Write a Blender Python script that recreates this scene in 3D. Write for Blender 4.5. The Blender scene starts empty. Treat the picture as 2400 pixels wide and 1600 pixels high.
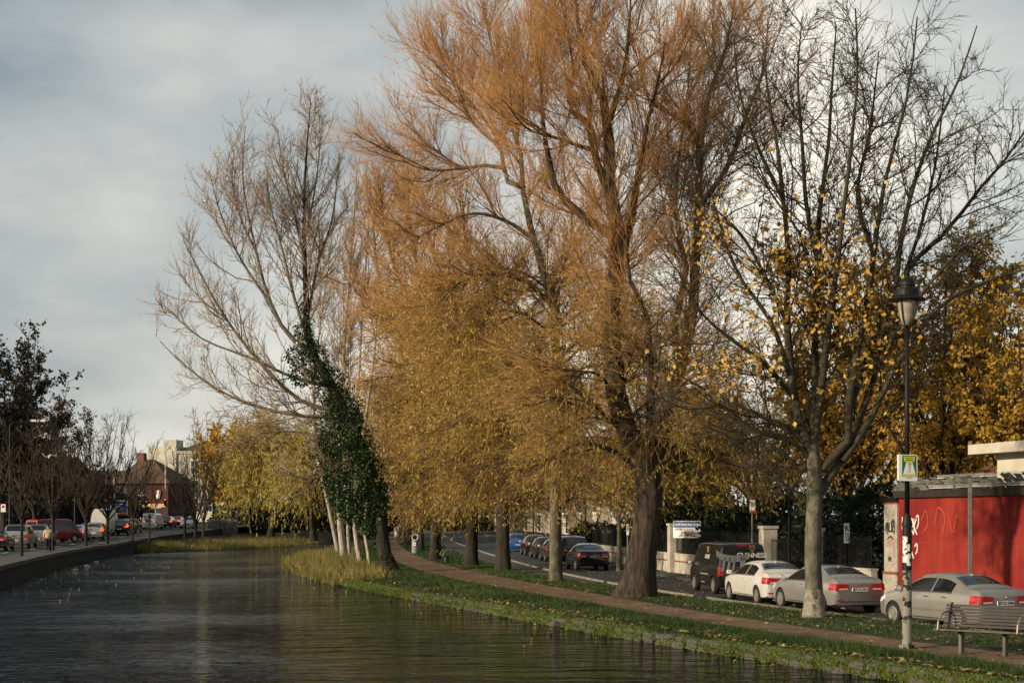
import bpy, bmesh, math
import numpy as np
from mathutils import Vector, Matrix
R = math.radians
scn = bpy.context.scene
COL = scn.collection

# ---------------------------------------------------------------- camera
F, CX, YH, HC = 3667.0, 1200.0, 1212.0, 3.25      # focal length in photo pixels, centre column, horizon row, eye height over the water
cam_d = bpy.data.cameras.new('camera'); cam = bpy.data.objects.new('camera', cam_d); COL.objects.link(cam)
cam_d.sensor_width = 36; cam_d.lens = 55; cam_d.shift_y = (YH - 800) / 2400
cam_d.clip_start = 0.1; cam_d.clip_end = 6000
cam.location = (0, 0, HC); cam.rotation_euler = (R(90), 0, 0)
scn.camera = cam
scn.render.resolution_x, scn.render.resolution_y = 1024, 682
scn.view_settings.view_transform = 'Standard'; scn.view_settings.look = 'None'
scn.view_settings.gamma = 1; scn.view_settings.exposure = 0.25
scn.view_settings.use_curve_mapping = False

# ---------------------------------------------------------------- light
SUN_AZ, SUN_EL = 240.0, 17.0          # compass degrees clockwise from +Y (the view direction); elevation
to_sun = Vector((math.sin(R(SUN_AZ)) * math.cos(R(SUN_EL)), math.cos(R(SUN_AZ)) * math.cos(R(SUN_EL)), math.sin(R(SUN_EL))))
sd = bpy.data.lights.new('sun', 'SUN'); sun = bpy.data.objects.new('sun', sd); COL.objects.link(sun)
sd.energy = 4.8; sd.angle = R(1.6); sd.color = (1.0, 0.82, 0.58)
sun.rotation_euler = (-to_sun).to_track_quat('-Z', 'Y').to_euler()
sun.location = (-60, -40, 60)

w = bpy.data.worlds.new('World'); scn.world = w; w.use_nodes = True
nt = w.node_tree; nt.nodes.clear()
def wn(t): return nt.nodes.new(t)
out = wn('ShaderNodeOutputWorld'); bg = wn('ShaderNodeBackground'); bg.inputs['Strength'].default_value = 0.1
sky = wn('ShaderNodeTexSky'); sky.sky_type = 'NISHITA'; sky.sun_disc = False
sky.sun_elevation = R(SUN_EL); sky.sun_rotation = R(SUN_AZ); sky.air_density = 1.3; sky.dust_density = 2.5
tc = wn('ShaderNodeTexCoord')
mp = wn('ShaderNodeMapping'); mp.inputs['Scale'].default_value = (2.2, 1.0, 5.0); mp.inputs['Location'].default_value = (4.58, 0.2, 0.12)
n1 = wn('ShaderNodeTexNoise'); n1.inputs['Scale'].default_value = 1.35; n1.inputs['Detail'].default_value = 5; n1.inputs['Roughness'].default_value = 0.47
mp2 = wn('ShaderNodeMapping'); mp2.inputs['Scale'].default_value = (1.6, 1.0, 1.1); mp2.inputs['Location'].default_value = (7.24, 4.0, 0.55)
n2 = wn('ShaderNodeTexNoise'); n2.inputs['Scale'].default_value = 1.0; n2.inputs['Detail'].default_value = 1.5
nt.links.new(tc.outputs['Generated'], mp.inputs['Vector']); nt.links.new(mp.outputs['Vector'], n1.inputs['Vector'])
nt.links.new(tc.outputs['Generated'], mp2.inputs['Vector']); nt.links.new(mp2.outputs['Vector'], n2.inputs['Vector'])
cr = wn('ShaderNodeValToRGB'); cr.color_ramp.elements[0].position = 0.41; cr.color_ramp.elements[1].position = 0.62
cr.color_ramp.elements[0].color = (1.9, 2.5, 2.9, 1); cr.color_ramp.elements[1].color = (10.2, 9.6, 8.2, 1)
e_ = cr.color_ramp.elements.new(0.525); e_.color = (6.3, 6.3, 5.9, 1)
add = wn('ShaderNodeMath'); add.operation = 'MULTIPLY_ADD'; add.inputs[1].default_value = 0.5
sc = wn('ShaderNodeMath'); sc.operation = 'MULTIPLY'; sc.inputs[1].default_value = 0.55
nt.links.new(n2.outputs['Fac'], sc.inputs[0]); nt.links.new(n1.outputs['Fac'], add.inputs[0]); nt.links.new(sc.outputs[0], add.inputs[2])
# brighter towards the horizon; unseen sky overhead is darkened to dim water reflections and ambient
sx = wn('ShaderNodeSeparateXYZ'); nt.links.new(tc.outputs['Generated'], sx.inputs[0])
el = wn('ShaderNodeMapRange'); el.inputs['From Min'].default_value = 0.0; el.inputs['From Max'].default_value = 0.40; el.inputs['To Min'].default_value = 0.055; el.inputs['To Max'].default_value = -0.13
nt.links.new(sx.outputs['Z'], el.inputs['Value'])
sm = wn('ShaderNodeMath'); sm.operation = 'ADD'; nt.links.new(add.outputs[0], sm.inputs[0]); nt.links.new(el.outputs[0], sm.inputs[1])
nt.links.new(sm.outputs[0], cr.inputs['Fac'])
mixs = wn('ShaderNodeMix'); mixs.data_type = 'RGBA'; mixs.inputs['Factor'].default_value = 0.88
nt.links.new(sky.outputs['Color'], mixs.inputs[6]); nt.links.new(cr.outputs['Color'], mixs.inputs[7])
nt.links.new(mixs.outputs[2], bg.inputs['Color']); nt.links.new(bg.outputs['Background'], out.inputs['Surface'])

# ---------------------------------------------------------------- pixel helpers: a pixel is a direction, the ground or a known distance gives the depth
def P(px, py, Y): return np.array(((px - CX) * Y / F, Y, HC - (py - YH) * Y / F))
def G(px, py, z):
    Y = F * (HC - z) / (py - YH)
    return np.array(((px - CX) * Y / F, Y, z))

# ---------------------------------------------------------------- materials
MATS = {}
def node_mat(name):
    m = bpy.data.materials.new(name); m.use_nodes = True
    b = m.node_tree.nodes['Principled BSDF']; MATS[name] = m
    return m, m.node_tree, b
def lk(t, a, b): t.links.new(a, b)
def mat(name, col, rough=0.8, metal=0.0, col2=None, scale=4.0, detail=4, bump=0.0, bscale=None, stretch=(1, 1, 1), lo=0.35, hi=0.65, spec=0.4, coat=0.0, obj_coord=True, transl=0.0, emit=None):
    m, t, b = node_mat(name); N = t.nodes
    b.inputs['Roughness'].default_value = rough; b.inputs['Metallic'].default_value = metal
    b.inputs['Specular IOR Level'].default_value = spec; b.inputs['Coat Weight'].default_value = coat
    if coat: b.inputs['Coat Roughness'].default_value = 0.04
    b.inputs['Base Color'].default_value = (*col, 1)
    if emit:
        b.inputs['Emission Color'].default_value = (*emit[:3], 1); b.inputs['Emission Strength'].default_value = emit[3]
    if col2 is not None or bump:
        tcn = N.new('ShaderNodeTexCoord'); mpn = N.new('ShaderNodeMapping'); mpn.inputs['Scale'].default_value = stretch
        lk(t, tcn.outputs['Object' if obj_coord else 'Generated'], mpn.inputs['Vector'])
        nz = N.new('ShaderNodeTexNoise'); nz.inputs['Scale'].default_value = scale; nz.inputs['Detail'].default_value = detail; nz.inputs['Roughness'].default_value = 0.6
        lk(t, mpn.outputs['Vector'], nz.inputs['Vector'])
        if col2 is not None:
            r = N.new('ShaderNodeValToRGB'); r.color_ramp.elements[0].position = lo; r.color_ramp.elements[1].position = hi
            r.color_ramp.elements[0].color = (*col, 1); r.color_ramp.elements[1].color = (*col2, 1)
            lk(t, nz.outputs['Fac'], r.inputs['Fac']); lk(t, r.outputs['Color'], b.inputs['Base Color'])
        if bump:
            nb = nz
            if bscale:
                nb = N.new('ShaderNodeTexNoise'); nb.inputs['Scale'].default_value = bscale; nb.inputs['Detail'].default_value = 5
                lk(t, mpn.outputs['Vector'], nb.inputs['Vector'])
            bp = N.new('ShaderNodeBump'); bp.inputs['Strength'].default_value = bump; bp.inputs['Distance'].default_value = 0.05
            lk(t, nb.outputs['Fac'], bp.inputs['Height']); lk(t, bp.outputs['Normal'], b.inputs['Normal'])
    if transl:
        o = N['Material Output']; tr = N.new('ShaderNodeBsdfTranslucent'); mx = N.new('ShaderNodeMixShader'); mx.inputs[0].default_value = transl
        src = b.inputs['Base Color'].links
        if src: lk(t, src[0].from_socket, tr.inputs['Color'])
        else: tr.inputs['Color'].default_value = (*col, 1)
        lk(t, b.outputs[0], mx.inputs[1]); lk(t, tr.outputs[0], mx.inputs[2]); lk(t, mx.outputs[0], o.inputs['Surface'])
    return m
def leafmat(name, cols, rough=0.55, transl=0.35, clump=0.0):
    """colour differs leaf by leaf: random value per mesh island, over a ramp"""
    m, t, b = node_mat(name); N = t.nodes; b.inputs['Roughness'].default_value = rough; b.inputs['Specular IOR Level'].default_value = 0.3
    g = N.new('ShaderNodeNewGeometry'); r = N.new('ShaderNodeValToRGB'); e = r.color_ramp.elements
    while len(e) < len(cols): e.new(0.5)
    for i, c in enumerate(cols): e[i].position = i / (len(cols) - 1); e[i].color = (*c, 1)
    fac = g.outputs['Random Per Island']
    if clump:
        tcn = N.new('ShaderNodeTexCoord'); nz = N.new('ShaderNodeTexNoise'); nz.inputs['Scale'].default_value = clump; nz.inputs['Detail'].default_value = 2
        lk(t, tcn.outputs['Object'], nz.inputs['Vector'])
        mm = N.new('ShaderNodeMath'); mm.operation = 'MULTIPLY_ADD'; mm.inputs[1].default_value = 0.5
        m2 = N.new('ShaderNodeMapRange'); m2.inputs['From Min'].default_value = 0.3; m2.inputs['From Max'].default_value = 0.7; m2.inputs['To Max'].default_value = 0.5
        lk(t, fac, mm.inputs[0]); lk(t, nz.outputs['Fac'], m2.inputs['Value']); lk(t, m2.outputs[0], mm.inputs[2]); fac = mm.outputs[0]
    lk(t, fac, r.inputs['Fac']); lk(t, r.outputs['Color'], b.inputs['Base Color'])
    tr = N.new('ShaderNodeBsdfTranslucent'); mx = N.new('ShaderNodeMixShader'); mx.inputs[0].default_value = transl
    lk(t, r.outputs['Color'], tr.inputs['Color']); lk(t, b.outputs[0], mx.inputs[1]); lk(t, tr.outputs[0], mx.inputs[2])
    lk(t, mx.outputs[0], N['Material Output'].inputs['Surface'])
    return m

mat('grass_soil', (0.011, 0.018, 0.005), 0.95, col2=(0.036, 0.026, 0.014), scale=1.3, detail=8, bump=0.6, bscale=9, lo=0.42, hi=0.72)
mat('path_dirt', (0.100, 0.065, 0.039), 0.95, col2=(0.20, 0.130, 0.080), scale=1.1, detail=9, bump=0.35, bscale=14, spec=0.2)
mat('asphalt', (0.026, 0.027, 0.029), 0.85, col2=(0.055, 0.054, 0.054), scale=0.9, detail=9, bump=0.25, bscale=30, spec=0.25)
mat('track_asphalt', (0.055, 0.053, 0.051), 0.9, col2=(0.095, 0.09, 0.086), scale=0.8, detail=9, bump=0.2, bscale=30, spec=0.2)
mat('footway', (0.07, 0.068, 0.064), 0.9, col2=(0.12, 0.115, 0.105), scale=0.7, detail=8, bump=0.2, bscale=12, spec=0.2)
mat('footway_dark', (0.045, 0.045, 0.045), 0.9, col2=(0.085, 0.08, 0.075), scale=0.7, detail=8, bump=0.2, bscale=12, spec=0.2)
mat('kerb_stone', (0.15, 0.135, 0.115), 0.85, col2=(0.25, 0.225, 0.19), scale=3, detail=8, bump=0.2, spec=0.25)
mat('paint_white', (0.55, 0.55, 0.52), 0.8, col2=(0.75, 0.75, 0.72), scale=5, detail=8)
mat('paint_yellow', (0.55, 0.40, 0.10), 0.8, col2=(0.65, 0.5, 0.16), scale=5, detail=8)
mat('red_lane', (0.14, 0.055, 0.04), 0.9, col2=(0.18, 0.075, 0.055), scale=2)
mat('quay_stone', (0.045, 0.042, 0.036), 0.9, col2=(0.11, 0.10, 0.085), scale=3, detail=9, bump=0.7, bscale=7)
mat('wall_shaded_stone', (0.007, 0.008, 0.006), 0.95, col2=(0.020, 0.020, 0.016), scale=2.5, detail=9, bump=0.6, bscale=5)  # near black: the shade on the canal wall is put into the stone colour
mat('bark_willow', (0.016, 0.012, 0.009), 0.95, col2=(0.065, 0.046, 0.032), scale=7, detail=8, bump=1.0, stretch=(1, 1, 0.16), lo=0.4, hi=0.66)
mat('bark_grey', (0.045, 0.043, 0.028), 0.9, col2=(0.135, 0.125, 0.09), scale=3.5, detail=9, bump=0.35, bscale=12, stretch=(1, 1, 0.6), lo=0.4, hi=0.62)
mat('bark_pale', (0.24, 0.205, 0.165), 0.9, col2=(0.38, 0.335, 0.28), scale=4, detail=8, bump=0.4, bscale=9, stretch=(1, 1, 0.5))
mat('bark_limewash', (0.12, 0.11, 0.085), 0.9, col2=(0.27, 0.25, 0.21), scale=8, detail=8, bump=0.5)
mat('bark_dark', (0.013, 0.011, 0.009), 0.95, col2=(0.038, 0.031, 0.023), scale=6, detail=7, bump=0.7, stretch=(1, 1, 0.25))
mat('branch_dark', (0.022, 0.019, 0.012), 0.9, col2=(0.060, 0.052, 0.030), scale=3, detail=5)
mat('branch_willow', (0.085, 0.048, 0.024), 0.9, col2=(0.17, 0.098, 0.045), scale=2, detail=5)
mat('twig_orange', (0.26, 0.120, 0.033), 0.75, col2=(0.39, 0.205, 0.066), scale=0.9, detail=3)
mat('twig_gold', (0.14, 0.078, 0.026), 0.75, col2=(0.30, 0.185, 0.065), scale=1.2, detail=3)
mat('bark_limb', (0.075, 0.064, 0.042), 0.9, col2=(0.17, 0.145, 0.10), scale=4, detail=7, bump=.3)
mat('twig_grey', (0.19, 0.130, 0.082), 0.85, col2=(0.30, 0.22, 0.145), scale=1.2, detail=3)
mat('twig_dark', (0.018, 0.014, 0.009), 0.9, col2=(0.048, 0.036, 0.022), scale=1.2, detail=3)
leafmat('leaf_willow', [(0.15, 0.105, 0.018), (0.36, 0.245, 0.04), (0.54, 0.38, 0.085), (0.36, 0.29, 0.055), (0.74, 0.62, 0.32)], clump=0.35)
leafmat('leaf_willow_low', [(0.13, 0.12, 0.018), (0.25, 0.20, 0.035), (0.42, 0.29, 0.055), (0.46, 0.37, 0.12)], clump=0.4)
leafmat('leaf_yellow', [(0.42, 0.22, 0.035), (0.58, 0.34, 0.05), (0.66, 0.42, 0.09), (0.70, 0.50, 0.15)])
leafmat('leaf_gold', [(0.16, 0.12, 0.018), (0.38, 0.23, 0.03), (0.56, 0.34, 0.045), (0.68, 0.46, 0.10)], transl=.45, clump=0.5)
leafmat('leaf_bright_gold', [(0.30, 0.17, 0.02), (0.48, 0.28, 0.03), (0.60, 0.38, 0.06)], clump=0.5)
leafmat('leaf_weeping', [(0.28, 0.25, 0.05), (0.44, 0.37, 0.08), (0.56, 0.46, 0.13)], clump=0.6)
leafmat('leaf_ivy', [(0.010, 0.024, 0.008), (0.02, 0.045, 0.013), (0.035, 0.07, 0.018), (0.06, 0.10, 0.03)], rough=0.35, transl=0.12)
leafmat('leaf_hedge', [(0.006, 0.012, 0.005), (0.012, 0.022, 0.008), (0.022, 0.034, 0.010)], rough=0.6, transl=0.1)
leafmat('leaf_rust', [(0.035, 0.016, 0.007), (0.09, 0.038, 0.012), (0.16, 0.07, 0.018)], transl=0.2)
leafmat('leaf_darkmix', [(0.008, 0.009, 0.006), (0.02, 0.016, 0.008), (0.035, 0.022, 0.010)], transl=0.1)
leafmat('leaf_fallen', [(0.16, 0.085, 0.03), (0.30, 0.19, 0.05), (0.46, 0.34, 0.13), (0.10, 0.055, 0.025)], transl=0.0)
leafmat('grass_blade', [(0.012, 0.030, 0.006), (0.024, 0.052, 0.010), (0.05, 0.085, 0.016), (0.10, 0.125, 0.028)], rough=0.6, transl=0.3, clump=0.35)
leafmat('grass_moss', [(0.075, 0.11, 0.02), (0.13, 0.17, 0.035), (0.20, 0.235, 0.06)], rough=0.7, transl=0.25, clump=0.6)
leafmat('reed_blade', [(0.04, 0.075, 0.015), (0.10, 0.125, 0.028), (0.22, 0.18, 0.05), (0.34, 0.26, 0.09), (0.12, 0.135, 0.035)], rough=0.6, transl=0.3, clump=0.55)
mat('black_paint', (0.006, 0.006, 0.007), 0.5, col2=(0.012, 0.012, 0.012), scale=6, spec=0.2)
mat('black_matte', (0.010, 0.010, 0.010), 0.85)
mat('metal_grey', (0.13, 0.127, 0.118), 0.6, col2=(0.19, 0.185, 0.17), scale=5, metal=0.3)
mat('render_white', (0.32, 0.295, 0.25), 0.9, col2=(0.50, 0.46, 0.40), scale=1.6, detail=9, bump=0.2, bscale=18)
mat('render_rough', (0.30, 0.27, 0.225), 0.95, col2=(0.44, 0.40, 0.34), scale=5, detail=9, bump=0.8, bscale=30)
mat('render_cream', (0.45, 0.42, 0.35), 0.9, col2=(0.53, 0.50, 0.42), scale=0.6, detail=7)
mat('band_red', (0.17, 0.045, 0.03), 0.85, col2=(0.24, 0.07, 0.045), scale=3)
def streaky(name, c0, c1, c2):
    m, t, b = node_mat(name); N = t.nodes; b.inputs['Roughness'].default_value = .75; b.inputs['Specular IOR Level'].default_value = .2
    tcn = N.new('ShaderNodeTexCoord'); r = []
    for sc_, st, lo, hi in ((.5, (1, 1, 1), .35, .68), (2.2, (1, 1, .09), .42, .75), (11, (1, 1, 1), .55, .8)):
        mpn = N.new('ShaderNodeMapping'); mpn.inputs['Scale'].default_value = st; nz = N.new('ShaderNodeTexNoise'); nz.inputs['Scale'].default_value = sc_; nz.inputs['Detail'].default_value = 7
        mr = N.new('ShaderNodeMapRange'); mr.inputs['From Min'].default_value = lo; mr.inputs['From Max'].default_value = hi; lk(t, tcn.outputs['Object'], mpn.inputs['Vector']); lk(t, mpn.outputs['Vector'], nz.inputs['Vector']); lk(t, nz.outputs['Fac'], mr.inputs['Value']); r.append(mr)
    m1 = N.new('ShaderNodeMix'); m1.data_type = 'RGBA'; m1.inputs[6].default_value = (*c0, 1); m1.inputs[7].default_value = (*c1, 1); lk(t, r[0].outputs[0], m1.inputs[0])
    f = N.new('ShaderNodeMath'); f.operation = 'MULTIPLY'; f.inputs[1].default_value = .55; lk(t, r[1].outputs[0], f.inputs[0])
    m2 = N.new('ShaderNodeMix'); m2.data_type = 'RGBA'; m2.inputs[7].default_value = (*c2, 1); lk(t, f.outputs[0], m2.inputs[0]); lk(t, m1.outputs[2], m2.inputs[6])
    f2 = N.new('ShaderNodeMath'); f2.operation = 'MULTIPLY'; f2.inputs[1].default_value = .35; lk(t, r[2].outputs[0], f2.inputs[0])
    m3 = N.new('ShaderNodeMix'); m3.data_type = 'RGBA'; m3.inputs[7].default_value = (.30, .10, .075, 1); lk(t, f2.outputs[0], m3.inputs[0]); lk(t, m2.outputs[2], m3.inputs[6]); lk(t, m3.outputs[2], b.inputs['Base Color'])
    bp = N.new('ShaderNodeBump'); bp.inputs['Strength'].default_value = .15; bp.inputs['Distance'].default_value = .03; lk(t, r[2].outputs[0], bp.inputs['Height']); lk(t, bp.outputs['Normal'], b.inputs['Normal'])
streaky('red_wall', (0.19, 0.011, 0.013), (0.28, 0.034, 0.022), (0.085, 0.008, 0.010))
mat('slate', (0.14, 0.145, 0.135), 0.8, col2=(0.26, 0.265, 0.245), scale=3.5, detail=8, bump=0.3)
mat('brick_buff', (0.115, 0.072, 0.038), 0.9, col2=(0.18, 0.115, 0.064), scale=4, detail=9, bump=0.2)
mat('brick_red', (0.12, 0.05, 0.035), 0.9, col2=(0.18, 0.08, 0.055), scale=4, detail=9)
mat('pub_red', (0.045, 0.008, 0.010), 0.8, col2=(0.065, 0.013, 0.013), scale=1)
mat('roof_brown', (0.055, 0.034, 0.022), 0.9, col2=(0.10, 0.062, 0.04), scale=1.4, detail=8, bump=0.3)
mat('roof_moss', (0.045, 0.055, 0.025), 0.95, col2=(0.09, 0.095, 0.05), scale=1.5, detail=8)
mat('window_dark', (0.012, 0.014, 0.016), 0.12, spec=0.6)
mat('frame_white', (0.62, 0.60, 0.55), 0.6)
mat('concrete', (0.38, 0.36, 0.31), 0.9, col2=(0.50, 0.47, 0.41), scale=2.5, detail=9, bump=0.3)
mat('wood_grey', (0.075, 0.068, 0.058), 0.85, col2=(0.135, 0.122, 0.105), scale=5, detail=8, stretch=(1, 1, 0.15))
mat('wood_bench', (0.014, 0.012, 0.010), 0.6, col2=(0.034, 0.029, 0.024), scale=6, detail=7, spec=0.4)
mat('wood_seat', (0.055, 0.048, 0.039), 0.7, col2=(0.10, 0.088, 0.07), scale=6, detail=7)
mat('steel_arm', (0.22, 0.185, 0.145), 0.5, metal=0.3)
mat('flaking', (0.20, 0.19, 0.165), 0.85, col2=(0.014, 0.014, 0.014), scale=3.6, detail=9, lo=0.535, hi=0.56, bump=0.2)
mat('sticker_white', (0.62, 0.62, 0.60), 0.7, col2=(0.05, 0.05, 0.05), scale=9, detail=4, lo=0.55, hi=0.58)
mat('lamp_glass', (0.22, 0.19, 0.15), 0.15, col2=(0.36, 0.31, 0.25), scale=5, spec=0.6)
mat('sign_white', (0.72, 0.72, 0.70), 0.5); mat('sign_green', (0.012, 0.13, 0.055), 0.5); mat('sign_yellow', (0.55, 0.52, 0.06), 0.5)
mat('sign_blue', (0.015, 0.06, 0.20), 0.5); mat('sign_black', (0.012, 0.012, 0.014), 0.6); mat('sign_red', (0.45, 0.03, 0.025), 0.5)
mat('skin_print', (0.55, 0.38, 0.28), 0.6); mat('grey_print', (0.20, 0.21, 0.23), 0.5); mat('gold_print', (0.48, 0.30, 0.08), 0.5)
mat('graffiti_white', (0.75, 0.70, 0.68), 0.7); mat('graffiti_black', (0.015, 0.013, 0.015), 0.8); mat('graffiti_pink', (0.32, 0.10, 0.16), 0.8); mat('graffiti_orange', (0.40, 0.085, 0.045), 0.8)
def paint(name, c, rough=0.28, metal=0.0, coat=0.6):
    return mat(name, c, rough, metal=metal, col2=tuple(x * 0.86 for x in c), scale=1.5, detail=6, coat=coat)
paint('car_white', (0.56, 0.555, 0.53)); paint('car_silver', (0.36, 0.355, 0.34), 0.30, 0.5); paint('car_champagne', (0.29, 0.285, 0.25), 0.32, 0.4)
paint('car_black', (0.010, 0.010, 0.012), 0.2); paint('car_darkgrey', (0.035, 0.038, 0.042), 0.25); paint('car_blue', (0.015, 0.085, 0.30), 0.25)
paint('car_red', (0.24, 0.012, 0.018), 0.3); paint('car_grey', (0.20, 0.20, 0.19), 0.3, 0.3)
mat('van_tint', (0.008, 0.009, 0.011), 0.25, spec=0.4); mat('car_glass', (0.010, 0.012, 0.013), 0.04, spec=0.7); mat('tyre', (0.012, 0.012, 0.012), 0.85); mat('rim', (0.42, 0.41, 0.39), 0.3, metal=0.7)
mat('rear_light', (0.38, 0.008, 0.010), 0.15, spec=0.6, coat=0.6); mat('brake_lit', (0.5, 0.02, 0.01), 0.3, emit=(1, 0.10, 0.04, 1.6)); mat('lens_clear', (0.55, 0.54, 0.50), 0.15, coat=0.5)
mat('head_light', (0.7, 0.7, 0.68), 0.1, coat=0.6); mat('plastic_dark', (0.022, 0.022, 0.023), 0.6); mat('chrome', (0.6, 0.6, 0.58), 0.15, metal=0.9)
mat('plate_white', (0.62, 0.62, 0.60), 0.5); mat('plate_blue', (0.02, 0.09, 0.38), 0.5)
mat('cloth_cream', (0.42, 0.34, 0.23), 0.95, col2=(0.48, 0.40, 0.28), scale=6, bump=0.4); mat('cloth_dark', (0.012, 0.013, 0.016), 0.95); mat('skin', (0.42, 0.24, 0.17), 0.6)
mat('shoe', (0.05, 0.035, 0.028), 0.6); mat('bird_white', (0.60, 0.57, 0.52), 0.8); mat('bin_grey', (0.16, 0.18, 0.18), 0.55, col2=(0.22, 0.24, 0.235), scale=3); mat('bin_ring', (0.40, 0.41, 0.40), 0.4, metal=0.3)
mat('litter_white', (0.6, 0.58, 0.5), 0.6); mat('litter_red', (0.4, 0.05, 0.06), 0.6); mat('litter_green', (0.05, 0.35, 0.25), 0.5)
mat('terracotta', (0.30, 0.10, 0.055), 0.85)

# canal water: dark body colour, sharp reflections broken by wind ripples of several sizes
wm, t, b = node_mat('water'); N = t.nodes
b.inputs['Base Color'].default_value = (0.004, 0.006, 0.005, 1); b.inputs['Roughness'].default_value = 0.04; b.inputs['IOR'].default_value = 1.25; b.inputs['Specular IOR Level'].default_value = 0.30
g = N.new('ShaderNodeNewGeometry'); prev = None
patch = N.new('ShaderNodeTexNoise'); patch.inputs['Scale'].default_value = 0.09; patch.inputs['Detail'].default_value = 3
lk(t, g.outputs['Position'], patch.inputs['Vector'])
pr = N.new('ShaderNodeMapRange'); pr.inputs['From Min'].default_value = 0.38; pr.inputs['From Max'].default_value = 0.62; pr.inputs['To Min'].default_value = 0.22; pr.inputs['To Max'].default_value = 1.0
lk(t, patch.outputs['Fac'], pr.inputs['Value'])
for sc_, dist, st in ((0.6, 1.7, (0.5, 1.2, 1)), (1.7, 1.0, (0.55, 1.15, 1)), (5.0, 0.30, (0.6, 1.1, 1))):
    mpn = N.new('ShaderNodeMapping'); mpn.inputs['Scale'].default_value = st; mpn.inputs['Rotation'].default_value = (0, 0, R(12))
    nz = N.new('ShaderNodeTexNoise'); nz.inputs['Scale'].default_value = sc_; nz.inputs['Detail'].default_value = 3
    lk(t, g.outputs['Position'], mpn.inputs['Vector']); lk(t, mpn.outputs['Vector'], nz.inputs['Vector'])
    bp = N.new('ShaderNodeBump'); bp.inputs['Distance'].default_value = dist
    lk(t, pr.outputs[0], bp.inputs['Strength']); lk(t, nz.outputs['Fac'], bp.inputs['Height'])
    if prev: lk(t, prev.outputs['Normal'], bp.inputs['Normal'])
    prev = bp
lk(t, prev.outputs['Normal'], b.inputs['Normal'])

# ---------------------------------------------------------------- object helpers
def tag(o, label=None, cat=None, group=None, kind=None):
    if label: o['label'] = label
    if cat: o['category'] = cat
    if group: o['group'] = group
    if kind: o['kind'] = kind
    return o
def link(name, me, parent=None):
    o = bpy.data.objects.new(name, me); COL.objects.link(o)
    if parent is not None: o.parent = parent
    return o
def empty(name, loc, rz=0.0):
    o = bpy.data.objects.new(name, None); COL.objects.link(o); o.location = loc; o.rotation_euler = (0, 0, rz); o.empty_display_size = 0.2
    return o
def thing(name, label, cat, loc, rz=0.0, group=None): return tag(empty(name, loc, rz), label, cat, group)
def fmesh(name, v, faces, mats, smooth=False, midx=None):
    """fast mesh from numpy arrays; faces: list of (M,k) int arrays"""
    me = bpy.data.meshes.new(name); v = np.asarray(v, dtype=np.float32).reshape(-1, 3)
    me.vertices.add(len(v)); me.vertices.foreach_set('co', v.ravel())
    faces = [np.asarray(f, dtype=np.int32) for f in faces if len(f)]
    loops = np.concatenate([f.ravel() for f in faces]); tot = np.concatenate([np.full(len(f), f.shape[1], np.int32) for f in faces])
    me.loops.add(len(loops)); me.loops.foreach_set('vertex_index', loops)
    me.polygons.add(len(tot)); st = np.zeros(len(tot), np.int32); st[1:] = np.cumsum(tot)[:-1]
    me.polygons.foreach_set('loop_start', st)
    try: me.polygons.foreach_set('loop_total', tot)
    except Exception: pass
    if smooth: me.polygons.foreach_set('use_smooth', np.ones(len(tot), bool))
    if midx is not None: me.polygons.foreach_set('material_index', np.asarray(midx, np.int32))
    for m in (mats if isinstance(mats, (list, tuple)) else [mats]): me.materials.append(MATS[m])
    me.update(calc_edges=True); me.validate()
    return me
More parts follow.
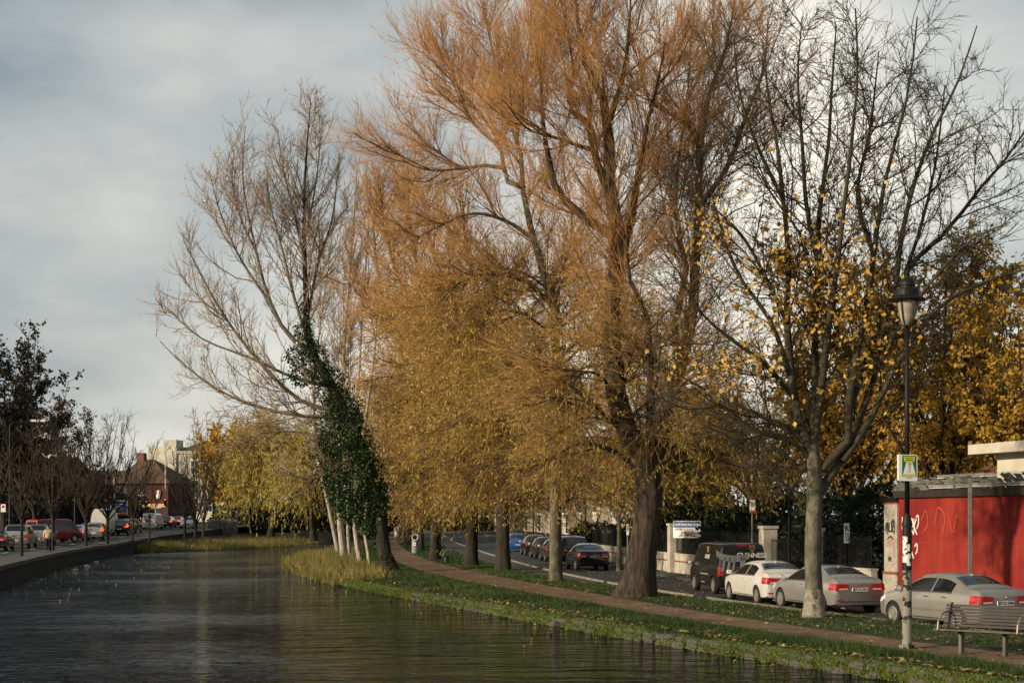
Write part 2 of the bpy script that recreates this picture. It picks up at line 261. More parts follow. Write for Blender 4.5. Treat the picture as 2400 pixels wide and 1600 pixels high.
class MB:
    """collects shapes; build() makes ONE mesh object"""
    def __init__(s): s.v = []; s.f = []
    def add(s, vs, fs):
        o = len(s.v); s.v += [tuple(float(c) for c in p) for p in vs]; s.f += [tuple(i + o for i in f) for f in fs]; return s
    def box(s, x0, x1, y0, y1, z0, z1, M=None):
        p = [(x, y, z) for z in (z0, z1) for y in (y0, y1) for x in (x0, x1)]
        if M is not None: p = [M @ Vector(q) for q in p]
        return s.add(p, [(0, 2, 3, 1), (4, 5, 7, 6), (0, 1, 5, 4), (2, 6, 7, 3), (0, 4, 6, 2), (1, 3, 7, 5)])
    def rbox(s, x0, x1, y0, y1, z0, z1, c=0.01, M=None):
        """box with chamfered long edges in z"""
        return s.prism([(x0 + c, y0), (x1 - c, y0), (x1, y0 + c), (x1, y1 - c), (x1 - c, y1), (x0 + c, y1), (x0, y1 - c), (x0, y0 + c)], z0, z1, M)
    def prism(s, poly, z0, z1, M=None):
        n = len(poly); p = [(x, y, z0) for x, y in poly] + [(x, y, z1) for x, y in poly]
        if M is not None: p = [M @ Vector(q) for q in p]
        return s.add(p, [tuple(range(n))[::-1], tuple(range(n, 2 * n))] + [(i, (i + 1) % n, n + (i + 1) % n, n + i) for i in range(n)])
    def tube(s, pts, rads, n=8, cap=True):
        pts = [Vector(p) for p in pts]; m = len(pts)
        if not hasattr(rads, '__len__'): rads = [rads] * m
        d0 = (pts[-1] - pts[0]).normalized(); ref = Vector((0, 0, 1)) if abs(d0.z) < 0.8 else Vector((1, 0, 0))
        vs = []
        for i in range(m):
            d = (pts[min(i + 1, m - 1)] - pts[max(i - 1, 0)]).normalized(); u = d.cross(ref).normalized(); w_ = u.cross(d)
            for k in range(n): a = 2 * math.pi * k / n; vs.append(pts[i] + (u * math.cos(a) + w_ * math.sin(a)) * rads[i])
        fs = [(i * n + k, i * n + (k + 1) % n, (i + 1) * n + (k + 1) % n, (i + 1) * n + k) for i in range(m - 1) for k in range(n)]
        if cap: fs += [tuple(range(n))[::-1], tuple(range((m - 1) * n, m * n))]
        return s.add(vs, fs)
    def lathe(s, prof, n=20, M=None):
        vs = [(r * math.cos(2 * math.pi * k / n), r * math.sin(2 * math.pi * k / n), z) for r, z in prof for k in range(n)]
        if M is not None: vs = [M @ Vector(q) for q in vs]
        m = len(prof)
        fs = [(i * n + k, i * n + (k + 1) % n, (i + 1) * n + (k + 1) % n, (i + 1) * n + k) for i in range(m - 1) for k in range(n)]
        fs += [tuple(range(n))[::-1], tuple(range((m - 1) * n, m * n))]
        return s.add(vs, fs)
    def grid(s, rows):
        """rows of points -> quad sheet"""
        a, b_ = len(rows), len(rows[0])
        return s.add([p for r in rows for p in r], [(i * b_ + j, i * b_ + j + 1, (i + 1) * b_ + j + 1, (i + 1) * b_ + j) for i in range(a - 1) for j in range(b_ - 1)])
    def build(s, name, m, parent=None, smooth=False, off=None, solid=0.0):
        v = np.array(s.v, float)
        if off is not None: v = v - np.asarray(off)[None, :]
        me = bpy.data.meshes.new(name); me.from_pydata(v.tolist(), [], s.f); me.update()
        for q in (m if isinstance(m, (list, tuple)) else [m]): me.materials.append(MATS[q])
        if solid:
            bm = bmesh.new(); bm.from_mesh(me); bmesh.ops.solidify(bm, geom=bm.faces[:], thickness=solid); bm.to_mesh(me); bm.free()
        if smooth:
            for p in me.polygons: p.use_smooth = True
        return link(name, me, parent)
def smooth_angle(o, deg=35):
    me = o.data
    for p in me.polygons: p.use_smooth = True
    try: me.set_sharp_from_angle(angle=R(deg))
    except Exception: pass
    return o
def text_mesh(name, s, size, m, parent, M, ext=0.002, bold=0.0, spacing=1.0, xs=1.0):
    """flat lettering as a thin mesh; M places its local XY plane"""
    cu = bpy.data.curves.new('tmp_text', 'FONT'); cu.body = s; cu.size = size; cu.extrude = ext; cu.offset = bold; cu.align_x = 'CENTER'; cu.align_y = 'CENTER'
    cu.space_character = spacing; cu.resolution_u = 3
    ob = bpy.data.objects.new('tmp_text', cu); COL.objects.link(ob)
    me = bpy.data.meshes.new_from_object(ob.evaluated_get(bpy.context.evaluated_depsgraph_get()))
    bpy.data.objects.remove(ob); bpy.data.curves.remove(cu)
    me.transform(M @ Matrix.Diagonal((xs, 1, 1, 1))); me.name = name; me.materials.clear(); me.materials.append(MATS[m])
    return link(name, me, parent)
def basis(o, x, y):
    """matrix whose local x,y map to the given world directions at o"""
    x = Vector(x).normalized(); y = Vector(y).normalized(); z = x.cross(y)
    return Matrix(((x.x, y.x, z.x, o[0]), (x.y, y.y, z.y, o[1]), (x.z, y.z, z.z, o[2]), (0, 0, 0, 1)))
# ================================================================ the setting: canal, banks, roads
rng = np.random.default_rng(7)
def curve(pts):
    a = np.array(sorted(pts), float)
    xs = np.linspace(a[0, 0], a[-1, 0], 1600); ys = np.interp(xs, a[:, 0], a[:, 1])
    k = 25; ys2 = np.convolve(np.pad(ys, k, mode='edge'), np.ones(2 * k + 1) / (2 * k + 1), 'valid')
    return lambda Y: np.interp(Y, xs, ys2)
def gp(lst, z): return [(p[1], p[0]) for p in (G(x, y, z) for x, y in lst)]
Z_ROAD, Z_PATH = 0.30, 0.42
wall_L = curve([(8, -14), (40, -17.5), (70.5, -23), (99.4, -29.4), (142, -34.9), (190, -36.3), (300, -38.5), (1500, -60)])
reed_L = curve([(138, -34.6), (151, -31.7), (165, -27.2), (183, -25), (196, -24.4), (300, -24)])
water_R = curve([(6, 21), (14, 16), (25, 10.2), (32.2, 6.3), (34.6, 5.0), (38.2, 3.7), (42.6, 1.95), (51, -.86), (59, -2.8), (68, -4.7), (73, -6.0), (75.5, -8.0), (79, -10.6), (90, -13.8), (112, -15.9), (130, -16.6), (160, -17.8), (190, -20), (220, -22), (300, -27), (1500, -120)])
path_Lc = curve(gp([(911, 1277), (918, 1313), (939, 1328), (1023, 1351), (1135, 1374), (1263, 1395), (1365, 1410), (1480, 1429), (1708, 1458), (1850, 1482), (2032, 1528), (2305, 1584)], Z_PATH) + [(20, 12), (8, 19), (300, -24), (1500, -110)])
path_Rc = curve(gp([(927, 1267), (964, 1300), (1059, 1332), (1135, 1344), (1288, 1374), (1390, 1394), (1441, 1402), (1623, 1429), (1900, 1469), (1970, 1483), (2126, 1519), (2230, 1543)], Z_PATH) + [(22, 13.2), (8, 22), (300, -21.5), (1500, -107)])
kerb_c = curve([(8, 27), (22, 18.5), (37.2, 11.8), (43.4, 9.6), (47, 8.5), (53, 6.9), (58.8, 5.6), (63.6, 4.6), (84, 1.9), (126, -2.2), (216, -9.5), (300, -16.5), (1500, -100)])
track_w = curve([(8, .02), (56, .02), (58, .3), (61, 1.5), (64, 1.8), (91, 2.2), (300, 2.4), (1500, 2.4)])
road_w = curve([(8, 3.7), (45, 3.7), (55, 4.1), (63, 4.9), (87, 4.6), (126, 5), (216, 6), (1500, 6)])
wall_R = lambda Y: kerb_c(Y) + np.interp(Y, [40, 47, 54, 81, 102, 1500], [6.7, 6.6, 6.1, 5.95, 6.2, 8])
def zr(Y): return np.interp(Y, [0, 180, 300, 1500], [0, 0, 1.3, 3.0])
def zl(Y): return np.interp(Y, [0, 130, 190, 300, 1500], [0.9, 0.9, 1.7, 2.7, 3.4])
YS = np.concatenate([np.linspace(8, 60, 105), np.arange(61, 131, 1.0), np.arange(133, 301, 3.0), [340, 400, 600, 1000, 1500]])
def strip(name, cols, m, kind='structure', ys=YS, label=None, sub=None):
    """cols: list of (Xfunc, Zfunc or value); one sheet"""
    rows = []
    for Y in ys:
        rows.append([(float(xf(Y)), float(Y), float(zf(Y) if callable(zf) else zf)) for xf, zf in cols])
    o = MB().grid(rows).build(name, m, smooth=False); tag(o, label, None, None, kind); return o
def lin(a, b_, t): return lambda Y: a(Y) * (1 - t) + b_(Y) * t
def bumpy(base, amp, seed):
    return lambda Y: base(Y) + amp * (math.sin(Y * 1.3 + seed) * .5 + math.sin(Y * 3.1 + seed * 2) * .3 + math.sin(Y * 7.7 + seed * 3) * .2)
# deep base under everything
o = MB().grid([[(-3000, -200, -1.2), (3000, -200, -1.2)], [(-3000, 5000, -1.2), (3000, 5000, -1.2)]]).build('ground', 'grass_soil'); tag(o, kind='structure')
# water
o = MB().grid([[(-45, -30, 0), (60, -30, 0)], [(-45, 240, 0), (60, 240, 0)]]).build('canal_water', 'water'); tag(o, kind='structure')
# right bank: quay lip, ledge, grassy slope up to the towpath
ledge_w = lambda Y: np.interp(Y, [70, 76], [0.35, 0.6])
strip('canal_bank', [(lambda Y: water_R(Y) - .05, -1.0), (lambda Y: water_R(Y), -0.05),
                     (bumpy(lambda Y: water_R(Y) + .10, .06, 1), bumpy(lambda Y: np.interp(Y, [70, 76], [.13, .10]), .05, 2)),
                     (bumpy(lambda Y: water_R(Y) + ledge_w(Y), .06, 3), bumpy(lambda Y: np.interp(Y, [70, 76], [.20, .15]) + zr(Y), .04, 4)),
                     (bumpy(lin(water_R, path_Lc, .5), .08, 5), bumpy(lambda Y: .34 + zr(Y), .035, 6)),
                     (bumpy(path_Lc, .07, 7), lambda Y: Z_PATH + zr(Y) - .004)], 'grass_soil')
strip('towpath', [(bumpy(path_Lc, .07, 7), lambda Y: Z_PATH + zr(Y) - .004), (lin(path_Lc, path_Rc, .5), lambda Y: Z_PATH + zr(Y) - .03), (bumpy(path_Rc, .06, 9), lambda Y: Z_PATH + zr(Y))], 'path_dirt')
verge_e = lambda Y: kerb_c(Y) - track_w(Y)
strip('grass_verge', [(bumpy(path_Rc, .06, 9), lambda Y: Z_PATH + zr(Y)), (lin(path_Rc, verge_e, .5), bumpy(lambda Y: .47 + zr(Y), .03, 3)), (verge_e, lambda Y: .41 + zr(Y))], 'grass_soil')
strip('cycle_track', [(verge_e, lambda Y: .409 + zr(Y)), (lambda Y: verge_e(Y) + .02, lambda Y: .345 + zr(Y)), (lambda Y: kerb_c(Y) + .02, lambda Y: .345 + zr(Y))], 'track_asphalt', ys=YS[YS > 56])
# kerb stones, each its own piece near the camera, then one run
kerb = tag(empty('kerb_line', (0, 0, 0)), kind='structure')
def kerb_piece(c, Y0, Y1, z0, z1, wd, gap=.012):
    a, b_ = Vector((c(Y0), Y0, 0)), Vector((c(Y1), Y1, 0)); d = (b_ - a).normalized(); nrm = Vector((d.y, -d.x, 0))
    a = a + d * gap; b_ = b_ - d * gap; dz0, dz1 = zr(Y0), zr(Y1)
    q = [a, b_, b_ + nrm * wd, a + nrm * wd]
    return [(p.x, p.y, z + (dz0 if i in (0, 3) else dz1)) for z in (z0, z1) for i, p in enumerate(q)]
BOXF = [(3, 2, 1, 0), (4, 5, 6, 7), (0, 1, 5, 4), (1, 2, 6, 5), (2, 3, 7, 6), (3, 0, 4, 7)]
ks = np.arange(24, 96, 0.92)
for Y0 in ks:
    jit = rng.normal(0, .004)
    MB().add(kerb_piece(kerb_c, Y0, Y0 + .92, .2, .425 + jit, .16), BOXF).build('kerb_stone', 'kerb_stone', kerb)
mb = MB()
for a_, b_ in zip(YS[:-1], YS[1:]):
    if a_ >= 96: mb.add(kerb_piece(kerb_c, a_, b_, .2, .425, .16, 0), BOXF)
mb.build('kerb_run', 'kerb_stone', kerb)
road_in = lambda Y: kerb_c(Y) + .15
far_k = lambda Y: kerb_c(Y) + road_w(Y)
strip('road_right', [(road_in, lambda Y: Z_ROAD + zr(Y)), (lin(road_in, far_k, .5), lambda Y: Z_ROAD + .03 + zr(Y)), (lambda Y: far_k(Y) + .05, lambda Y: Z_ROAD + zr(Y))], 'asphalt')
strip('footway_right', [(far_k, lambda Y: .2 + zr(Y)), (far_k, lambda Y: .41 + zr(Y)), (lambda Y: far_k(Y) + .16, lambda Y: .415 + zr(Y)), (lambda Y: wall_R(Y) + .3, lambda Y: .43 + zr(Y))], 'footway_dark')
strip('garden_ground', [(lambda Y: wall_R(Y) + .25, lambda Y: .40 + zr(Y)), (lambda Y: wall_R(Y) + 60, lambda Y: .6 + zr(Y)), (lambda Y: 900., lambda Y: .6 + zr(Y))], 'grass_soil')
# road markings on the right road: dashes along the lane
mk = tag(empty('road_marking_right', (0, 0, 0)), kind='structure')
def dash(c, Y0, Y1, wd, z, zf, parent, m='paint_white', name='dash'):
    n = max(2, int((Y1 - Y0) / 1.5) + 1); rows = []
    for Y in np.linspace(Y0, Y1, n): rows.append([(float(c(Y)), float(Y), float(z + zf(Y))), (float(c(Y)) + wd, float(Y), float(z + zf(Y)))])
    MB().grid(rows).build(name, m, parent)
park = lambda Y: far_k(Y) - 2.25
for y0 in (63, 73, 83, 100, 112, 126): dash(park, y0, y0 + 1.6, .11, Z_ROAD + .026, zr, mk)
dash(lambda Y: kerb_c(Y) + .40, 57, 130, .09, Z_ROAD + .012, zr, mk, 'paint_white', 'edge_line')
dash(lambda Y: verge_e(Y) + .12, 62, 130, .08, .35, zr, mk, 'paint_white', 'track_line')
# left side: quay wall, coping, footway, road
wl = thing('canal_wall', 'shade darkened stone canal wall with coping below the left footway', 'wall', (float(wall_L(90)), 90, 0))
off = (float(wall_L(90)), 90, 0)
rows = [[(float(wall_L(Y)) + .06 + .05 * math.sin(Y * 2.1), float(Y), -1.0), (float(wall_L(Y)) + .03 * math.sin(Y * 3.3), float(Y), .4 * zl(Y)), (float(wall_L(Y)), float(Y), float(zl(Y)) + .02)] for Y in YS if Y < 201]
MB().grid(rows).build('wall_face', 'wall_shaded_stone', wl, off=off)
for Y0 in np.arange(56, 150, 1.3):
    Y1 = Y0 + 1.3; a, b_ = (float(wall_L(Y0)), Y0), (float(wall_L(Y1)), Y1 - .015); j = float(rng.normal(0, .008))
    z0, z1 = float(zl(Y0)), float(zl(Y1))
    pts = [(a[0] + .06, a[1]), (b_[0] + .06, b_[1]), (b_[0] - .42, b_[1]), (a[0] - .42, a[1])]
    MB().add([(x, y, (z0 if i in (0, 3) else z1) + dz + j) for dz in (-.08, .13) for i, (x, y) in enumerate(pts)], BOXF).build('coping_stone', 'quay_stone', wl, off=off)
strip('footway_left', [(wall_L, lambda Y: zl(Y) + .09), (lambda Y: wall_L(Y) - 2.3, lambda Y: zl(Y) + .10), (lambda Y: wall_L(Y) - 2.32, lambda Y: zl(Y) - .05)], 'footway')
strip('road_left', [(lambda Y: wall_L(Y) - 2.3, zl), (lambda Y: wall_L(Y) - 7, lambda Y: zl(Y) + .05), (lambda Y: wall_L(Y) - 12.5, zl)], 'asphalt')
strip('verge_left', [(lambda Y: wall_L(Y) - 12.5, lambda Y: zl(Y) - .1), (lambda Y: wall_L(Y) - 12.5, lambda Y: zl(Y) + .12), (lambda Y: wall_L(Y) - 15, lambda Y: zl(Y) + .12)], 'footway_dark')
strip('land_left', [(lambda Y: wall_L(Y) - 15, lambda Y: zl(Y) + .11), (lambda Y: -900., lambda Y: zl(Y) + .11)], 'grass_soil')
mk = tag(empty('road_marking_left', (0, 0, 0)), kind='structure')
for o_ in (2.55, 2.80): dash(lambda Y: wall_L(Y) - o_, 62, 132, .09, .012, zl, mk, 'paint_yellow', 'yellow_line')
for y0 in np.arange(66, 190, 6): dash(lambda Y: wall_L(Y) - 4.0, y0, y0 + 2.6, .12, .022, zl, mk)
for y0 in np.arange(150, 260, 10): dash(lambda Y: wall_L(Y) - 7.3, y0, y0 + 4, .14, .06, zl, mk)
dash(lambda Y: wall_L(Y) - 3.6, 165, 290, 1.3, .018, zl, mk, 'red_lane', 'cycle_lane')
dash(lambda Y: wall_L(Y) - 2.7, 165, 290, .14, .022, zl, mk, 'paint_yellow', 'yellow_line')
dash(lambda Y: wall_L(Y) - 3.9, 165, 290, .12, .026, zl, mk, 'paint_white', 'edge_line')
for i, y0 in enumerate(np.arange(164, 186, 2.2)):      # hatched yellow box at the side road
    MB().grid([[(float(wall_L(y0)) - 4.2, y0, float(zl(y0)) + .03), (float(wall_L(y0)) - 8.5, y0 + 1.5, float(zl(y0 + 1.5)) + .06)], [(float(wall_L(y0)) - 4.2, y0 + .3, float(zl(y0 + .3)) + .03), (float(wall_L(y0)) - 8.5, y0 + 1.8, float(zl(y0 + 1.8)) + .06)]]).build('box_line', 'paint_yellow', mk)
# reed shelf on the far left bank and the ground closing the canal beyond the lock
strip('reed_shelf', [(wall_L, lambda Y: .6 * zl(Y) * min(1, max(0, (Y - 138) / 14)) + .02), (lin(wall_L, reed_L, .6), lambda Y: .28 * min(1, max(.1, (Y - 138) / 14))), (reed_L, .03), (lambda Y: reed_L(Y) + .1, -.6)], 'grass_soil', ys=YS[(YS > 139) & (YS < 301)])
lock = thing('lock_gate', 'dark canal lock with white tipped balance beam under the trees', 'lock gate', (-22, 197, 0))
m = MB(); m.box(-5, 5, 0, 4, -1, 1.5); m.build('lock_wall', 'wall_shaded_stone', lock)
m = MB(); m.box(-2.6, 3.2, -.30, -.02, -.6, 1.3); m.build('gate_leaf', 'black_matte', lock)
m = MB(); m.box(-1.0, 5.2, -.8, -.45, 1.35, 1.62); m.build('balance_beam', 'black_paint', lock)
m = MB(); m.box(2.6, 5.4, -.83, -.42, 1.33, 1.64); m.build('beam_end', 'frame_white', lock)
m = MB(); m.box(-.1, .1, -.7, -.5, 1.62, 2.6); m.box(2.0, 2.12, -.7, -.5, 1.62, 2.6); m.box(-1.2, 2.5, -.64, -.56, 2.5, 2.56); m.build('hand_rail', 'black_paint', lock)
strip('land_beyond_lock', [(lambda Y: wall_L(Y) + 8, lambda Y: min(zl(Y), 1.2)), (lambda Y: water_R(Y) + 1, lambda Y: 1.2)], 'grass_soil', ys=YS[YS > 201])

# ---------------------------------------------------------------- quay stones along the near right edge
quay = thing('quay_edge', 'old rounded stones edging the right canal bank below the grass', 'stone edging', (float(water_R(40)), 40, 0))
def stone_mesh(seed):
    r = np.random.default_rng(seed); bm = bmesh.new(); bmesh.ops.create_cube(bm, size=1)
    bmesh.ops.bevel(bm, geom=bm.edges[:] , offset=.20, segments=1, affect='EDGES')
    for v in bm.verts: v.co += Vector(r.normal(0, .045, 3))
    me = bpy.data.meshes.new('stone'); bm.to_mesh(me); bm.free(); me.materials.append(MATS['quay_stone'])
    for p in me.polygons: p.use_smooth = False
    return me
stones = [stone_mesh(i) for i in range(7)]
Y = 21.0
while Y < 62:
    ln = float(rng.uniform(.38, .75))
    for lay, (zc, dx) in enumerate(((.03, .03), (.17, .16))):
        o = link('stone', stones[int(rng.integers(7))], quay)
        yy = Y + lay * .2; x = float(water_R(yy)) + dx + float(rng.normal(0, .025))
        dX = float(water_R(yy + .5) - water_R(yy - .5))
        o.location = (x - quay.location.x, yy - 40, zc + float(rng.normal(0, .012))); o.rotation_euler = (float(rng.normal(0, .05)), float(rng.normal(0, .06)), -math.atan(dX) + float(rng.normal(0, .06)))
        o.scale = (float(rng.uniform(.26, .34)), ln * float(rng.uniform(.92, 1.0)), float(rng.uniform(.15, .20)))
    Y += ln

# ---------------------------------------------------------------- grass, moss, reeds, fallen leaves (nobody could count them)
def blades(pos, h, wd, lean, bend=None):
    """one tapering blade per position: triangle pair"""
    n = len(pos); a = rng.uniform(0, 2 * np.pi, n); u = np.stack([np.cos(a), np.sin(a), np.zeros(n)], 1)
    l = rng.normal(0, 1, (n, 2)) * (lean * h)[:, None]
    tip = pos + np.concatenate([l, h[:, None]], 1); hw = (u * wd[:, None]) / 2
    v = np.stack([pos - hw, pos + hw, tip], 1).reshape(-1, 3); i = np.arange(n)[:, None] * 3
    return v, [np.concatenate([i, i + 1, i + 2], 1)]
def between(n, f0, f1, y0, y1, bias=1.0):
    """random points between two edge curves, denser near the camera"""
    Y = y0 * (y1 / y0) ** (rng.uniform(0, 1, n) ** bias); tt = rng.uniform(0, 1, n)
    return f0(Y) * (1 - tt) + f1(Y) * tt, Y, tt
def stuff(name, vf, m, label, cat):
    me = fmesh(name, vf[0], vf[1], m); o = link(name, me); tag(o, label, cat, None, 'stuff'); return o
def patchy(x, y, s=1.0):
    return np.sin(x * 1.7 * s + 1.3) * np.cos(y * 0.9 * s) + .6 * np.sin(x * 3.9 * s + y * 2.3 * s) + .4 * np.sin(y * 5.1 * s - x * 2 * s)
# bank between water and path
x, Y, tt = between(150000, lambda y: water_R(y) + .15, path_Lc, 22, 150)
keep = (patchy(x, Y) + rng.normal(0, .45, len(x)) > -.35); x, Y, tt = x[keep], Y[keep], tt[keep]
z = np.interp(tt, [0, .2, .5, 1], [.15, .22, .34, .41]) + zr(Y)
hh = rng.uniform(.04, .15, len(x)) * (1 + .5 * np.maximum(0, patchy(x, Y, .6))) * np.where(tt > .9, .55, 1)
stuff('bank_grass', blades(np.stack([x, Y, z], 1), hh, rng.uniform(.012, .03, len(x)) * (Y / 45).clip(.8, 2), np.full(len(x), .45)), 'grass_blade', 'uneven green grass on the bank between canal and towpath', 'grass')
x, Y, tt = between(80000, lambda y: path_Rc(y) + .05, verge_e, 22, 170)
keep = (patchy(x, Y) + rng.normal(0, .45, len(x)) > -.55); x, Y, tt = x[keep], Y[keep], tt[keep]
z = .43 + .03 * np.sin(np.pi * tt) + zr(Y)
stuff('verge_grass', blades(np.stack([x, Y, z], 1), rng.uniform(.03, .11, len(x)), rng.uniform(.014, .03, len(x)) * (Y / 45).clip(.8, 2), np.full(len(x), .45)), 'grass_blade', 'green grass strip between towpath and road', 'grass')
# pale moss and overhanging weeds at the water's edge
x, Y, tt = between(60000, lambda y: water_R(y) - .16, lambda y: water_R(y) + .34, 26, 76)
keep = patchy(x * .5, Y, .55) + rng.normal(0, .35, len(x)) > np.interp(Y, [28, 38, 48, 70], [.3, -.2, -.9, -1.2]); x, Y, tt = x[keep], Y[keep], tt[keep]
z = np.interp(tt, [0, .35, 1], [-.01, .16, .23]) + rng.uniform(-.02, .04, len(x))
stuff('moss_fringe', blades(np.stack([x, Y, z], 1), rng.uniform(.03, .10, len(x)), rng.uniform(.025, .05, len(x)), np.full(len(x), .9)), 'grass_moss', 'pale green moss and weeds hanging over the canal edge', 'moss')
# reeds on the right spit and along the far left shelf
def reeds(name, f0, f1, y0, y1, n, hm, label, zb=0.0):
    Y = rng.uniform(y0, y1, n); tt = rng.uniform(0, 1, n); x = f0(Y) * (1 - tt) + f1(Y) * tt
    keep = patchy(x, Y, .9) + rng.normal(0, .7, n) > -1.0; x, Y, tt = x[keep], Y[keep], tt[keep]
    h = rng.uniform(.25, 1.05, len(x)) ** 1.0 * hm * (1 + .25 * patchy(x, Y, .4)).clip(.5, 1.6)
    return stuff(name, blades(np.stack([x, Y, np.interp(tt, [0, 1], [0, .25]) + zb], 1), h, rng.uniform(.035, .075, len(x)), rng.uniform(.15, .75, len(x))), 'reed_blade', label, 'reeds')
spit_in = lambda Y: np.maximum(water_R(Y) + 1.2, path_Lc(Y) - 2.6)
reeds('reed_bed', lambda Y: water_R(Y) - .5, spit_in, 74.6, 135, 19000, .72, 'yellowing reeds on the spit at the foot of the pale trunks')
reeds('reed_bed', lambda Y: reed_L(Y) + .3, lin(wall_L, reed_L, .15), 143, 196, 14000, .9, 'yellow and green reeds along the far left bank below the footway')
# fallen leaves
def flat_leaves(pos, s):
    n = len(pos); a = rng.uniform(0, 2 * np.pi, n); u = np.stack([np.cos(a), np.sin(a), rng.normal(0, .25, n)], 1) * s[:, None]; v_ = np.stack([-np.sin(a), np.cos(a), rng.normal(0, .25, n)], 1) * s[:, None] * .5
    v = np.stack([pos - u, pos - v_, pos + u, pos + v_], 1).reshape(-1, 3); i = np.arange(n)[:, None] * 4
    return v, [np.concatenate([i, i + 1, i + 2, i + 3], 1)]
px_, pz_, pY_ = [], [], []
for f0, f1, n, y0, y1, z0 in ((lambda y: water_R(y) + .2, path_Lc, 3600, 24, 85, .36), (path_Lc, path_Rc, 360, 24, 95, .435), (path_Rc, verge_e, 1600, 24, 90, .49), (road_in, far_k, 900, 30, 100, .345), (lambda y: kerb_c(y) + .16, lambda y: kerb_c(y) + .5, 500, 30, 100, .325), (lambda y: far_k(y) - .5, far_k, 600, 34, 110, .325), (far_k, wall_R, 400, 40, 110, .45), (verge_e, kerb_c, 250, 62, 110, .365)):
    x, Y, tt = between(n, f0, f1, y0, y1); px_.append(x); pY_.append(Y); pz_.append(np.full(n, z0) + zr(Y))
pos = np.stack([np.concatenate(px_), np.concatenate(pY_), np.concatenate(pz_)], 1)
stuff('fallen_leaves', flat_leaves(pos, rng.uniform(.035, .075, len(pos))), 'leaf_fallen', 'yellow and brown fallen leaves scattered over path, grass and road', 'leaves')
n = 230; Y = rng.uniform(60, 120, n); x = wall_L(Y) + rng.exponential(2.2, n) + .4
p1 = np.stack([x, Y, np.full(n, .012)], 1); n = 60; Y = rng.uniform(30, 75, n); x = water_R(Y) - rng.exponential(1.0, n) - .2
stuff('floating_leaves', flat_leaves(np.concatenate([p1, np.stack([x, Y, np.full(n, .012)], 1)]), rng.uniform(.04, .085, 290)), 'leaf_fallen', 'yellow leaves floating on the canal near its edges', 'leaves')
# litter on the water
def litter(px, py, kind, label):
    p = G(px, py, .0); m = MB()
    if kind == 'bottle':
        Mx = Matrix.Translation(p) @ Matrix.Rotation(.5, 4, 'Z') @ Matrix.Rotation(R(90), 4, 'Y')
        m.lathe([(.03, -.16), (.085, -.14), (.09, .05), (.08, .10), (.035, .16), (.035, .22)], 10, Mx); mm = 'litter_white'
    elif kind == 'can':
        Mx = Matrix.Translation(p) @ Matrix.Rotation(1.2, 4, 'Z') @ Matrix.Rotation(R(90), 4, 'Y'); m.lathe([(.05, -.10), (.07, -.09), (.07, .08), (.055, .10)], 10, Mx); mm = 'litter_red'
    else:
        pts = [(p[0] + .17 * math.cos(a) * (1 + .3 * math.sin(3 * a + px)), p[1] + .3 * math.sin(a)) for a in np.linspace(0, 2 * np.pi, 9)[:-1]]; m.prism(pts, -.01, .07); mm = {'bag': 'litter_white', 'scrap': 'litter_green'}[kind]
    o = m.build({'bottle': 'floating_bottle', 'can': 'floating_can', 'bag': 'floating_bag', 'scrap': 'floating_scrap'}[kind], mm, off=(p[0], p[1], 0)); o.location = (p[0], p[1], 0); tag(o, label, 'litter', 'litter on the canal')
litter(203, 1326, 'bottle', 'whitish plastic bottle floating near the left canal wall')
litter(216, 1328, 'can', 'red drink can floating beside the whitish bottle')
litter(175, 1335, 'bag', 'pale scrap of bag floating nearest the left wall')
litter(225, 1316, 'bag', 'pale litter floating farthest out along the left wall')
# ================================================================ trees
def nrm(a): return a / np.maximum(np.linalg.norm(a, axis=-1, keepdims=True), 1e-9)
def resample(p, n, rad=None):
    p = np.asarray(p, float); d = np.r_[0, np.cumsum(np.linalg.norm(np.diff(p, axis=0), axis=1))]; s = np.linspace(0, d[-1], n)
    m = np.gradient(p, d, axis=0) if len(p) > 2 else np.repeat(((p[1] - p[0]) / d[-1])[None], 2, 0)
    i = np.clip(np.searchsorted(d, s, 'right') - 1, 0, len(p) - 2); h = (d[i + 1] - d[i])[:, None]; t = ((s - d[i])[:, None]) / h
    q = (2 * t**3 - 3 * t**2 + 1) * p[i] + (t**3 - 2 * t**2 + t) * h * m[i] + (-2 * t**3 + 3 * t**2) * p[i + 1] + (t**3 - t**2) * h * m[i + 1]
    return q if rad is None else (q, np.interp(s, d, rad))
def tubes(pts, rad, k):
    """pts (N,S,3), rad (N,S) -> verts, quads"""
    N_, S = pts.shape[:2]; d = nrm(np.gradient(pts, axis=1)); md = nrm(pts[:, -1] - pts[:, 0])
    ref = np.where((np.abs(md[:, 2]) < .75)[:, None], np.array([0, 0, 1.]), np.array([1., .3, 0]))[:, None, :]
    u = nrm(np.cross(d, ref)); w_ = np.cross(u, d); a = np.arange(k) * 2 * np.pi / k
    v = pts[:, :, None, :] + rad[:, :, None, None] * (u[:, :, None, :] * np.cos(a)[None, None, :, None] + w_[:, :, None, :] * np.sin(a)[None, None, :, None])
    b_ = (np.arange(N_)[:, None, None] * S + np.arange(S - 1)[None, :, None]) * k; j = np.arange(k)[None, None, :]; j2 = (j + 1) % k
    q = np.stack([b_ + j, b_ + j2, b_ + k + j2, b_ + k + j], -1).reshape(-1, 4)
    return v.reshape(-1, 3), q
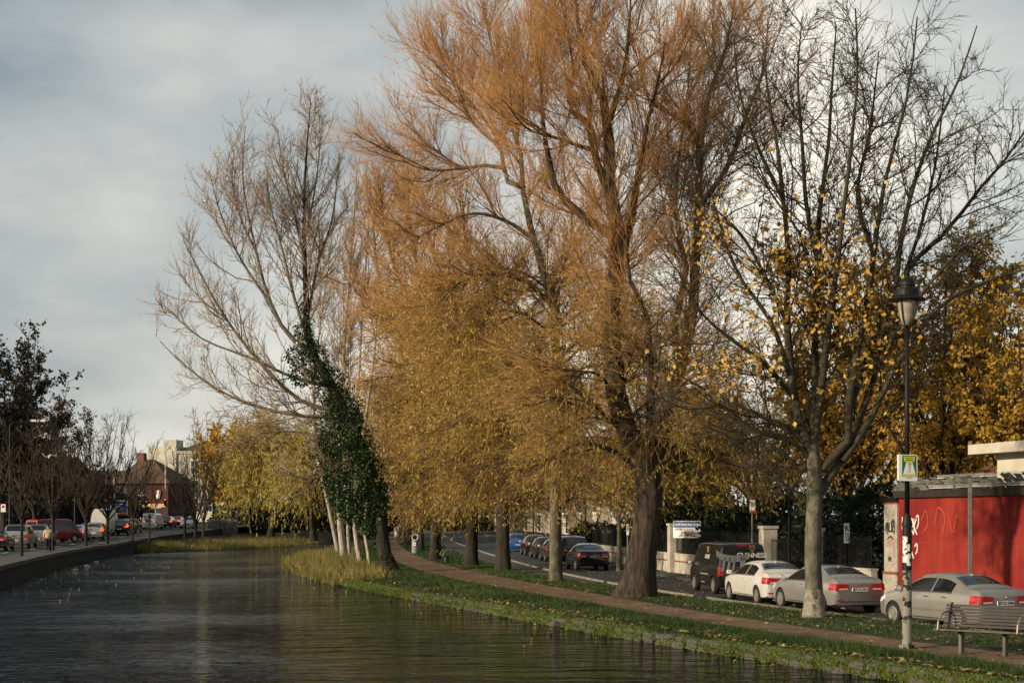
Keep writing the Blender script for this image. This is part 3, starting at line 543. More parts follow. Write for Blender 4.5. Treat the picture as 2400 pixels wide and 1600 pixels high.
def spikes3(pts, rad):
    """three sided twigs that taper to a point: pts (N,S,3), rad (N,S) -> verts, quads, tris"""
    N_, S = pts.shape[:2]
    if S > 2: v, q = tubes(pts[:, :-1], rad[:, :-1], 3)
    else:
        d = nrm(pts[:, 1] - pts[:, 0]); ref = np.where((np.abs(d[:, 2]) < .75)[:, None], np.array([0, 0, 1.]), np.array([1., .3, 0])); u = nrm(np.cross(d, ref)); w_ = np.cross(u, d); a = np.arange(3) * 2 * np.pi / 3
        v = (pts[:, 0][:, None] + rad[:, 0][:, None, None] * (u[:, None] * np.cos(a)[None, :, None] + w_[:, None] * np.sin(a)[None, :, None])).reshape(-1, 3); q = np.zeros((0, 4), int)
    nb = len(v); v = np.concatenate([v, pts[:, -1]]); b_ = (np.arange(N_) * (S - 1) + S - 2)[:, None] * 3; j = np.arange(3)[None]
    t = np.stack([b_ + j, b_ + (j + 1) % 3, np.broadcast_to(nb + np.arange(N_)[:, None], (N_, 3))], -1).reshape(-1, 3)
    return v, q, t
def grow(pos, d, ln, S, jit, trop, r):
    """N branches of S segments; trop (N,3) bends them as they grow"""
    out_ = [pos]; d = nrm(d)
    for _ in range(S):
        pos = pos + d * (ln / S)[:, None]; out_.append(pos); d = nrm(d + r.normal(0, jit, d.shape) + trop / S)
    return np.stack(out_, 1)
def spawn(pts, counts, tmin, ang, angsd, r, tmax=1.0):
    N_, S = pts.shape[:2]; pi = np.repeat(np.arange(N_), counts); n = len(pi); t = tmin + (tmax - tmin) * r.uniform(0, 1, n); f = t * (S - 1); i = np.minimum(f.astype(int), S - 2); fr = (f - i)[:, None]
    pos = pts[pi, i] * (1 - fr) + pts[pi, i + 1] * fr; tan = nrm(pts[pi, i + 1] - pts[pi, i])
    perp = nrm(np.cross(tan, nrm(r.normal(0, 1, (n, 3))))); a = np.radians(np.clip(r.normal(ang, angsd, n), 5, 110))[:, None]
    return pos, tan * np.cos(a) + perp * np.sin(a), t, pi
def leaf_quads(pos, d, L, W, r):
    n = len(pos); d = nrm(d); s = nrm(np.cross(d, nrm(r.normal(0, 1, (n, 3))))); L = L[:, None]; W = W[:, None]
    v = np.stack([pos, pos + d * L * .45 + s * W / 2, pos + d * L, pos + d * L * .45 - s * W / 2], 1).reshape(-1, 3); i = np.arange(n)[:, None] * 4
    return v, np.concatenate([i, i + 1, i + 2, i + 3], 1)
def along(pts, n, r, tmin=0.0):
    N_, S = pts.shape[:2]; pi = r.integers(0, N_, n); f = (tmin + (1 - tmin) * r.uniform(0, 1, n)) * (S - 1); i = np.minimum(f.astype(int), S - 2); fr = (f - i)[:, None]
    return pts[pi, i] * (1 - fr) + pts[pi, i + 1] * fr, nrm(pts[pi, i + 1] - pts[pi, i])
def trunk_mesh(paths, base, m, r, k=14, rough=.07, flare=1.5, name='trunk'):
    V, Q, o = [], [], 0
    for j, (p, rad) in enumerate(paths):
        n = 26 if j == 0 else 12; q, rr = resample(p, n, rad); kk = k if j == 0 else 7
        if j == 0 and flare > 1: s = np.linspace(0, 1, n); rr = rr * (1 + (flare - 1) * np.exp(-s * np.linalg.norm(q[-1] - q[0]) / .55))
        v, f = tubes(q[None], rr[None], kk); v = v.reshape(n, kk, 3); c = q[:, None]; a = np.arange(kk) * 2 * np.pi / kk
        ns = 1 + rough * (np.sin(3 * a + r.uniform(0, 6))[None] * .7 + np.sin(5 * a + r.uniform(0, 6))[None] * .5 + r.normal(0, .35, (n, kk)))
        if j == 0: ns += (flare - 1) * .35 * np.exp(-np.linspace(0, 1, n) * np.linalg.norm(q[-1] - q[0]) / .35)[:, None] * np.sin(5 * a + 1)[None]
        v = c + (v - c) * ns[:, :, None]; V.append(v.reshape(-1, 3)); Q.append(f + o); o += n * kk
    return fmesh(name, np.concatenate(V) - base, [np.concatenate(Q)], m, smooth=True)
def px_limb(lst, Y0, r, spread=.25, base_off=0.0):
    """photo polyline at the tree's own distance, with the limb leaving that plane as it grows"""
    a = np.array([P(x, y, Y0) for x, y in lst]); L = np.linalg.norm(np.diff(a[:, [0, 2]], axis=0), axis=1); s = np.r_[0, np.cumsum(L)]
    dmax = r.uniform(-1, 1) * spread * s[-1]; dy = base_off + dmax * (s / s[-1]) ** 1.1
    return np.array([P(x, y, Y0 + q) for (x, y), q in zip(lst, dy)])
def build_tree(name, label, base, trunk_paths, limbs, sp, seed, group=None, cat='tree', bark='bark_willow', flare=1.4, rough=.07, limb_bark=None):
    """limbs: list of (points, r0, r1); sp: how the crown branches"""
    r = np.random.default_rng(seed); base = np.asarray(base, float)
    root = thing(name, label, cat, base, group=group)
    lp_ = [(l[0], np.linspace(l[1], l[2], len(l[0]))) for l in limbs]
    link('trunk', trunk_mesh(list(trunk_paths) + ([] if limb_bark else lp_), base, bark, r, flare=flare, rough=rough), root)
    if limb_bark: link('limbs', trunk_mesh([lp_[0]] + lp_, base, limb_bark, r, k=7, flare=1.0, rough=rough, name='limbs'), root)['kind'] = 'stuff'
    S = 15; LP = np.stack([resample(l[0], S) for l in limbs]); LL = np.linalg.norm(np.diff(LP, axis=1), axis=2).sum(1)
    top = max(LP[:, :, 2].max(), base[2] + 1)
    weep = sp.get('weep'); up = np.array([0, 0, 1.])
    def wdn(p): return np.zeros(len(p)) if weep is None else np.clip((weep[1] - p[:, 2]) / (weep[1] - weep[0]), 0, 1)
    c2 = r.poisson(LL * sp['l2_per_m']); p2, d2, t2, i2 = spawn(LP, c2, sp.get('tmin', .15), sp['l2_ang'], 12, r)
    # limb tips run on as a few leading shoots
    ln2 = r.uniform(*sp['l2_len'], len(p2)) * (1.15 - sp.get('tip', .55) * t2); w2 = wdn(p2)
    B2 = grow(p2, d2, ln2, 4, sp.get('jit', .10), up * (sp['l2_up'] * (1 - w2) - .25 * w2)[:, None], r)
    c3 = r.poisson(sp['l3_n'] * ln2 / np.mean(sp['l2_len']) * (1 - sp.get('thin3', .30) * w2)); p3, d3, t3, i3 = spawn(B2, c3, .12, sp['l3_ang'], 13, r)
    w3 = wdn(p3); ln3 = r.uniform(*sp['l3_len'], len(p3)) * (1.1 - .4 * t3) * (1 + sp.get('long3', .1) * w3)
    B3 = grow(p3, d3, ln3, 2, sp.get('jit', .10), up * (sp['l3_up'] * (1 - w3) - sp.get('down', 1.5) * w3)[:, None], r)
    zlow = sp.get('zmin', base[2] + .4) + np.abs(r.normal(0, sp.get('zvar', .2), len(B3))); kp = B3[:, :, 2].min(1) > zlow; B3, w3, ln3 = B3[kp], w3[kp], ln3[kp]
    c4 = r.poisson(sp['l4_n'] * (1 - sp.get('thin4', .6) * w3)); p4, d4, t4, i4 = spawn(B3, c4, .1, sp['l4_ang'], 12, r)
    w4 = wdn(p4); ln4 = r.uniform(*sp['l4_len'], len(p4)); d4 = nrm(d4 + up * (.5 * (sp.get('l4_up', sp['l3_up']) * (1 - w4) - sp.get('down', 1.5) * w4))[:, None]); B4 = grow(p4, d4, ln4, 1, .08, up * (sp.get('l4_up', sp['l3_up']) * (1 - w4) - sp.get('down', 1.5) * w4)[:, None], r)
    kp = B4[:, :, 2].min(1) > sp.get('zmin', base[2] + .4); B4, w4 = B4[kp], w4[kp]
    ra, rb, rc = sp['rad']
    def clipz(B):                                        # nothing hangs into the ground
        B[:, :, 2] = np.maximum(B[:, :, 2], sp.get('zmin', base[2] + .4)); return B
    v, q = tubes(clipz(B2), ra * (ln2 / ln2.mean()).clip(.5, 1.6)[:, None] * np.linspace(1, .42, 5)[None], 3)
    o = link('branches', fmesh('branches', v - base, [q], sp['m2'], smooth=True), root); o['kind'] = 'stuff'
    v3, q3, t3_ = spikes3(clipz(B3), rb * np.linspace(1, .5, 3)[None].repeat(len(B3), 0)); v4, q4, t4_ = spikes3(clipz(B4), rc * 1.25 * np.ones((len(B4), 2)))
    mi = None; ms = sp['m3']
    if isinstance(ms, (list, tuple)):
        f3 = (w3 + r.normal(0, .33, len(w3))) > .5; f4 = (w4 + r.normal(0, .33, len(w4))) > .5
        mi = np.concatenate([np.repeat(f3, 3), np.repeat(f3, 3), np.repeat(f4, 3)]).astype(int)
    o = link('twigs', fmesh('twigs', np.concatenate([v3, v4]) - base, [q3, np.concatenate([t3_, t4_ + len(v3)])], ms, midx=mi), root); o['kind'] = 'stuff'
    lf = sp.get('leaf')
    if lf:
        B = np.concatenate([resample_many(B3, 2), B4]); n = lf['n']
        p, d = along(B, n, r); z0, z1 = lf.get('z', (-1e3, 1e3)); fz = lf.get('fade', 1.0)
        keep = (p[:, 2] > z0 + r.normal(0, fz, n)) & (p[:, 2] < z1 + r.normal(0, fz, n))
        if 'where' in lf: keep &= lf['where'](p, r)
        p, d = p[keep], d[keep]
        dd = nrm(d * lf.get('follow', .6) + r.normal(0, lf.get('rnd', .5), p.shape) + np.array([0, 0, -lf.get('droop', .5)]))
        L = r.uniform(*lf['len'], len(p)); v, q = leaf_quads(p, dd, L, L * lf['ratio'], r)
        v[:, 2] = np.maximum(v[:, 2], sp.get('zmin', base[2] + .3))
        o = link('foliage', fmesh('foliage', v - base, [q], lf['m']), root); o['kind'] = 'stuff'
    return root, LP, B2, B3, B4
def resample_many(B, n):
    i = np.linspace(0, B.shape[1] - 1, n).round().astype(int); return B[:, i]
def auto_limbs(base, th, height, spread, n, r, r0, up=.9, lean=(0, 0), tmin=.55):
    """limbs leaving a trunk of height th, curving up to the crown outline"""
    res = []; ga = 2.39996
    for i in range(n):
        a = i * ga + r.uniform(-.3, .3); s = tmin + (1 - tmin) * (i + .5) / n; z0 = th * s; reach = spread * r.uniform(.65, 1.0) * (1 - .45 * (i / n)); hh = (height - z0) * r.uniform(.68, 1.0)
        dx, dy = math.cos(a) * reach + lean[0], math.sin(a) * reach + lean[1]; b_ = base + np.array([0, 0, z0])
        res.append((np.array([b_, b_ + [dx * .42, dy * .42, hh * .30], b_ + [dx * .8, dy * .8, hh * .65], b_ + [dx * .98, dy * .98, hh]]), r0 * r.uniform(.6, 1), .02))
    return res

def curtain(path, n, spread, r, t0=0.0, t1=.6, rad=.07):
    """arching side limbs that carry the hanging shoots"""
    res = []; q = resample(path, 60)
    for i in range(n):
        b_ = q[int((t0 + (t1 - t0) * (i + r.uniform(0, 1)) / n) * 59)]; a = i * 2.4 + r.uniform(-.4, .4); L = spread * r.uniform(.55, 1.0); d = np.array([math.cos(a), math.sin(a), 0]); u = np.array([0, 0, 1.])
        res.append((np.array([b_, b_ + d * .35 * L + u * .20 * L, b_ + d * .72 * L + u * .20 * L, b_ + d * 1.0 * L - u * .02 * L]), rad * r.uniform(.7, 1.1), .018))
    return res
WILLOW = dict(l2_per_m=3.2, l2_len=(1.3, 3.4), l2_ang=38, l2_up=.45, l3_n=15, l3_len=(1.0, 2.7), l3_ang=30, l3_up=.50, l4_n=8, thin4=.72, l4_len=(.4, 1.1), l4_ang=28, down=1.0, zvar=1.1,
              rad=(.027, .0098, .0056), m2='branch_willow', m3=['twig_orange', 'twig_gold'], jit=.09)
# ---- the two great willows of the foreground --------------------------------------------------------------
r0 = np.random.default_rng(11)
base = G(1500, 1400, .42); Y0 = base[1]
tp = [P(1494, 1402, Y0), P(1506, 1300, Y0), P(1522, 1180, Y0), P(1515, 1090, Y0), P(1475, 1020, Y0)]; tp[0][2] = .35
def pl(l, a, b_, sp=.25, bo=0.): return (px_limb(l, Y0, r0, sp, bo), a, b_)
limbs = [pl([(1475, 1020), (1446, 930), (1434, 800), (1432, 700), (1450, 600), (1446, 527), (1430, 446), (1426, 357), (1430, 268), (1404, 214), (1372, 152), (1363, 90), (1350, 22), (1345, -60)], .42, .03, .08),
         pl([(1446, 560), (1363, 504), (1305, 446), (1287, 379), (1274, 304), (1268, 200), (1255, 90)], .20, .025, .3),
         pl([(1432, 470), (1390, 348), (1381, 290), (1332, 250), (1345, 178), (1332, 89), (1310, -20)], .16, .025, -.2),
         pl([(1385, 350), (1363, 344), (1296, 321), (1238, 303), (1190, 250)], .10, .02, .4),
         pl([(1455, 600), (1480, 513), (1493, 424), (1506, 357), (1515, 299), (1540, 200), (1560, 100)], .19, .03, .3),
         pl([(1522, 1140), (1556, 1010), (1600, 850), (1628, 700), (1632, 580), (1640, 480), (1640, 357), (1662, 223), (1700, 120), (1720, 20)], .30, .03, .25),
         pl([(1638, 400), (1627, 303), (1555, 259), (1528, 241), (1500, 150)], .11, .025, -.4),
         pl([(1520, 1080), (1526, 900), (1520, 790), (1515, 735), (1476, 656), (1470, 560)], .18, .04, .35),
         pl([(1600, 850), (1580, 770), (1610, 640), (1585, 520), (1590, 380), (1610, 240), (1620, 90)], .14, .025, .6),
         pl([(1640, 480), (1700, 400), (1745, 280), (1790, 160), (1800, 40)], .12, .02, .5),
         pl([(1430, 280), (1460, 180), (1475, 60), (1480, -50)], .12, .02, -.4),
         pl([(1500, 1100), (1420, 1050), (1350, 1040), (1290, 1080)], .12, .03, -.5),
         pl([(1525, 1100), (1600, 1060), (1670, 1060), (1730, 1100)], .12, .03, -.4),
         pl([(1475, 1020), (1400, 960), (1330, 900), (1270, 880)], .12, .03, .8)]
limbs += curtain([tp[2], tp[3], tp[4], *limbs[0][0][1:4]], 9, 4.2, r0, .10, .62) + curtain(limbs[5][0][:4], 5, 3.6, r0, .1, .7)
sp = dict(WILLOW, weep=(3.5, 14.0), zmin=2.9, leaf=dict(n=90000, m='leaf_willow_low', len=(.12, .23), ratio=.22, z=(0, 8.6), fade=2.2, rnd=.7, follow=.7, droop=.5))
build_tree('willow_tree', 'huge old willow with dark furrowed leaning trunk beside the towpath, nearest willow', base, [(tp, [.60, .52, .48, .45, .42])], limbs, sp, 21, 'willows along the towpath', flare=1.45, rough=.09)

base = G(1303, 1364, .42); Y0 = base[1]; r0 = np.random.default_rng(12)
tp = [P(1303, 1366, Y0), P(1302, 1250, Y0), P(1302, 1150, Y0), P(1305, 1040, Y0), P(1316, 980, Y0)]; tp[0][2] = .35
limbs = [pl([(1316, 980), (1309, 906), (1302, 800), (1300, 710), (1280, 648), (1261, 603), (1247, 549), (1234, 482), (1225, 437), (1229, 402), (1216, 348), (1207, 330), (1180, 220), (1150, 100), (1130, 10)], .24, .025, .06),
         pl([(1226, 440), (1194, 429), (1180, 388), (1171, 339), (1120, 260), (1050, 180), (990, 120)], .13, .02, .3),
         pl([(1185, 395), (1136, 388), (1087, 393), (1020, 350), (950, 290)], .10, .02, -.3),
         pl([(1085, 393), (1020, 400), (960, 385), (910, 335)], .06, .015, .3),
         pl([(1210, 335), (1225, 220), (1240, 110), (1245, 0)], .10, .02, .4),
         pl([(1175, 345), (1110, 290), (1070, 190), (1040, 110)], .09, .02, -.5),
         pl([(1302, 940), (1230, 880), (1140, 820), (1080, 780), (1010, 770)], .14, .025, .25),
         pl([(1250, 560), (1190, 520), (1110, 500), (1030, 530), (970, 560)], .10, .02, .5),
         pl([(1300, 720), (1230, 660), (1150, 640), (1080, 660), (1020, 720)], .12, .02, -.6),
         pl([(1290, 690), (1330, 600), (1340, 500), (1320, 400)], .10, .02, .6),
         pl([(1305, 1040), (1240, 1010), (1170, 1020), (1110, 1060)], .12, .025, -.6),
         pl([(1300, 860), (1350, 800), (1390, 770), (1420, 800)], .10, .02, -.8)]
limbs += curtain([tp[2], tp[3], tp[4], *limbs[0][0][1:5]], 18, 6.0, r0, .0, 1.0) + curtain([tp[2] - [0, 0, .8], tp[2] + [0, 0, .8]], 6, 4.0, r0, 0, 1, .05)
sp = dict(WILLOW, weep=(5, 17), zmin=2.2, long3=.45, l3_n=15, leaf=dict(n=120000, m='leaf_willow', len=(.13, .25), ratio=.21, z=(0, 11.8), fade=2.8, rnd=.7, follow=.7, droop=.5))
build_tree('willow_tree', 'tall willow with straight grey mossy trunk in the middle of the verge', base, [(tp, [.28, .265, .255, .25, .24])], limbs, sp, 22, 'willows along the towpath', bark='bark_grey', flare=1.25, rough=.04)

# ---- willows farther up the verge --------------------------------------------------------------------------
def verge_willow(px, py, rad, seed, label, limbs_px, sp_kw, nleaf, auto=0, height=17, spread=6, lw=(.13, .24), bark='bark_dark', zleaf=12.0, th=5.5, lean=(0, 0), zmin=1.9, up_to=None):
    global Y0, r0
    base = G(px, py, .42); Y0 = base[1]; r0 = np.random.default_rng(seed)
    dx = r0.normal(0, .1); tp = [base + [0, 0, -.08], base + [dx * .5, 0, th * .4], base + [dx, 0, th]]
    limbs = [pl(*l) for l in limbs_px] + (auto_limbs(base + [dx, 0, 0], th, height, spread, auto, r0, rad * .42, lean=lean) if auto else [])
    if limbs_px: limbs += curtain([base + [dx, 0, 4.0], base + [dx - .8, 0, 15]], 14, 5.2, r0, 0, 1) + curtain([base + [0, 0, 3.0], base + [0, 0, 4.6]], 7, 3.6, r0, 0, 1, .05)
    sp = dict(WILLOW, weep=(4, 17), zmin=zmin, long3=.5, rad=(.034, .0150, .0092), leaf=dict(n=nleaf, m='leaf_willow', len=lw, ratio=.22, z=(0, zleaf), fade=3.0, rnd=.7, follow=.7, droop=.5)); sp.update(sp_kw)
    return build_tree('willow_tree', label, base, [(tp, [rad, rad * .92, rad * .85])], limbs, sp, seed, 'willows along the towpath', bark=bark, flare=1.35, rough=.08)
verge_willow(1180, 1337, .38, 31, 'dark trunked willow between the grey trunk and the leafy one, broad orange crown', [([(1180, 1150), (1170, 1000), (1140, 850), (1120, 700), (1090, 560), (1085, 470)], .24, .03, .2), ([(1130, 760), (1040, 650), (1000, 520), (990, 440)], .12, .02, .4), ([(1172, 1010), (1080, 900), (1020, 800), (990, 700)], .14, .02, -.5), ([(1150, 900), (1190, 760), (1180, 620)], .1, .02, -.5), ([(1178, 1100), (1100, 1040), (1030, 1030)], .1, .02, -.8)], dict(l2_per_m=4.2, l3_n=10, l4_n=4.8), 70000, lean=(-.5, 0))
verge_willow(1104, 1326, .38, 32, 'willow with hanging leaves down its trunk beside the far bench', [([(1104, 1150), (1060, 960), (1010, 800), (980, 640), (960, 500), (955, 430)], .22, .03, .3), ([(1040, 900), (970, 849), (946, 791), (917, 743), (850, 700), (820, 660)], .12, .02, -.2), ([(1000, 760), (930, 640), (900, 520), (890, 440)], .12, .02, .4), ([(1090, 1080), (1000, 1010), (930, 1000)], .1, .02, -.6), ([(1075, 1020), (1090, 850), (1060, 700), (1050, 560)], .12, .02, .5)], dict(l2_per_m=4.2, l3_n=10, l4_n=4.8), 76000, zmin=.9)
verge_willow(1020, 1312, .36, 33, 'dark leaning willow trunk behind the far bench', [([(1020, 1150), (980, 980), (950, 850), (900, 720), (880, 600), (875, 480)], .2, .03, .3), ([(990, 1020), (930, 960), (880, 930)], .1, .02, -.4)], dict(l2_per_m=3.8, l3_n=8, l4_n=3.5), 36000, auto=4, height=17, spread=5, lw=(.15, .28))
for i, (px, py, rd) in enumerate(((987, 1291, .26), (959, 1277, .30), (947, 1272, .28), (938, 1267, .3))):
    verge_willow(px, py, rd, 40 + i, ['slim willow trunk just behind the nearer litter bin', 'willow trunk next beyond the nearer litter bin', 'willow trunk second from the end of the visible towpath', 'farthest willow trunk by the distant litter bin'][i], [], dict(l2_per_m=1.6, l3_n=6, l4_n=2, rad=(.05, .025, .016)), 6500, auto=9, height=17, spread=5, lw=(.22, .40), lean=(-.8, 0), zleaf=15)

# ---- bare tree with fan crown at the right, some big yellow leaves left ------------------------------------
base = G(1910, 1450, .42); Y0 = base[1]; r0 = np.random.default_rng(13)
tp = [P(1908, 1452, Y0), P(1908, 1380, Y0), P(1905, 1300, Y0), P(1908, 1200, Y0), P(1910, 1150, Y0), P(1908, 1080, Y0), P(1906, 1040, Y0)]; tp[0][2] = .35
limbs = [pl([(1902, 1060), (1874, 988), (1854, 860), (1844, 733), (1849, 631), (1834, 452), (1823, 350), (1800, 220), (1790, 100)], .14, .02, .2),
         pl([(1906, 1050), (1910, 988), (1910, 809), (1918, 605), (1920, 503), (1941, 350), (1950, 200), (1960, 60)], .13, .02, .1),
         pl([(1908, 1040), (1925, 911), (1946, 733), (1961, 631), (1976, 503), (1994, 350), (2010, 180), (2005, 20)], .12, .02, -.2),
         pl([(1925, 1100), (1975, 1070), (1987, 962), (2007, 835), (2033, 707), (2048, 605), (2063, 478), (2094, 350), (2130, 210), (2150, 40)], .14, .02, .15),
         pl([(1915, 1160), (1945, 1120), (1976, 1070), (2012, 988), (2058, 860), (2099, 707), (2150, 560), (2190, 400), (2215, 200)], .15, .02, -.25),
         pl([(1985, 970), (2010, 905), (2060, 760), (2130, 625), (2216, 544), (2318, 416), (2369, 360), (2430, 250)], .11, .02, .15),
         pl([(1976, 1080), (2030, 1000), (2114, 835), (2216, 707), (2310, 660), (2410, 630)], .11, .02, -.2),
         pl([(2050, 880), (2110, 760), (2200, 640), (2280, 560), (2370, 520)], .07, .015, .4),
         pl([(1900, 1060), (1869, 1018), (1788, 978), (1706, 937), (1630, 901), (1543, 850)], .09, .015, .15),
         pl([(1902, 1075), (1869, 1044), (1757, 1003), (1690, 950), (1620, 960), (1540, 930)], .08, .015, -.3),
         pl([(1852, 880), (1810, 760), (1727, 636), (1680, 500), (1650, 380)], .08, .015, .3),
         pl([(1846, 760), (1798, 656), (1732, 544), (1660, 480), (1604, 452)], .07, .015, -.4),
         pl([(1860, 930), (1790, 850), (1720, 800), (1650, 740), (1590, 640)], .08, .015, .5),
         pl([(1900, 1180), (1880, 1160), (1850, 1143), (1808, 1095)], .07, .02, .1), pl([(1900, 1100), (1850, 1094), (1798, 1095)], .05, .015, .2),
         pl([(1918, 620), (1890, 480), (1880, 330), (1870, 180), (1880, 40)], .08, .015, .4), pl([(2050, 600), (2010, 470), (2040, 300), (2060, 120)], .08, .015, .5),
         pl([(1836, 470), (1770, 330), (1730, 200), (1720, 90)], .06, .015, .5), pl([(2095, 720), (2120, 520), (2170, 350), (2250, 180), (2290, 60)], .08, .015, -.3),
         pl([(1946, 740), (1900, 640), (1880, 560), (1800, 440), (1760, 330)], .06, .015, -.6)]
POLL = dict(l2_per_m=3.4, l2_len=(.9, 3.0), l2_ang=46, l2_up=.45, l3_n=10, l3_len=(.45, 1.4), l3_ang=44, l3_up=.35, l4_n=4.2, l4_len=(.2, .6), l4_ang=42, l4_up=.3, rad=(.019, .010, .0066), m2='branch_dark', m3='twig_dark', jit=.13, tmin=.12, zmin=3.0)
bare, LPp, B2p, B3p, B4p = build_tree('bare_tree', 'grey trunked bare tree with fanning branches and a few yellow leaves', base, [(tp, [.265, .235, .225, .225, .23, .2, .14])], limbs, POLL, 23, bark='bark_grey', limb_bark='branch_dark', flare=1.35, rough=.035)
# limewashed foot of the trunk
rr = np.random.default_rng(5); me = trunk_mesh([([tp[0], tp[0] * .45 + tp[1] * .55, tp[1]], [.278, .252, .242])], base, 'bark_limewash', rr, flare=1.33, rough=.03, name='limewash'); link('whitewashed_base', me, bare)
# its large leaves: the 300 biggest as single leaves, the rest as one mass
def big_leaf(seed):
    r = np.random.default_rng(seed); n = 10; a = np.linspace(0, 2 * np.pi, n, endpoint=False); rad = np.where(np.arange(n) % 2 == 0, .55, .34) * r.uniform(.85, 1.15, n); rad[0] = .12
    v = np.concatenate([[[0, 0, 0]], np.stack([rad * np.sin(a), .5 - rad * np.cos(a), .10 * np.cos(2 * a) + r.normal(0, .03, n)], 1)]); v[0] = (0, .5, -.03)
    return fmesh('leaf', v, [np.array([[0, 1 + i, 1 + (i + 1) % n] for i in range(n)])], 'leaf_yellow')
lm = [big_leaf(i) for i in range(10)]
r = np.random.default_rng(77); allB = np.concatenate([resample_many(B3p, 2), B4p])
p, d = along(allB, 60000, r); px = CX + p[:, 0] * F / p[:, 1]; py = YH - (p[:, 2] - HC) * F / p[:, 1]
spots = [(1690, 480, 75, 50), (1640, 560, 60, 70), (1750, 740, 110, 60), (1880, 660, 90, 90), (1960, 700, 100, 90), (1640, 850, 90, 40), (1600, 860, 60, 40), (1740, 850, 90, 60), (1900, 860, 110, 110), (1990, 780, 110, 120), (2060, 830, 90, 110), (1950, 1020, 70, 60), (1880, 620, 150, 150), (2040, 690, 70, 60)]
wgt = sum(np.exp(-((px - a) / c) ** 2 - ((py - b_) / e) ** 2) for a, b_, c, e in spots); idx = np.nonzero(r.uniform(0, 1, len(p)) < .15 * wgt)[0]; r.shuffle(idx)
print('big leaves', len(idx))
for j in idx[:300]:
    o = link('leaf', lm[int(r.integers(10))], bare); s = float(r.uniform(.15, .25)); o.scale = (s, s, s); o.location = p[j] - base; o.rotation_euler = tuple(float(q) for q in (r.normal(-1.2, .7), r.normal(0, .6), r.uniform(0, 6.28)))
rest = idx[300:3400]
if len(rest):
    dd = nrm(r.normal(0, .6, (len(rest), 3)) + [0, 0, -.6]); v, q = leaf_quads(p[rest], dd, r.uniform(.11, .19, len(rest)), r.uniform(.08, .15, len(rest)), r)
    o = link('leaf_mass', fmesh('leaf_mass', v - base, [q], 'leaf_yellow'), bare); o['kind'] = 'stuff'

# ---- ivy clad leaning tree and the pale stems on the spit ---------------------------------------------------
POP = dict(tip=.85, l2_per_m=2.9, l2_len=(1.6, 4.4), l2_ang=38, l2_up=1.0, l3_n=11, l3_len=(.7, 1.7), l3_ang=40, l3_up=.65, l4_n=3.4, l4_len=(.25, .6), l4_ang=38, l4_up=.5, rad=(.026, .013, .0085), m2='twig_grey', m3='twig_grey', jit=.09, tmin=.10, zmin=2.2)
base = G(908, 1338, .40); Y0 = base[1]; r0 = np.random.default_rng(14)
tpx = [(912, 1342), (898, 1280), (893, 1228), (884, 1150), (850, 1060), (818, 985), (774, 900), (728, 816), (717, 686), (713, 533), (717, 380), (728, 240)]
tp = [P(x, y, Y0) for x, y in tpx]; tp[0][2] = .3
limbs = [pl([(722, 740), (713, 533), (717, 380), (728, 236)], .10, .015, .05), pl([(735, 830), (675, 785), (637, 716), (598, 579), (568, 403), (575, 295)], .15, .015, .2), pl([(728, 816), (690, 700), (660, 579), (629, 456), (625, 380)], .10, .015, -.3),
         pl([(800, 960), (728, 950), (621, 862), (530, 747), (453, 609), (430, 563)], .14, .015, -.15), pl([(805, 972), (728, 976), (637, 961), (514, 915), (415, 839), (375, 800)], .13, .015, .2), pl([(770, 905), (705, 890), (591, 840), (468, 790), (385, 716)], .11, .015, .35),
         pl([(722, 740), (750, 600), (774, 533), (790, 418), (795, 360)], .09, .015, .3), pl([(718, 640), (690, 500), (665, 400), (650, 300)], .08, .015, -.4), pl([(640, 720), (560, 600), (510, 480), (490, 400)], .08, .015, .3), pl([(530, 747), (470, 700), (420, 640)], .06, .012, .3),
         pl([(716, 560), (740, 430), (750, 330), (748, 270)], .06, .012, .4), pl([(600, 590), (560, 500), (545, 420), (548, 350)], .06, .012, -.4), pl([(850, 1060), (770, 1030), (680, 1010), (600, 1020), (540, 1060)], .09, .012, .2), pl([(880, 1140), (790, 1110), (720, 1120), (640, 1100)], .08, .012, -.3)]
ivy, *_ = build_tree('ivy_tree', 'tall leaning bare tree with dark ivy wrapped round its trunk by the path', base, [(tp, [.40, .34, .34, .34, .34, .31, .27, .22, .15, .10, .06, .02])], limbs, POP, 24, bark='bark_dark', limb_bark='bark_limb', flare=1.5, rough=.07)
r = np.random.default_rng(3); V_, F_, no = [], [], 0
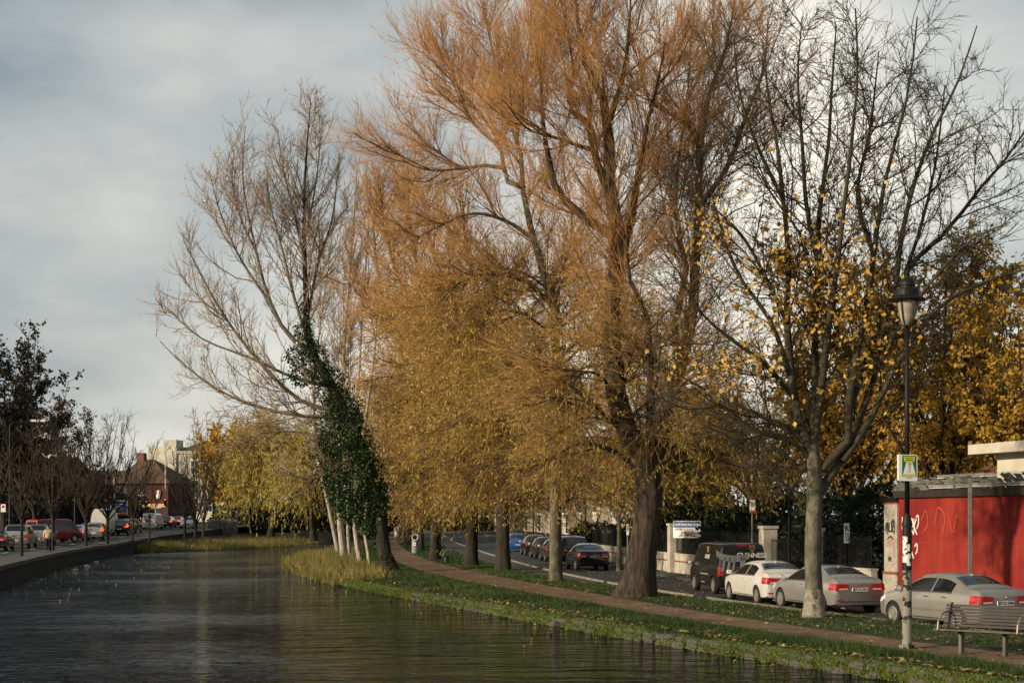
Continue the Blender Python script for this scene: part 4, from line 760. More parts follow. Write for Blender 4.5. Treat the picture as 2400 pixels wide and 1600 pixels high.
for cx_, cy_, cr_ in ((800, 965, 44), (772, 905, 36), (738, 842, 34), (712, 775, 20), (716, 720, 12), (690, 835, 20), (704, 880, 22), (790, 1012, 52), (770, 1040, 30), (800, 1062, 58), (760, 1085, 30), (812, 1112, 56), (835, 1160, 56), (790, 1140, 32), (850, 1190, 36), (815, 1190, 26), (882, 1235, 18), (872, 1150, 30), (890, 1190, 20), (893, 1270, 15), (903, 1308, 15), (908, 1332, 15), (850, 1060, 32), (836, 1025, 30), (868, 1100, 30), (820, 985, 32), (797, 945, 30), (757, 872, 24), (884, 1150, 26), (728, 815, 18), (893, 1255, 17), (886, 1215, 20), (862, 1235, 14)):
    c = P(cx_, cy_, Y0 - .1 + r.normal(0, .25)); R__ = cr_ * Y0 / F; n = int(1150 * R__ ** 1.6) + 70; u = nrm(r.normal(0, 1, (n, 3))); lump = 1 + .22 * np.sin(u[:, 0] * 7 + cx_) * np.cos(u[:, 2] * 6 + cy_)
    p = c + u * (R__ * lump * np.where(r.uniform(0, 1, n) < .2, r.uniform(1.0, 1.4, n), r.uniform(.45, 1.08, n) ** .5))[:, None] * np.array([1, .8, 1.15]); dd = nrm(u * .8 + r.normal(0, .45, (n, 3)) + [0, 0, -.55]); v, f_ = leaf_quads(p, dd, r.uniform(.08, .16, n), r.uniform(.07, .14, n), r); V_.append(v); F_.append(f_ + no); no += len(v)
v = np.concatenate(V_); f_ = np.concatenate(F_); v[:, 2] = np.maximum(v[:, 2], .42)
o = link('ivy', fmesh('ivy', v - base, [f_], 'leaf_ivy'), ivy); o['kind'] = 'stuff'
for i, (foot, path, rd, lab) in enumerate((((796, 1304), [(785, 1260), (765, 1162), (743, 1072), (735, 950), (748, 780), (770, 620), (785, 480)], .17, 'slim pale trunk leaning left, outermost of the stems on the reed spit'),
        ((808, 1313), [(798, 1240), (794, 1168), (790, 1080), (800, 900), (815, 700), (828, 520), (838, 390)], .25, 'thickest pale trunk on the reed spit with a pruning scar'),
        ((820, 1313), [(815, 1230), (816, 1160), (822, 1060), (840, 900), (850, 720), (862, 560), (868, 420)], .13, 'thin pale trunk beside the thickest one on the reed spit'),
        ((850, 1331), [(836, 1270), (830, 1215), (836, 1120), (860, 960), (880, 800), (885, 640)], .18, 'pale trunk bent at the foot between the spit stems and the ivy tree'),
        ((869, 1334), [(862, 1290), (855, 1250), (860, 1180), (880, 1080), (900, 960)], .12, 'slight dark stem nearest the ivy clad trunk'))):
    base = G(foot[0], foot[1], .22); Y0 = base[1]; r0 = np.random.default_rng(50 + i); pp = [base + [0, 0, -.15]] + [P(x, y, Y0) for x, y in path]; n = len(pp)
    limbs = [(np.array(pp[2:]), rd * .6, .02)]
    for j in range(2 if i > 2 else 7):
        k = int(r0.integers(2, n - 1)); b0 = pp[k]; a = r0.uniform(0, 6.28); h = (pp[-1][2] - b0[2]) * r0.uniform(.5, .9) + 1; rch = r0.uniform(.8, 2.2)
        limbs.append((np.array([b0, b0 + [math.cos(a) * rch * .5, math.sin(a) * rch * .5, h * .4], b0 + [math.cos(a) * rch, math.sin(a) * rch, h]]), rd * .3, .012))
    build_tree('pale_tree', lab, base, [(pp, np.linspace(rd, .03, n))], limbs, dict(POP, l2_per_m=2.0 if i < 3 else 1.0, l2_len=(1.0, 2.8), l3_n=7), 60 + i, 'pale stems on the reed spit', bark='bark_pale', flare=1.25, rough=.04)

# ---- golden garden trees behind the right wall -----------------------------------------------------------
GOLD = dict(l2_per_m=2.6, l2_len=(1.0, 2.6), l2_ang=48, l2_up=.25, l3_n=7, l3_len=(.5, 1.3), l3_ang=45, l3_up=.1, l4_n=2, l4_len=(.2, .5), l4_ang=45, l4_up=0, rad=(.024, .010, .006), m2='branch_dark', m3='twig_dark', jit=.13, tmin=.1)
def garden_tree(px, Y, th, height, spread, n, seed, label, nleaf, m='leaf_gold', lw=(.14, .26), ratio=.75, rad=.25, kw={}, zf=None, name='garden_tree', group='garden trees behind the wall'):
    r = np.random.default_rng(seed); zb = float(.45 + zr(Y)) if px > 900 else float(zl(Y))
    if zf is not None: zb = zf
    b0 = np.array([(px - CX) * Y / F, Y, zb]); tp = [b0 + [0, 0, -.1], b0 + [.1, 0, th * .5], b0 + [0, 0, th], b0 + [.2, .1, height * .75]]
    sp = dict(GOLD, zmin=zb + .6); 
    if nleaf: sp['leaf'] = dict(n=nleaf, m=m, len=lw, ratio=ratio, follow=.2, droop=.5)
    sp.update(kw)
    return build_tree(name, label, b0, [(tp, [rad, rad * .9, rad * .75, .05])], auto_limbs(b0, max(th, height * .45), height, spread, n, r, rad * .5, tmin=th / max(th, height * .45) * .8), sp, seed, group, bark='bark_dark', flare=1.3)
garden_tree(2205, 66, 2.6, 14.3, 5.0, 18, 71, 'broad golden leaved tree rising behind the red walled building', 33000, lw=(.12, .23), ratio=.6)
garden_tree(2420, 60, 2.4, 11.5, 4.2, 14, 72, 'golden leaved tree at the right picture edge behind the flat roof', 18000, lw=(.12, .23), ratio=.6)
garden_tree(1985, 72, 2.4, 12.0, 4.6, 16, 73, 'golden tree behind the bare grey tree and railings', 26000, lw=(.12, .23), ratio=.6)
garden_tree(1770, 82, 2.2, 9.5, 5.0, 14, 74, 'olive gold garden tree behind the black van', 17000, m='leaf_willow_low', ratio=.45)
garden_tree(1600, 92, 2.2, 10.5, 4.6, 13, 75, 'olive gold garden tree behind the parking sign', 15000, m='leaf_willow_low', ratio=.45)
# dark evergreen shrubs filling the shade behind the railings
def shrub(name, label, cx, cy, rx, ry, h, zb, n, m, s, seed, group, cat='shrub'):
    r = np.random.default_rng(seed); root = thing(name, label, cat, (cx, cy, zb), group=group)
    mb = MB()
    for i in range(9):
        a = r.uniform(0, 6.28); e = (math.cos(a) * rx * .6, math.sin(a) * ry * .6, h * r.uniform(.55, .85)); mb.tube([(e[0] * .1, e[1] * .1, -.1), (e[0] * .45, e[1] * .45, e[2] * .5), e], [.04, .03, .01], 5)
    mb.build('stem', 'bark_dark', root)
    u = nrm(r.normal(0, 1, (n, 3))); rad = r.uniform(.55, 1.0, n) ** .6; lump = 1 + .16 * np.sin(u[:, 0] * 5 + seed) * np.cos(u[:, 1] * 6) + .12 * np.sin(u[:, 2] * 9 + seed)
    p = np.stack([u[:, 0] * rx, u[:, 1] * ry, (u[:, 2] * .5 + .5) * h], 1); c = np.array([0, 0, h * .5]); p = c + (p - c) * (rad * lump)[:, None]; p[:, 2] = np.maximum(p[:, 2], .03)
    dd = nrm(u + r.normal(0, .6, (n, 3))); v, f_ = leaf_quads(p, dd, r.uniform(s * .7, s * 1.3, n), r.uniform(s * .4, s * .8, n), r); v[:, 2] = np.maximum(v[:, 2], .02)
    o = link('foliage', fmesh('foliage', v, [f_], m), root); o['kind'] = 'stuff'; return root
k = 0
words = ['first', 'second', 'third', 'fourth', 'fifth', 'sixth', 'seventh', 'eighth', 'ninth', 'tenth', 'eleventh', 'twelfth']
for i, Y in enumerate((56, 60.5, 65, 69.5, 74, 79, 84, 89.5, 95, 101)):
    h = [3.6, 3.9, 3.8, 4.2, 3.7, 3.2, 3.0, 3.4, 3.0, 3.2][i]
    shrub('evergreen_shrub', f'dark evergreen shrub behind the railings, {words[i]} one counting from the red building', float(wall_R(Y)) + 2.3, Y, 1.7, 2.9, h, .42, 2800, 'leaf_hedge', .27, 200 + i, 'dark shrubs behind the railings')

# ---- far left: weeping willow, golden tree, dark roadside trees ------------------------------------------------
Y0 = 188.0; base = np.array([(635 - CX) * Y0 / F, Y0, .9]); r = np.random.default_rng(81)
weep = dict(WILLOW, l2_per_m=1.5, l2_len=(1.5, 3.0), l2_up=.2, l3_n=9, l3_len=(2.0, 4.5), l3_ang=50, down=3.5, l4_n=2.5, l4_len=(.6, 1.3), l4_ang=22, weep=(11, 12.5), zmin=.8, long3=.9, thin3=0, thin4=.2, rad=(.05, .03, .022), m3=['twig_gold', 'twig_gold'], leaf=dict(n=24000, m='leaf_weeping', len=(.3, .55), ratio=.22, follow=1.0, droop=1.0))
build_tree('weeping_willow', 'yellow green weeping willow trailing over the far canal bend', base, [([base, base + [.2, 0, 3], base + [0, 0, 6.5]], [.4, .36, .3])], auto_limbs(base, 6.5, 12.6, 6.0, 16, r, .14, tmin=.5), weep, 82, 'weeping willows at the canal bend', bark='bark_dark')
Y0 = 176.0; base = np.array([(735 - CX) * Y0 / F, Y0, .6]); build_tree('weeping_willow', 'nearer weeping willow hanging behind the pale stems on the spit', base, [([base, base + [-.2, 0, 3], base + [0, 0, 6]], [.36, .32, .26])], auto_limbs(base, 6, 11.0, 5.0, 12, r, .12, tmin=.5), dict(weep, zmin=.9, weep=(9.5, 11.5), leaf=dict(weep['leaf'], n=20000)), 89, 'weeping willows at the canal bend', bark='bark_dark')
garden_tree(535, 205, 2.5, 14, 4.6, 14, 83, 'bright golden tree beside the weeping willow on the far bank', 10000, m='leaf_bright_gold', lw=(.3, .5), kw=dict(rad=(.05, .03, .02), l3_n=5, l4_n=1), zf=1.2, name='golden_tree', group='far bank trees')
garden_tree(585, 215, 2.5, 15, 4.4, 12, 84, 'golden tree half hidden behind the weeping willow crown', 8000, m='leaf_bright_gold', lw=(.3, .5), kw=dict(rad=(.05, .03, .02), l3_n=5, l4_n=1), zf=1.2, name='golden_tree', group='far bank trees')
garden_tree(500, 235, 4, 17.5, 5.5, 12, 85, 'bare grey tree rising above the golden tree far left', 0, kw=dict(rad=(.06, .035, .022), m2='twig_grey', m3='twig_grey', l2_per_m=1.8, l3_n=5, l4_n=1.5), zf=2.0, name='bare_far_tree', group='far bank trees')
STREET = dict(l2_per_m=1.5, l2_len=(.9, 2.4), l2_ang=34, l2_up=.5, l3_n=4, l3_len=(.5, 1.2), l3_ang=32, l3_up=.45, l4_n=1.5, l4_len=(.25, .6), l4_ang=30, rad=(.024, .014, .010), m2='branch_dark', m3='twig_dark', jit=.10, tmin=.1)
def street_tree(px, py, rad, height, spread, n, seed, label, th=2.6, kw={}, Yf=None):
    z = None; Y = 120.
    for _ in range(30):
        z = float(zl(Y)) + .1; Y = F * (HC - z) / (py - YH)
    if Yf: Y = Yf; z = float(zl(Y)) + .1
    r = np.random.default_rng(seed); b0 = np.array([(px - CX) * Y / F, Y, z]); tp = [b0 + [0, 0, -.1], b0 + [.02, 0, th * .5], b0 + [.05, 0, th]]
    sp = dict(STREET, zmin=z + 1.2); sp.update(kw)
    return build_tree('street_tree', label, b0, [(tp, [rad, rad * .85, rad * .75])], auto_limbs(b0, th, height, spread, n, r, rad * .5, tmin=.7), sp, seed, 'bare trees on the left footway', bark='bark_dark', flare=1.2)
street_tree(50, 1302, .10, 8.2, 2.2, 9, 301, 'thin dark street tree nearest the left picture edge')
street_tree(123, 1289, .12, 7.6, 2.2, 9, 302, 'dark street tree just behind the walking man')
street_tree(201, 1279, .14, 10.2, 4.4, 13, 303, 'bare street tree with wide crown before the white high roofed van', kw=dict(m3='twig_dark'))
street_tree(251, 1273, .15, 10.6, 4.6, 13, 304, 'forked bare street tree beside the tall white van')
street_tree(311, 1267, .07, 5.0, 1.3, 6, 305, 'young thin street tree right of the queue of dark cars', th=2.2)
street_tree(350, 1263, .08, 5.6, 1.4, 6, 306, 'young staked street tree before the small white van', th=2.2)
street_tree(433, 1258, .11, 6.8, 2.2, 8, 307, 'bare street tree before the white oncoming car', th=1.8)
street_tree(458, 1258, .14, 7.4, 2.6, 10, 308, 'dense multi branched bare tree at the end of the left footway', th=1.2)
street_tree(476, 1254, .09, 6.2, 2.0, 7, 309, 'slight bare tree leaning right at the end of the left footway', th=1.2)
street_tree(140, 1262, .2, 12.0, 4.6, 11, 312, 'bare tree behind the red van', th=4, Yf=172)
street_tree(320, 1262, .16, 11.5, 3.6, 9, 313, 'bare tree in front of the red painted pub', th=4, Yf=212)
# dense dark trees at the far left edge and the unlit mass behind the traffic
for i, (px, Y, h, sprd, nl, lab) in enumerate(((5, 128, 17.5, 6.0, 17000, 'big dark tree filling the left picture edge'), (80, 142, 12.5, 5.0, 9000, 'dark tree with some rusty leaves second from the left edge'), (-20, 150, 15.0, 6.5, 9000, 'dark tree crowded behind the one at the left edge'))):
    garden_tree(px, Y, 2.5, h, sprd, 16, 320 + i, lab, nl, m='leaf_darkmix' if i != 1 else 'leaf_rust', lw=(.16, .30), kw=dict(rad=(.035, .022, .016), l2_per_m=2.0, l3_n=7, l4_n=3), name='dark_tree', group='dark trees on the left')
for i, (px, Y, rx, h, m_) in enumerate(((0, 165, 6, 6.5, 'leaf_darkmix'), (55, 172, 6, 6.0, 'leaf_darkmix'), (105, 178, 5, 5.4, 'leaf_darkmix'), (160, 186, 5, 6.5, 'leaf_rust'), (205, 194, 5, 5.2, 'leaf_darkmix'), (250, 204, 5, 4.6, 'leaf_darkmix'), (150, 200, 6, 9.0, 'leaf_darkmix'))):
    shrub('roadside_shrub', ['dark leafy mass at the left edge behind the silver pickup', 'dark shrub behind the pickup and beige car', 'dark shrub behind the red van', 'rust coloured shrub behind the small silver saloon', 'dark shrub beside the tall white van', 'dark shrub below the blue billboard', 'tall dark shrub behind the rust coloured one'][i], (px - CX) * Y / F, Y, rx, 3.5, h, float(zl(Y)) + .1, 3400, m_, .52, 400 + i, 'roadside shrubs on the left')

# dark wooded background closing the view under the crowns: beyond the lock, and along the far end of the right road
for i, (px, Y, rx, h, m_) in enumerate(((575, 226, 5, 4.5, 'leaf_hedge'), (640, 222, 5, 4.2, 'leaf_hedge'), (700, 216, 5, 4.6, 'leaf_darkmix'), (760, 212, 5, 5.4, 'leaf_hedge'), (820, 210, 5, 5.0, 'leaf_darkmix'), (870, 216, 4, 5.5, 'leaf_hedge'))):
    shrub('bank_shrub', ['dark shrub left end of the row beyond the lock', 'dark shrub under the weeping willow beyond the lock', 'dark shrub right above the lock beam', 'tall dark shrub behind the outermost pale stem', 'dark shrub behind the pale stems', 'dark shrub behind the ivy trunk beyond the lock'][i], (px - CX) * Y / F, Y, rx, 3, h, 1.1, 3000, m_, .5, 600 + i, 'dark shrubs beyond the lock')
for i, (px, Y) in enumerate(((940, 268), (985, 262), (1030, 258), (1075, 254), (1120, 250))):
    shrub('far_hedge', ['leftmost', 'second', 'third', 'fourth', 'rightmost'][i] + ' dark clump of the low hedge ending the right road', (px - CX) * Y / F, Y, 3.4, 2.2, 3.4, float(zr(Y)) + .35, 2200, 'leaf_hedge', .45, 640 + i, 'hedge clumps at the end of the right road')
for i, (px, Y, h, sprd, m_) in enumerate(((1010, 300, 15, 6, 'leaf_gold'), (1075, 280, 13, 6, 'leaf_willow_low'), (1130, 262, 13, 6, 'leaf_gold'), (950, 320, 16, 6, 'leaf_willow_low'), (1180, 250, 12, 5.5, 'leaf_willow_low'))):
    garden_tree(px, Y, 1.6, h, sprd, 14, 610 + i, ['golden tree closing the far end of the right road', 'olive tree right of the far end of the right road', 'golden tree behind the farthest brick house', 'olive tree straight beyond the end of the towpath', 'olive tree behind the blue car far off'][i], 6000, m=m_, lw=(.4, .7), kw=dict(l2_per_m=1.4, l3_n=4, l4_n=0.5, rad=(.07, .04, .03)), name='far_tree', group='far trees along the right road')
# ================================================================ vehicles
STY = {
 'saloon': dict(st=[(0, .27, .58, .665, .82, .86, .78), (.012, .20, .62, .725, .91, .93, .84), (.05, .17, .655, .765, .955, .97, .84), (.13, .16, .665, .785, .97, .99, .80), (.155, .16, .67, .80, .98, .99, .77), (.31, .16, .675, .965, .98, 1, .64), (.40, .16, .675, .995, .98, 1, .64), (.50, .16, .67, 1, .98, 1, .64), (.60, .16, .665, .965, .98, 1, .63), (.755, .16, .655, .72, .98, .99, .80), (.80, .16, .64, .69, .98, .98, .80), (.92, .17, .57, .61, .95, .95, .76), (.975, .19, .50, .54, .86, .87, .68), (1, .26, .42, .46, .66, .70, .50)],
   rw=(.17, .300), ws=(.615, .745), sw=((.245, .425), (.44, .705)), wheel=(.19, .815, .325), light=(.50, .665, .16), plate_z=.53),
 'hatch': dict(st=[(0, .28, .56, .60, .82, .86, .80), (.012, .2, .60, .655, .92, .95, .84), (.03, .18, .63, .70, .95, .97, .82), (.10, .17, .65, .93, .97, .99, .68), (.16, .17, .65, .985, .97, 1, .66), (.32, .16, .645, 1, .98, 1, .66), (.55, .16, .635, .975, .98, 1, .65), (.755, .16, .63, .69, .98, .99, .80), (.81, .16, .61, .655, .98, .98, .80), (.92, .17, .55, .59, .95, .95, .76), (.975, .19, .48, .52, .86, .87, .68), (1, .26, .42, .45, .66, .70, .50)],
   rw=(.032, .098), ws=(.575, .745), sw=((.13, .385), (.40, .70)), wheel=(.17, .81, .315), light=(.50, .72, .10), plate_z=.40),
 'suv': dict(st=[(0, .26, .54, .60, .86, .90, .84), (.010, .2, .57, .66, .94, .96, .84), (.02, .18, .58, .72, .96, .98, .84), (.055, .17, .59, .95, .98, 1, .76), (.10, .17, .59, .985, .98, 1, .75), (.35, .17, .585, 1, .98, 1, .75), (.58, .17, .58, .975, .98, 1, .72), (.73, .17, .575, .66, .98, .99, .82), (.80, .17, .56, .62, .98, .98, .82), (.93, .18, .53, .57, .95, .95, .78), (.98, .2, .46, .50, .88, .88, .70), (1, .26, .40, .43, .7, .72, .55)],
   rw=(.018, .053), ws=(.595, .72), sw=((.09, .36), (.375, .69)), wheel=(.19, .80, .36), light=(.36, .58, .04), plate_z=.34),
 'van': dict(st=[(0, .17, .52, .935, .92, .955, .83), (.008, .15, .54, .972, .955, .985, .84), (.03, .14, .55, .99, .98, 1, .84), (.5, .14, .55, 1, .98, 1, .84), (.72, .14, .55, .985, .98, 1, .83), (.76, .14, .55, .955, .98, 1, .82), (.885, .14, .535, .60, .98, .99, .86), (.95, .15, .48, .52, .95, .96, .80), (.985, .17, .42, .46, .88, .88, .74), (1, .22, .36, .40, .75, .78, .62)],
   rw=None, ws=(.775, .875), sw=((.06, .29), (.31, .52), (.545, .83)), wheel=(.19, .79, .34), light=(.36, .54, .035), plate_z=.40),
 'highvan': dict(st=[(0, .14, .42, .955, .90, .93, .70), (.008, .12, .43, .985, .94, .97, .72), (.03, .11, .44, .995, .97, 1, .72), (.5, .11, .44, 1, .97, 1, .72), (.74, .11, .44, .99, .97, 1, .70), (.80, .11, .44, .88, .97, 1, .72), (.88, .11, .43, .52, .97, .98, .80), (.95, .12, .38, .43, .94, .95, .78), (.985, .14, .32, .36, .86, .86, .72), (1, .18, .28, .31, .75, .76, .6)],
   rw=None, ws=(.80, .872), sw=((.73, .85),), wheel=(.2, .8, .34), light=(.24, .44, .02), plate_z=.2)}
STY['small_van'] = dict(STY['van'], sw=((.60, .83),))
class Car:
    def __init__(s, style, L, W, H):
        s.S = STY[style]; s.L, s.W, s.H = L, W, H; a = np.array(s.S['st'], float)
        q = np.unique(np.concatenate([np.linspace(0, 1, 41), a[:, 0]])); D = np.stack([np.interp(q, a[:, 0], a[:, k]) for k in range(1, 7)], 1)
        E = D.copy(); E[2:-2] = (D[:-4] + 2 * D[1:-3] + 3 * D[2:-2] + 2 * D[3:-1] + D[4:]) / 9
        m = (q > .07) & (q < .965); D = np.where(m[:, None], E, D)
        s.q = q * L; s.D = D * np.array([H, H, H, W / 2, W / 2, W / 2])
    def at(s, x): return [np.interp(x, s.q, s.D[:, k]) for k in range(6)]
    def section(s, x):
        zl_, zb, zt, wl_, wb, wt = s.at(x); h = zb - zl_; c = .025 * (zt - zb > .12 * s.H) + .012; u = zt - zb
        pts = [(0, zl_), (wl_ * .86, zl_), (wl_ * .97, zl_ + .06 * h), (wl_ * 1.0, zl_ + .28 * h), (wb * .998, zl_ + .62 * h), (wb * .992, zl_ + .86 * h), (wb * .965, zb)]
        for t in (.22, .45, .68, .86): pts.append((wb * .965 + (wt - wb * .965) * t ** 1.12, zb + u * t * .955))
        pts += [(wt - .012, zt - u * .055), (wt - .05, zt - .012), (wt * .80, zt + c * .45), (wt * .42, zt + c * .9), (0, zt + c)]
        return pts
    def side_y(s, x, z):
        p = s.section(x)[2:12]; return float(np.interp(z, [b_ for a, b_ in p], [a for a, b_ in p]))
    def top_z(s, x, y):
        p = s.section(x)[11:][::-1]; return float(np.interp(abs(y), [a for a, b_ in p], [b_ for a, b_ in p]))
    def body(s):
        rows = []
        for x in s.q:
            h = s.section(x); rows.append([(x - s.L / 2, y, z) for y, z in h] + [(x - s.L / 2, -y, z) for y, z in h[-2:0:-1]])
        n = len(rows[0]); v = [p for r_ in rows for p in r_]; m = len(rows)
        f = [(i * n + k, (i + 1) * n + k, (i + 1) * n + (k + 1) % n, i * n + (k + 1) % n) for i in range(m - 1) for k in range(n)]
        f += [tuple(range(n)), tuple(range((m - 1) * n, m * n))[::-1]]
        return v, f
    def side_patch(s, x0, x1, z0, z1, n=10, off=.008, sg=1, k=4):
        rows = []
        for x in np.linspace(x0, x1, n):
            a, b_ = z0(x) if callable(z0) else z0, z1(x) if callable(z1) else z1
            r_ = []
            for t in np.linspace(0, 1, k):
                z = a + (b_ - a) * t; r_.append((x - s.L / 2, sg * (s.side_y(x, z) + off), z))
            rows.append(r_ if sg < 0 else r_[::-1])
        return MB().grid(rows)
    def top_patch(s, x0, x1, inset, n=8, off=.010, k=9):
        rows = []
        for x in np.linspace(x0, x1, n):
            w_ = s.at(x)[5] - inset; rows.append([(x - s.L / 2, y, s.top_z(x, y) + off) for y in np.linspace(w_, -w_, k)])
        return MB().grid(rows)
WHEEL = {}
def wheel_meshes(R_, wd, spokes, style=0):
    key = (round(R_, 3), spokes)
    if key in WHEEL: return WHEEL[key]
    Mx = Matrix.Rotation(R(-90), 4, 'X'); rr = R_ * .68     # axis along +y, outer face at +y
    t = MB().lathe([(rr * .95, -wd / 2), (R_ * .93, -wd / 2), (R_, -wd * .32), (R_, wd * .32), (R_ * .94, wd * .48), (rr * 1.02, wd * .5), (rr, wd * .40), (rr * .97, wd * .10)], 28, Mx)
    ot = t.build('tmp', 'tyre', smooth=True); mt = ot.data; bpy.data.objects.remove(ot)
    b_ = MB().lathe([(rr * .96, wd * .02), (rr * .3, wd * .04), (.01, wd * .04)], 24, Mx); ob = b_.build('tmp', 'black_matte'); mb_ = ob.data; bpy.data.objects.remove(ob)
    m = MB()
    m.lathe([(rr * .99, wd * .28), (rr * 1.0, wd * .46), (rr * .93, wd * .49), (rr * .90, wd * .30)], 28, Mx)
    for k in range(spokes):
        Q = Mx @ Matrix.Rotation(2 * math.pi * k / spokes, 4, 'Z'); w0 = rr * (.16 if spokes <= 5 else .085)
        m.prism([(rr * .10, -w0 * 1.1), (rr * .93, -w0 * .75), (rr * .93, w0 * .75), (rr * .10, w0 * 1.1)], wd * .14, wd * .40, Q)
    m.lathe([(rr * .24, wd * .1), (rr * .24, wd * .42), (rr * .1, wd * .45)], 14, Mx)
    orr = m.build('tmp', 'rim'); mr = orr.data; bpy.data.objects.remove(orr)
    WHEEL[key] = (mt, mb_, mr); return WHEEL[key]
BODY = {}
def make_car(style, L, W, H, color, label, cat, loc, heading, name='parked_car', group=None, plate=None, lit=False, spokes=5, roof_rail=False, extras=None, glass='car_glass', handle='chrome', trim=False, front_detail=False):
    """loc: point on the road under the car's middle; heading: angle to the left of +Y"""
    C = Car(style, L, W, H); S = C.S; root = thing(name, label, cat, loc, R(90) + heading, group)
    w0, w1, wr = S['wheel']; wr = wr * (1 if style != 'saloon' else .98); xs = (w0 * L - L / 2, w1 * L - L / 2); wd = .205; yo = W / 2 - wd / 2 - .012
    key = (style, L, W, H)
    if key not in BODY:
        v, f = C.body(); me = bpy.data.meshes.new('body'); me.from_pydata(v, [], f); me.materials.append(MATS['black_matte']); me.materials.append(MATS['black_matte'])
        ob = link('tmp_body', me); cm = MB()
        for x in xs:
            for sg in (1, -1):
                Mx = Matrix.Translation((x, sg * (W / 2 - .13), wr)) @ Matrix.Rotation(R(90), 4, 'X'); cm.lathe([(wr + .055, -.20), (wr + .055, .20)], 28, Mx)
        cut = cm.build('tmp_cut', ['black_matte', 'black_matte'])
        for p in cut.data.polygons: p.material_index = 1
        md = ob.modifiers.new('b', 'BOOLEAN'); md.operation = 'DIFFERENCE'; md.object = cut; md.solver = 'EXACT'
        bpy.context.view_layer.update()
        res = bpy.data.meshes.new_from_object(ob.evaluated_get(bpy.context.evaluated_depsgraph_get()))
        bpy.data.objects.remove(ob); bpy.data.objects.remove(cut)
        for p in res.polygons: p.use_smooth = True
        try: res.set_sharp_from_angle(angle=R(32))
        except Exception: pass
        BODY[key] = res
    me = BODY[key].copy(); me.materials.clear(); me.materials.append(MATS[color]); me.materials.append(MATS['black_matte'])
    link('body', me, root)
    # glass
    if S['rw']:
        C.top_patch(S['rw'][0] * L, S['rw'][1] * L, .07).build('rear_window', glass, root, smooth=True)
    else:
        a, b_ = .57 * H, .90 * H; w_ = .74 * W / 2
        if style != 'highvan' : MB().add([(-L / 2 - .006, y, z) for y, z in ((w_, a), (-w_, a), (-w_ * .93, b_), (w_ * .93, b_))], [(0, 3, 2, 1)]).build('rear_window', glass, root)
    C.top_patch(S['ws'][0] * L, S['ws'][1] * L, .07).build('windscreen', glass, root, smooth=True)
    zlo = lambda x: C.at(x)[1] + .030; zhi = lambda x: max(C.at(x)[1] + .034, C.at(x)[1] + (C.at(x)[2] - C.at(x)[1]) * .84 - .02)
    for a, b_ in S['sw']:
        for sg in (1, -1): C.side_patch(a * L, b_ * L, zlo, zhi, 12, .008, sg).build('side_window', glass, root, smooth=True)
    if style in ('saloon', 'hatch', 'suv'):
        for sg in (1, -1): C.side_patch(S['sw'][0][0] * L - .02, S['sw'][-1][1] * L + .02, lambda x: C.at(x)[1] + .004, lambda x: C.at(x)[1] + .024, 14, .010, sg, 2).build('window_trim', 'plastic_dark', root)
    # lights: wrap round the corner on to the tail
    z0, z1, sl = S['light']; z0 *= H; z1 *= H; lm_ = 'brake_lit' if lit else 'rear_light'
    for sg in (1, -1):
        m = C.side_patch(.012 * L, sl * L if style != 'saloon' else .075 * L, z0 + .02, z1, 5, .010, sg, 4)
        yw = C.at(.01)[4]; yi = yw * (.50 if style == 'saloon' else .72)
        if style in ('van', 'highvan', 'small_van'): yi = yw * .86
        if style != 'hatch' or True:
            zz1 = min(z1, C.at(0.0)[2] - .01)
            q = [(-L / 2 - .010, sg * yi, z0 + .05), (-L / 2 - .010, sg * (C.side_y(.004 * L, z0 + .05) - .01), z0 + .01), (-L / 2 + .008, sg * (C.side_y(.012 * L, z0) + .010), z0 + .02), (-L / 2 + .008, sg * (C.side_y(.012 * L, zz1) + .010), zz1), (-L / 2 - .010, sg * (C.side_y(.004 * L, zz1) - .012), zz1), (-L / 2 - .010, sg * yi, zz1 - .02)]
            m.add(q, [(0, 1, 4, 5), (1, 2, 3, 4)] if sg < 0 else [(5, 4, 1, 0), (4, 3, 2, 1)])
        lo = m.build('rear_light', lm_, root)
        zc = z0 + (z1 - z0) * .18
        MB().add([(-L / 2 - .014, sg * (yi + .02), zc), (-L / 2 - .014, sg * (yw * .90), zc - .01), (-L / 2 - .014, sg * (yw * .90), zc + .035), (-L / 2 - .014, sg * (yi + .02), zc + .04)], [(0, 1, 2, 3) if sg < 0 else (3, 2, 1, 0)]).build('reversing_lens', 'lens_clear', lo)
        C.side_patch(.90 * L, .972 * L, lambda x: C.at(x)[1] - .13, lambda x: C.at(x)[1] - .01, 5, .008, sg, 3).build('headlight', 'head_light', root)
        if style in ('saloon', 'hatch', 'suv'):
            for xd in (S['sw'][-1][0] * L - .02, .70 * L, S['sw'][0][0] * L + .05):
                C.side_patch(xd, xd + .011, .22 * H, lambda x: C.at(x)[1] - .005, 2, .003, sg, 4).build('door_seam', 'plastic_dark', root)
            for xd in (S['sw'][-1][0] * L + .05, S['sw'][0][0] * L + .16):
                zz = C.at(xd)[1] - .10; y = C.side_y(xd, zz); MB().box(xd - L / 2, xd - L / 2 + .19, sg * y if sg > 0 else sg * (y + .035), sg * (y + .035) if sg > 0 else sg * y, zz - .014, zz + .016).build('door_handle', color if handle == 'body' else handle, root)
            C.side_patch(.28 * L, .70 * L, .205 * H, .225 * H, 6, .004, sg, 2).build('sill_line', 'plastic_dark', root)
            if trim: C.side_patch(.30 * L, .70 * L, .345 * H, .375 * H, 6, .012, sg, 2).build('side_moulding', 'car_grey', root)
        xm = S['ws'][1] * L - .12; zm = C.at(xm)[1] + .06; ym = C.side_y(xm, zm - .05)
        m = MB(); m.tube([(xm - L / 2, sg * (ym - .02), zm - .02), (xm - L / 2, sg * (ym + .08), zm)], .02, 6)
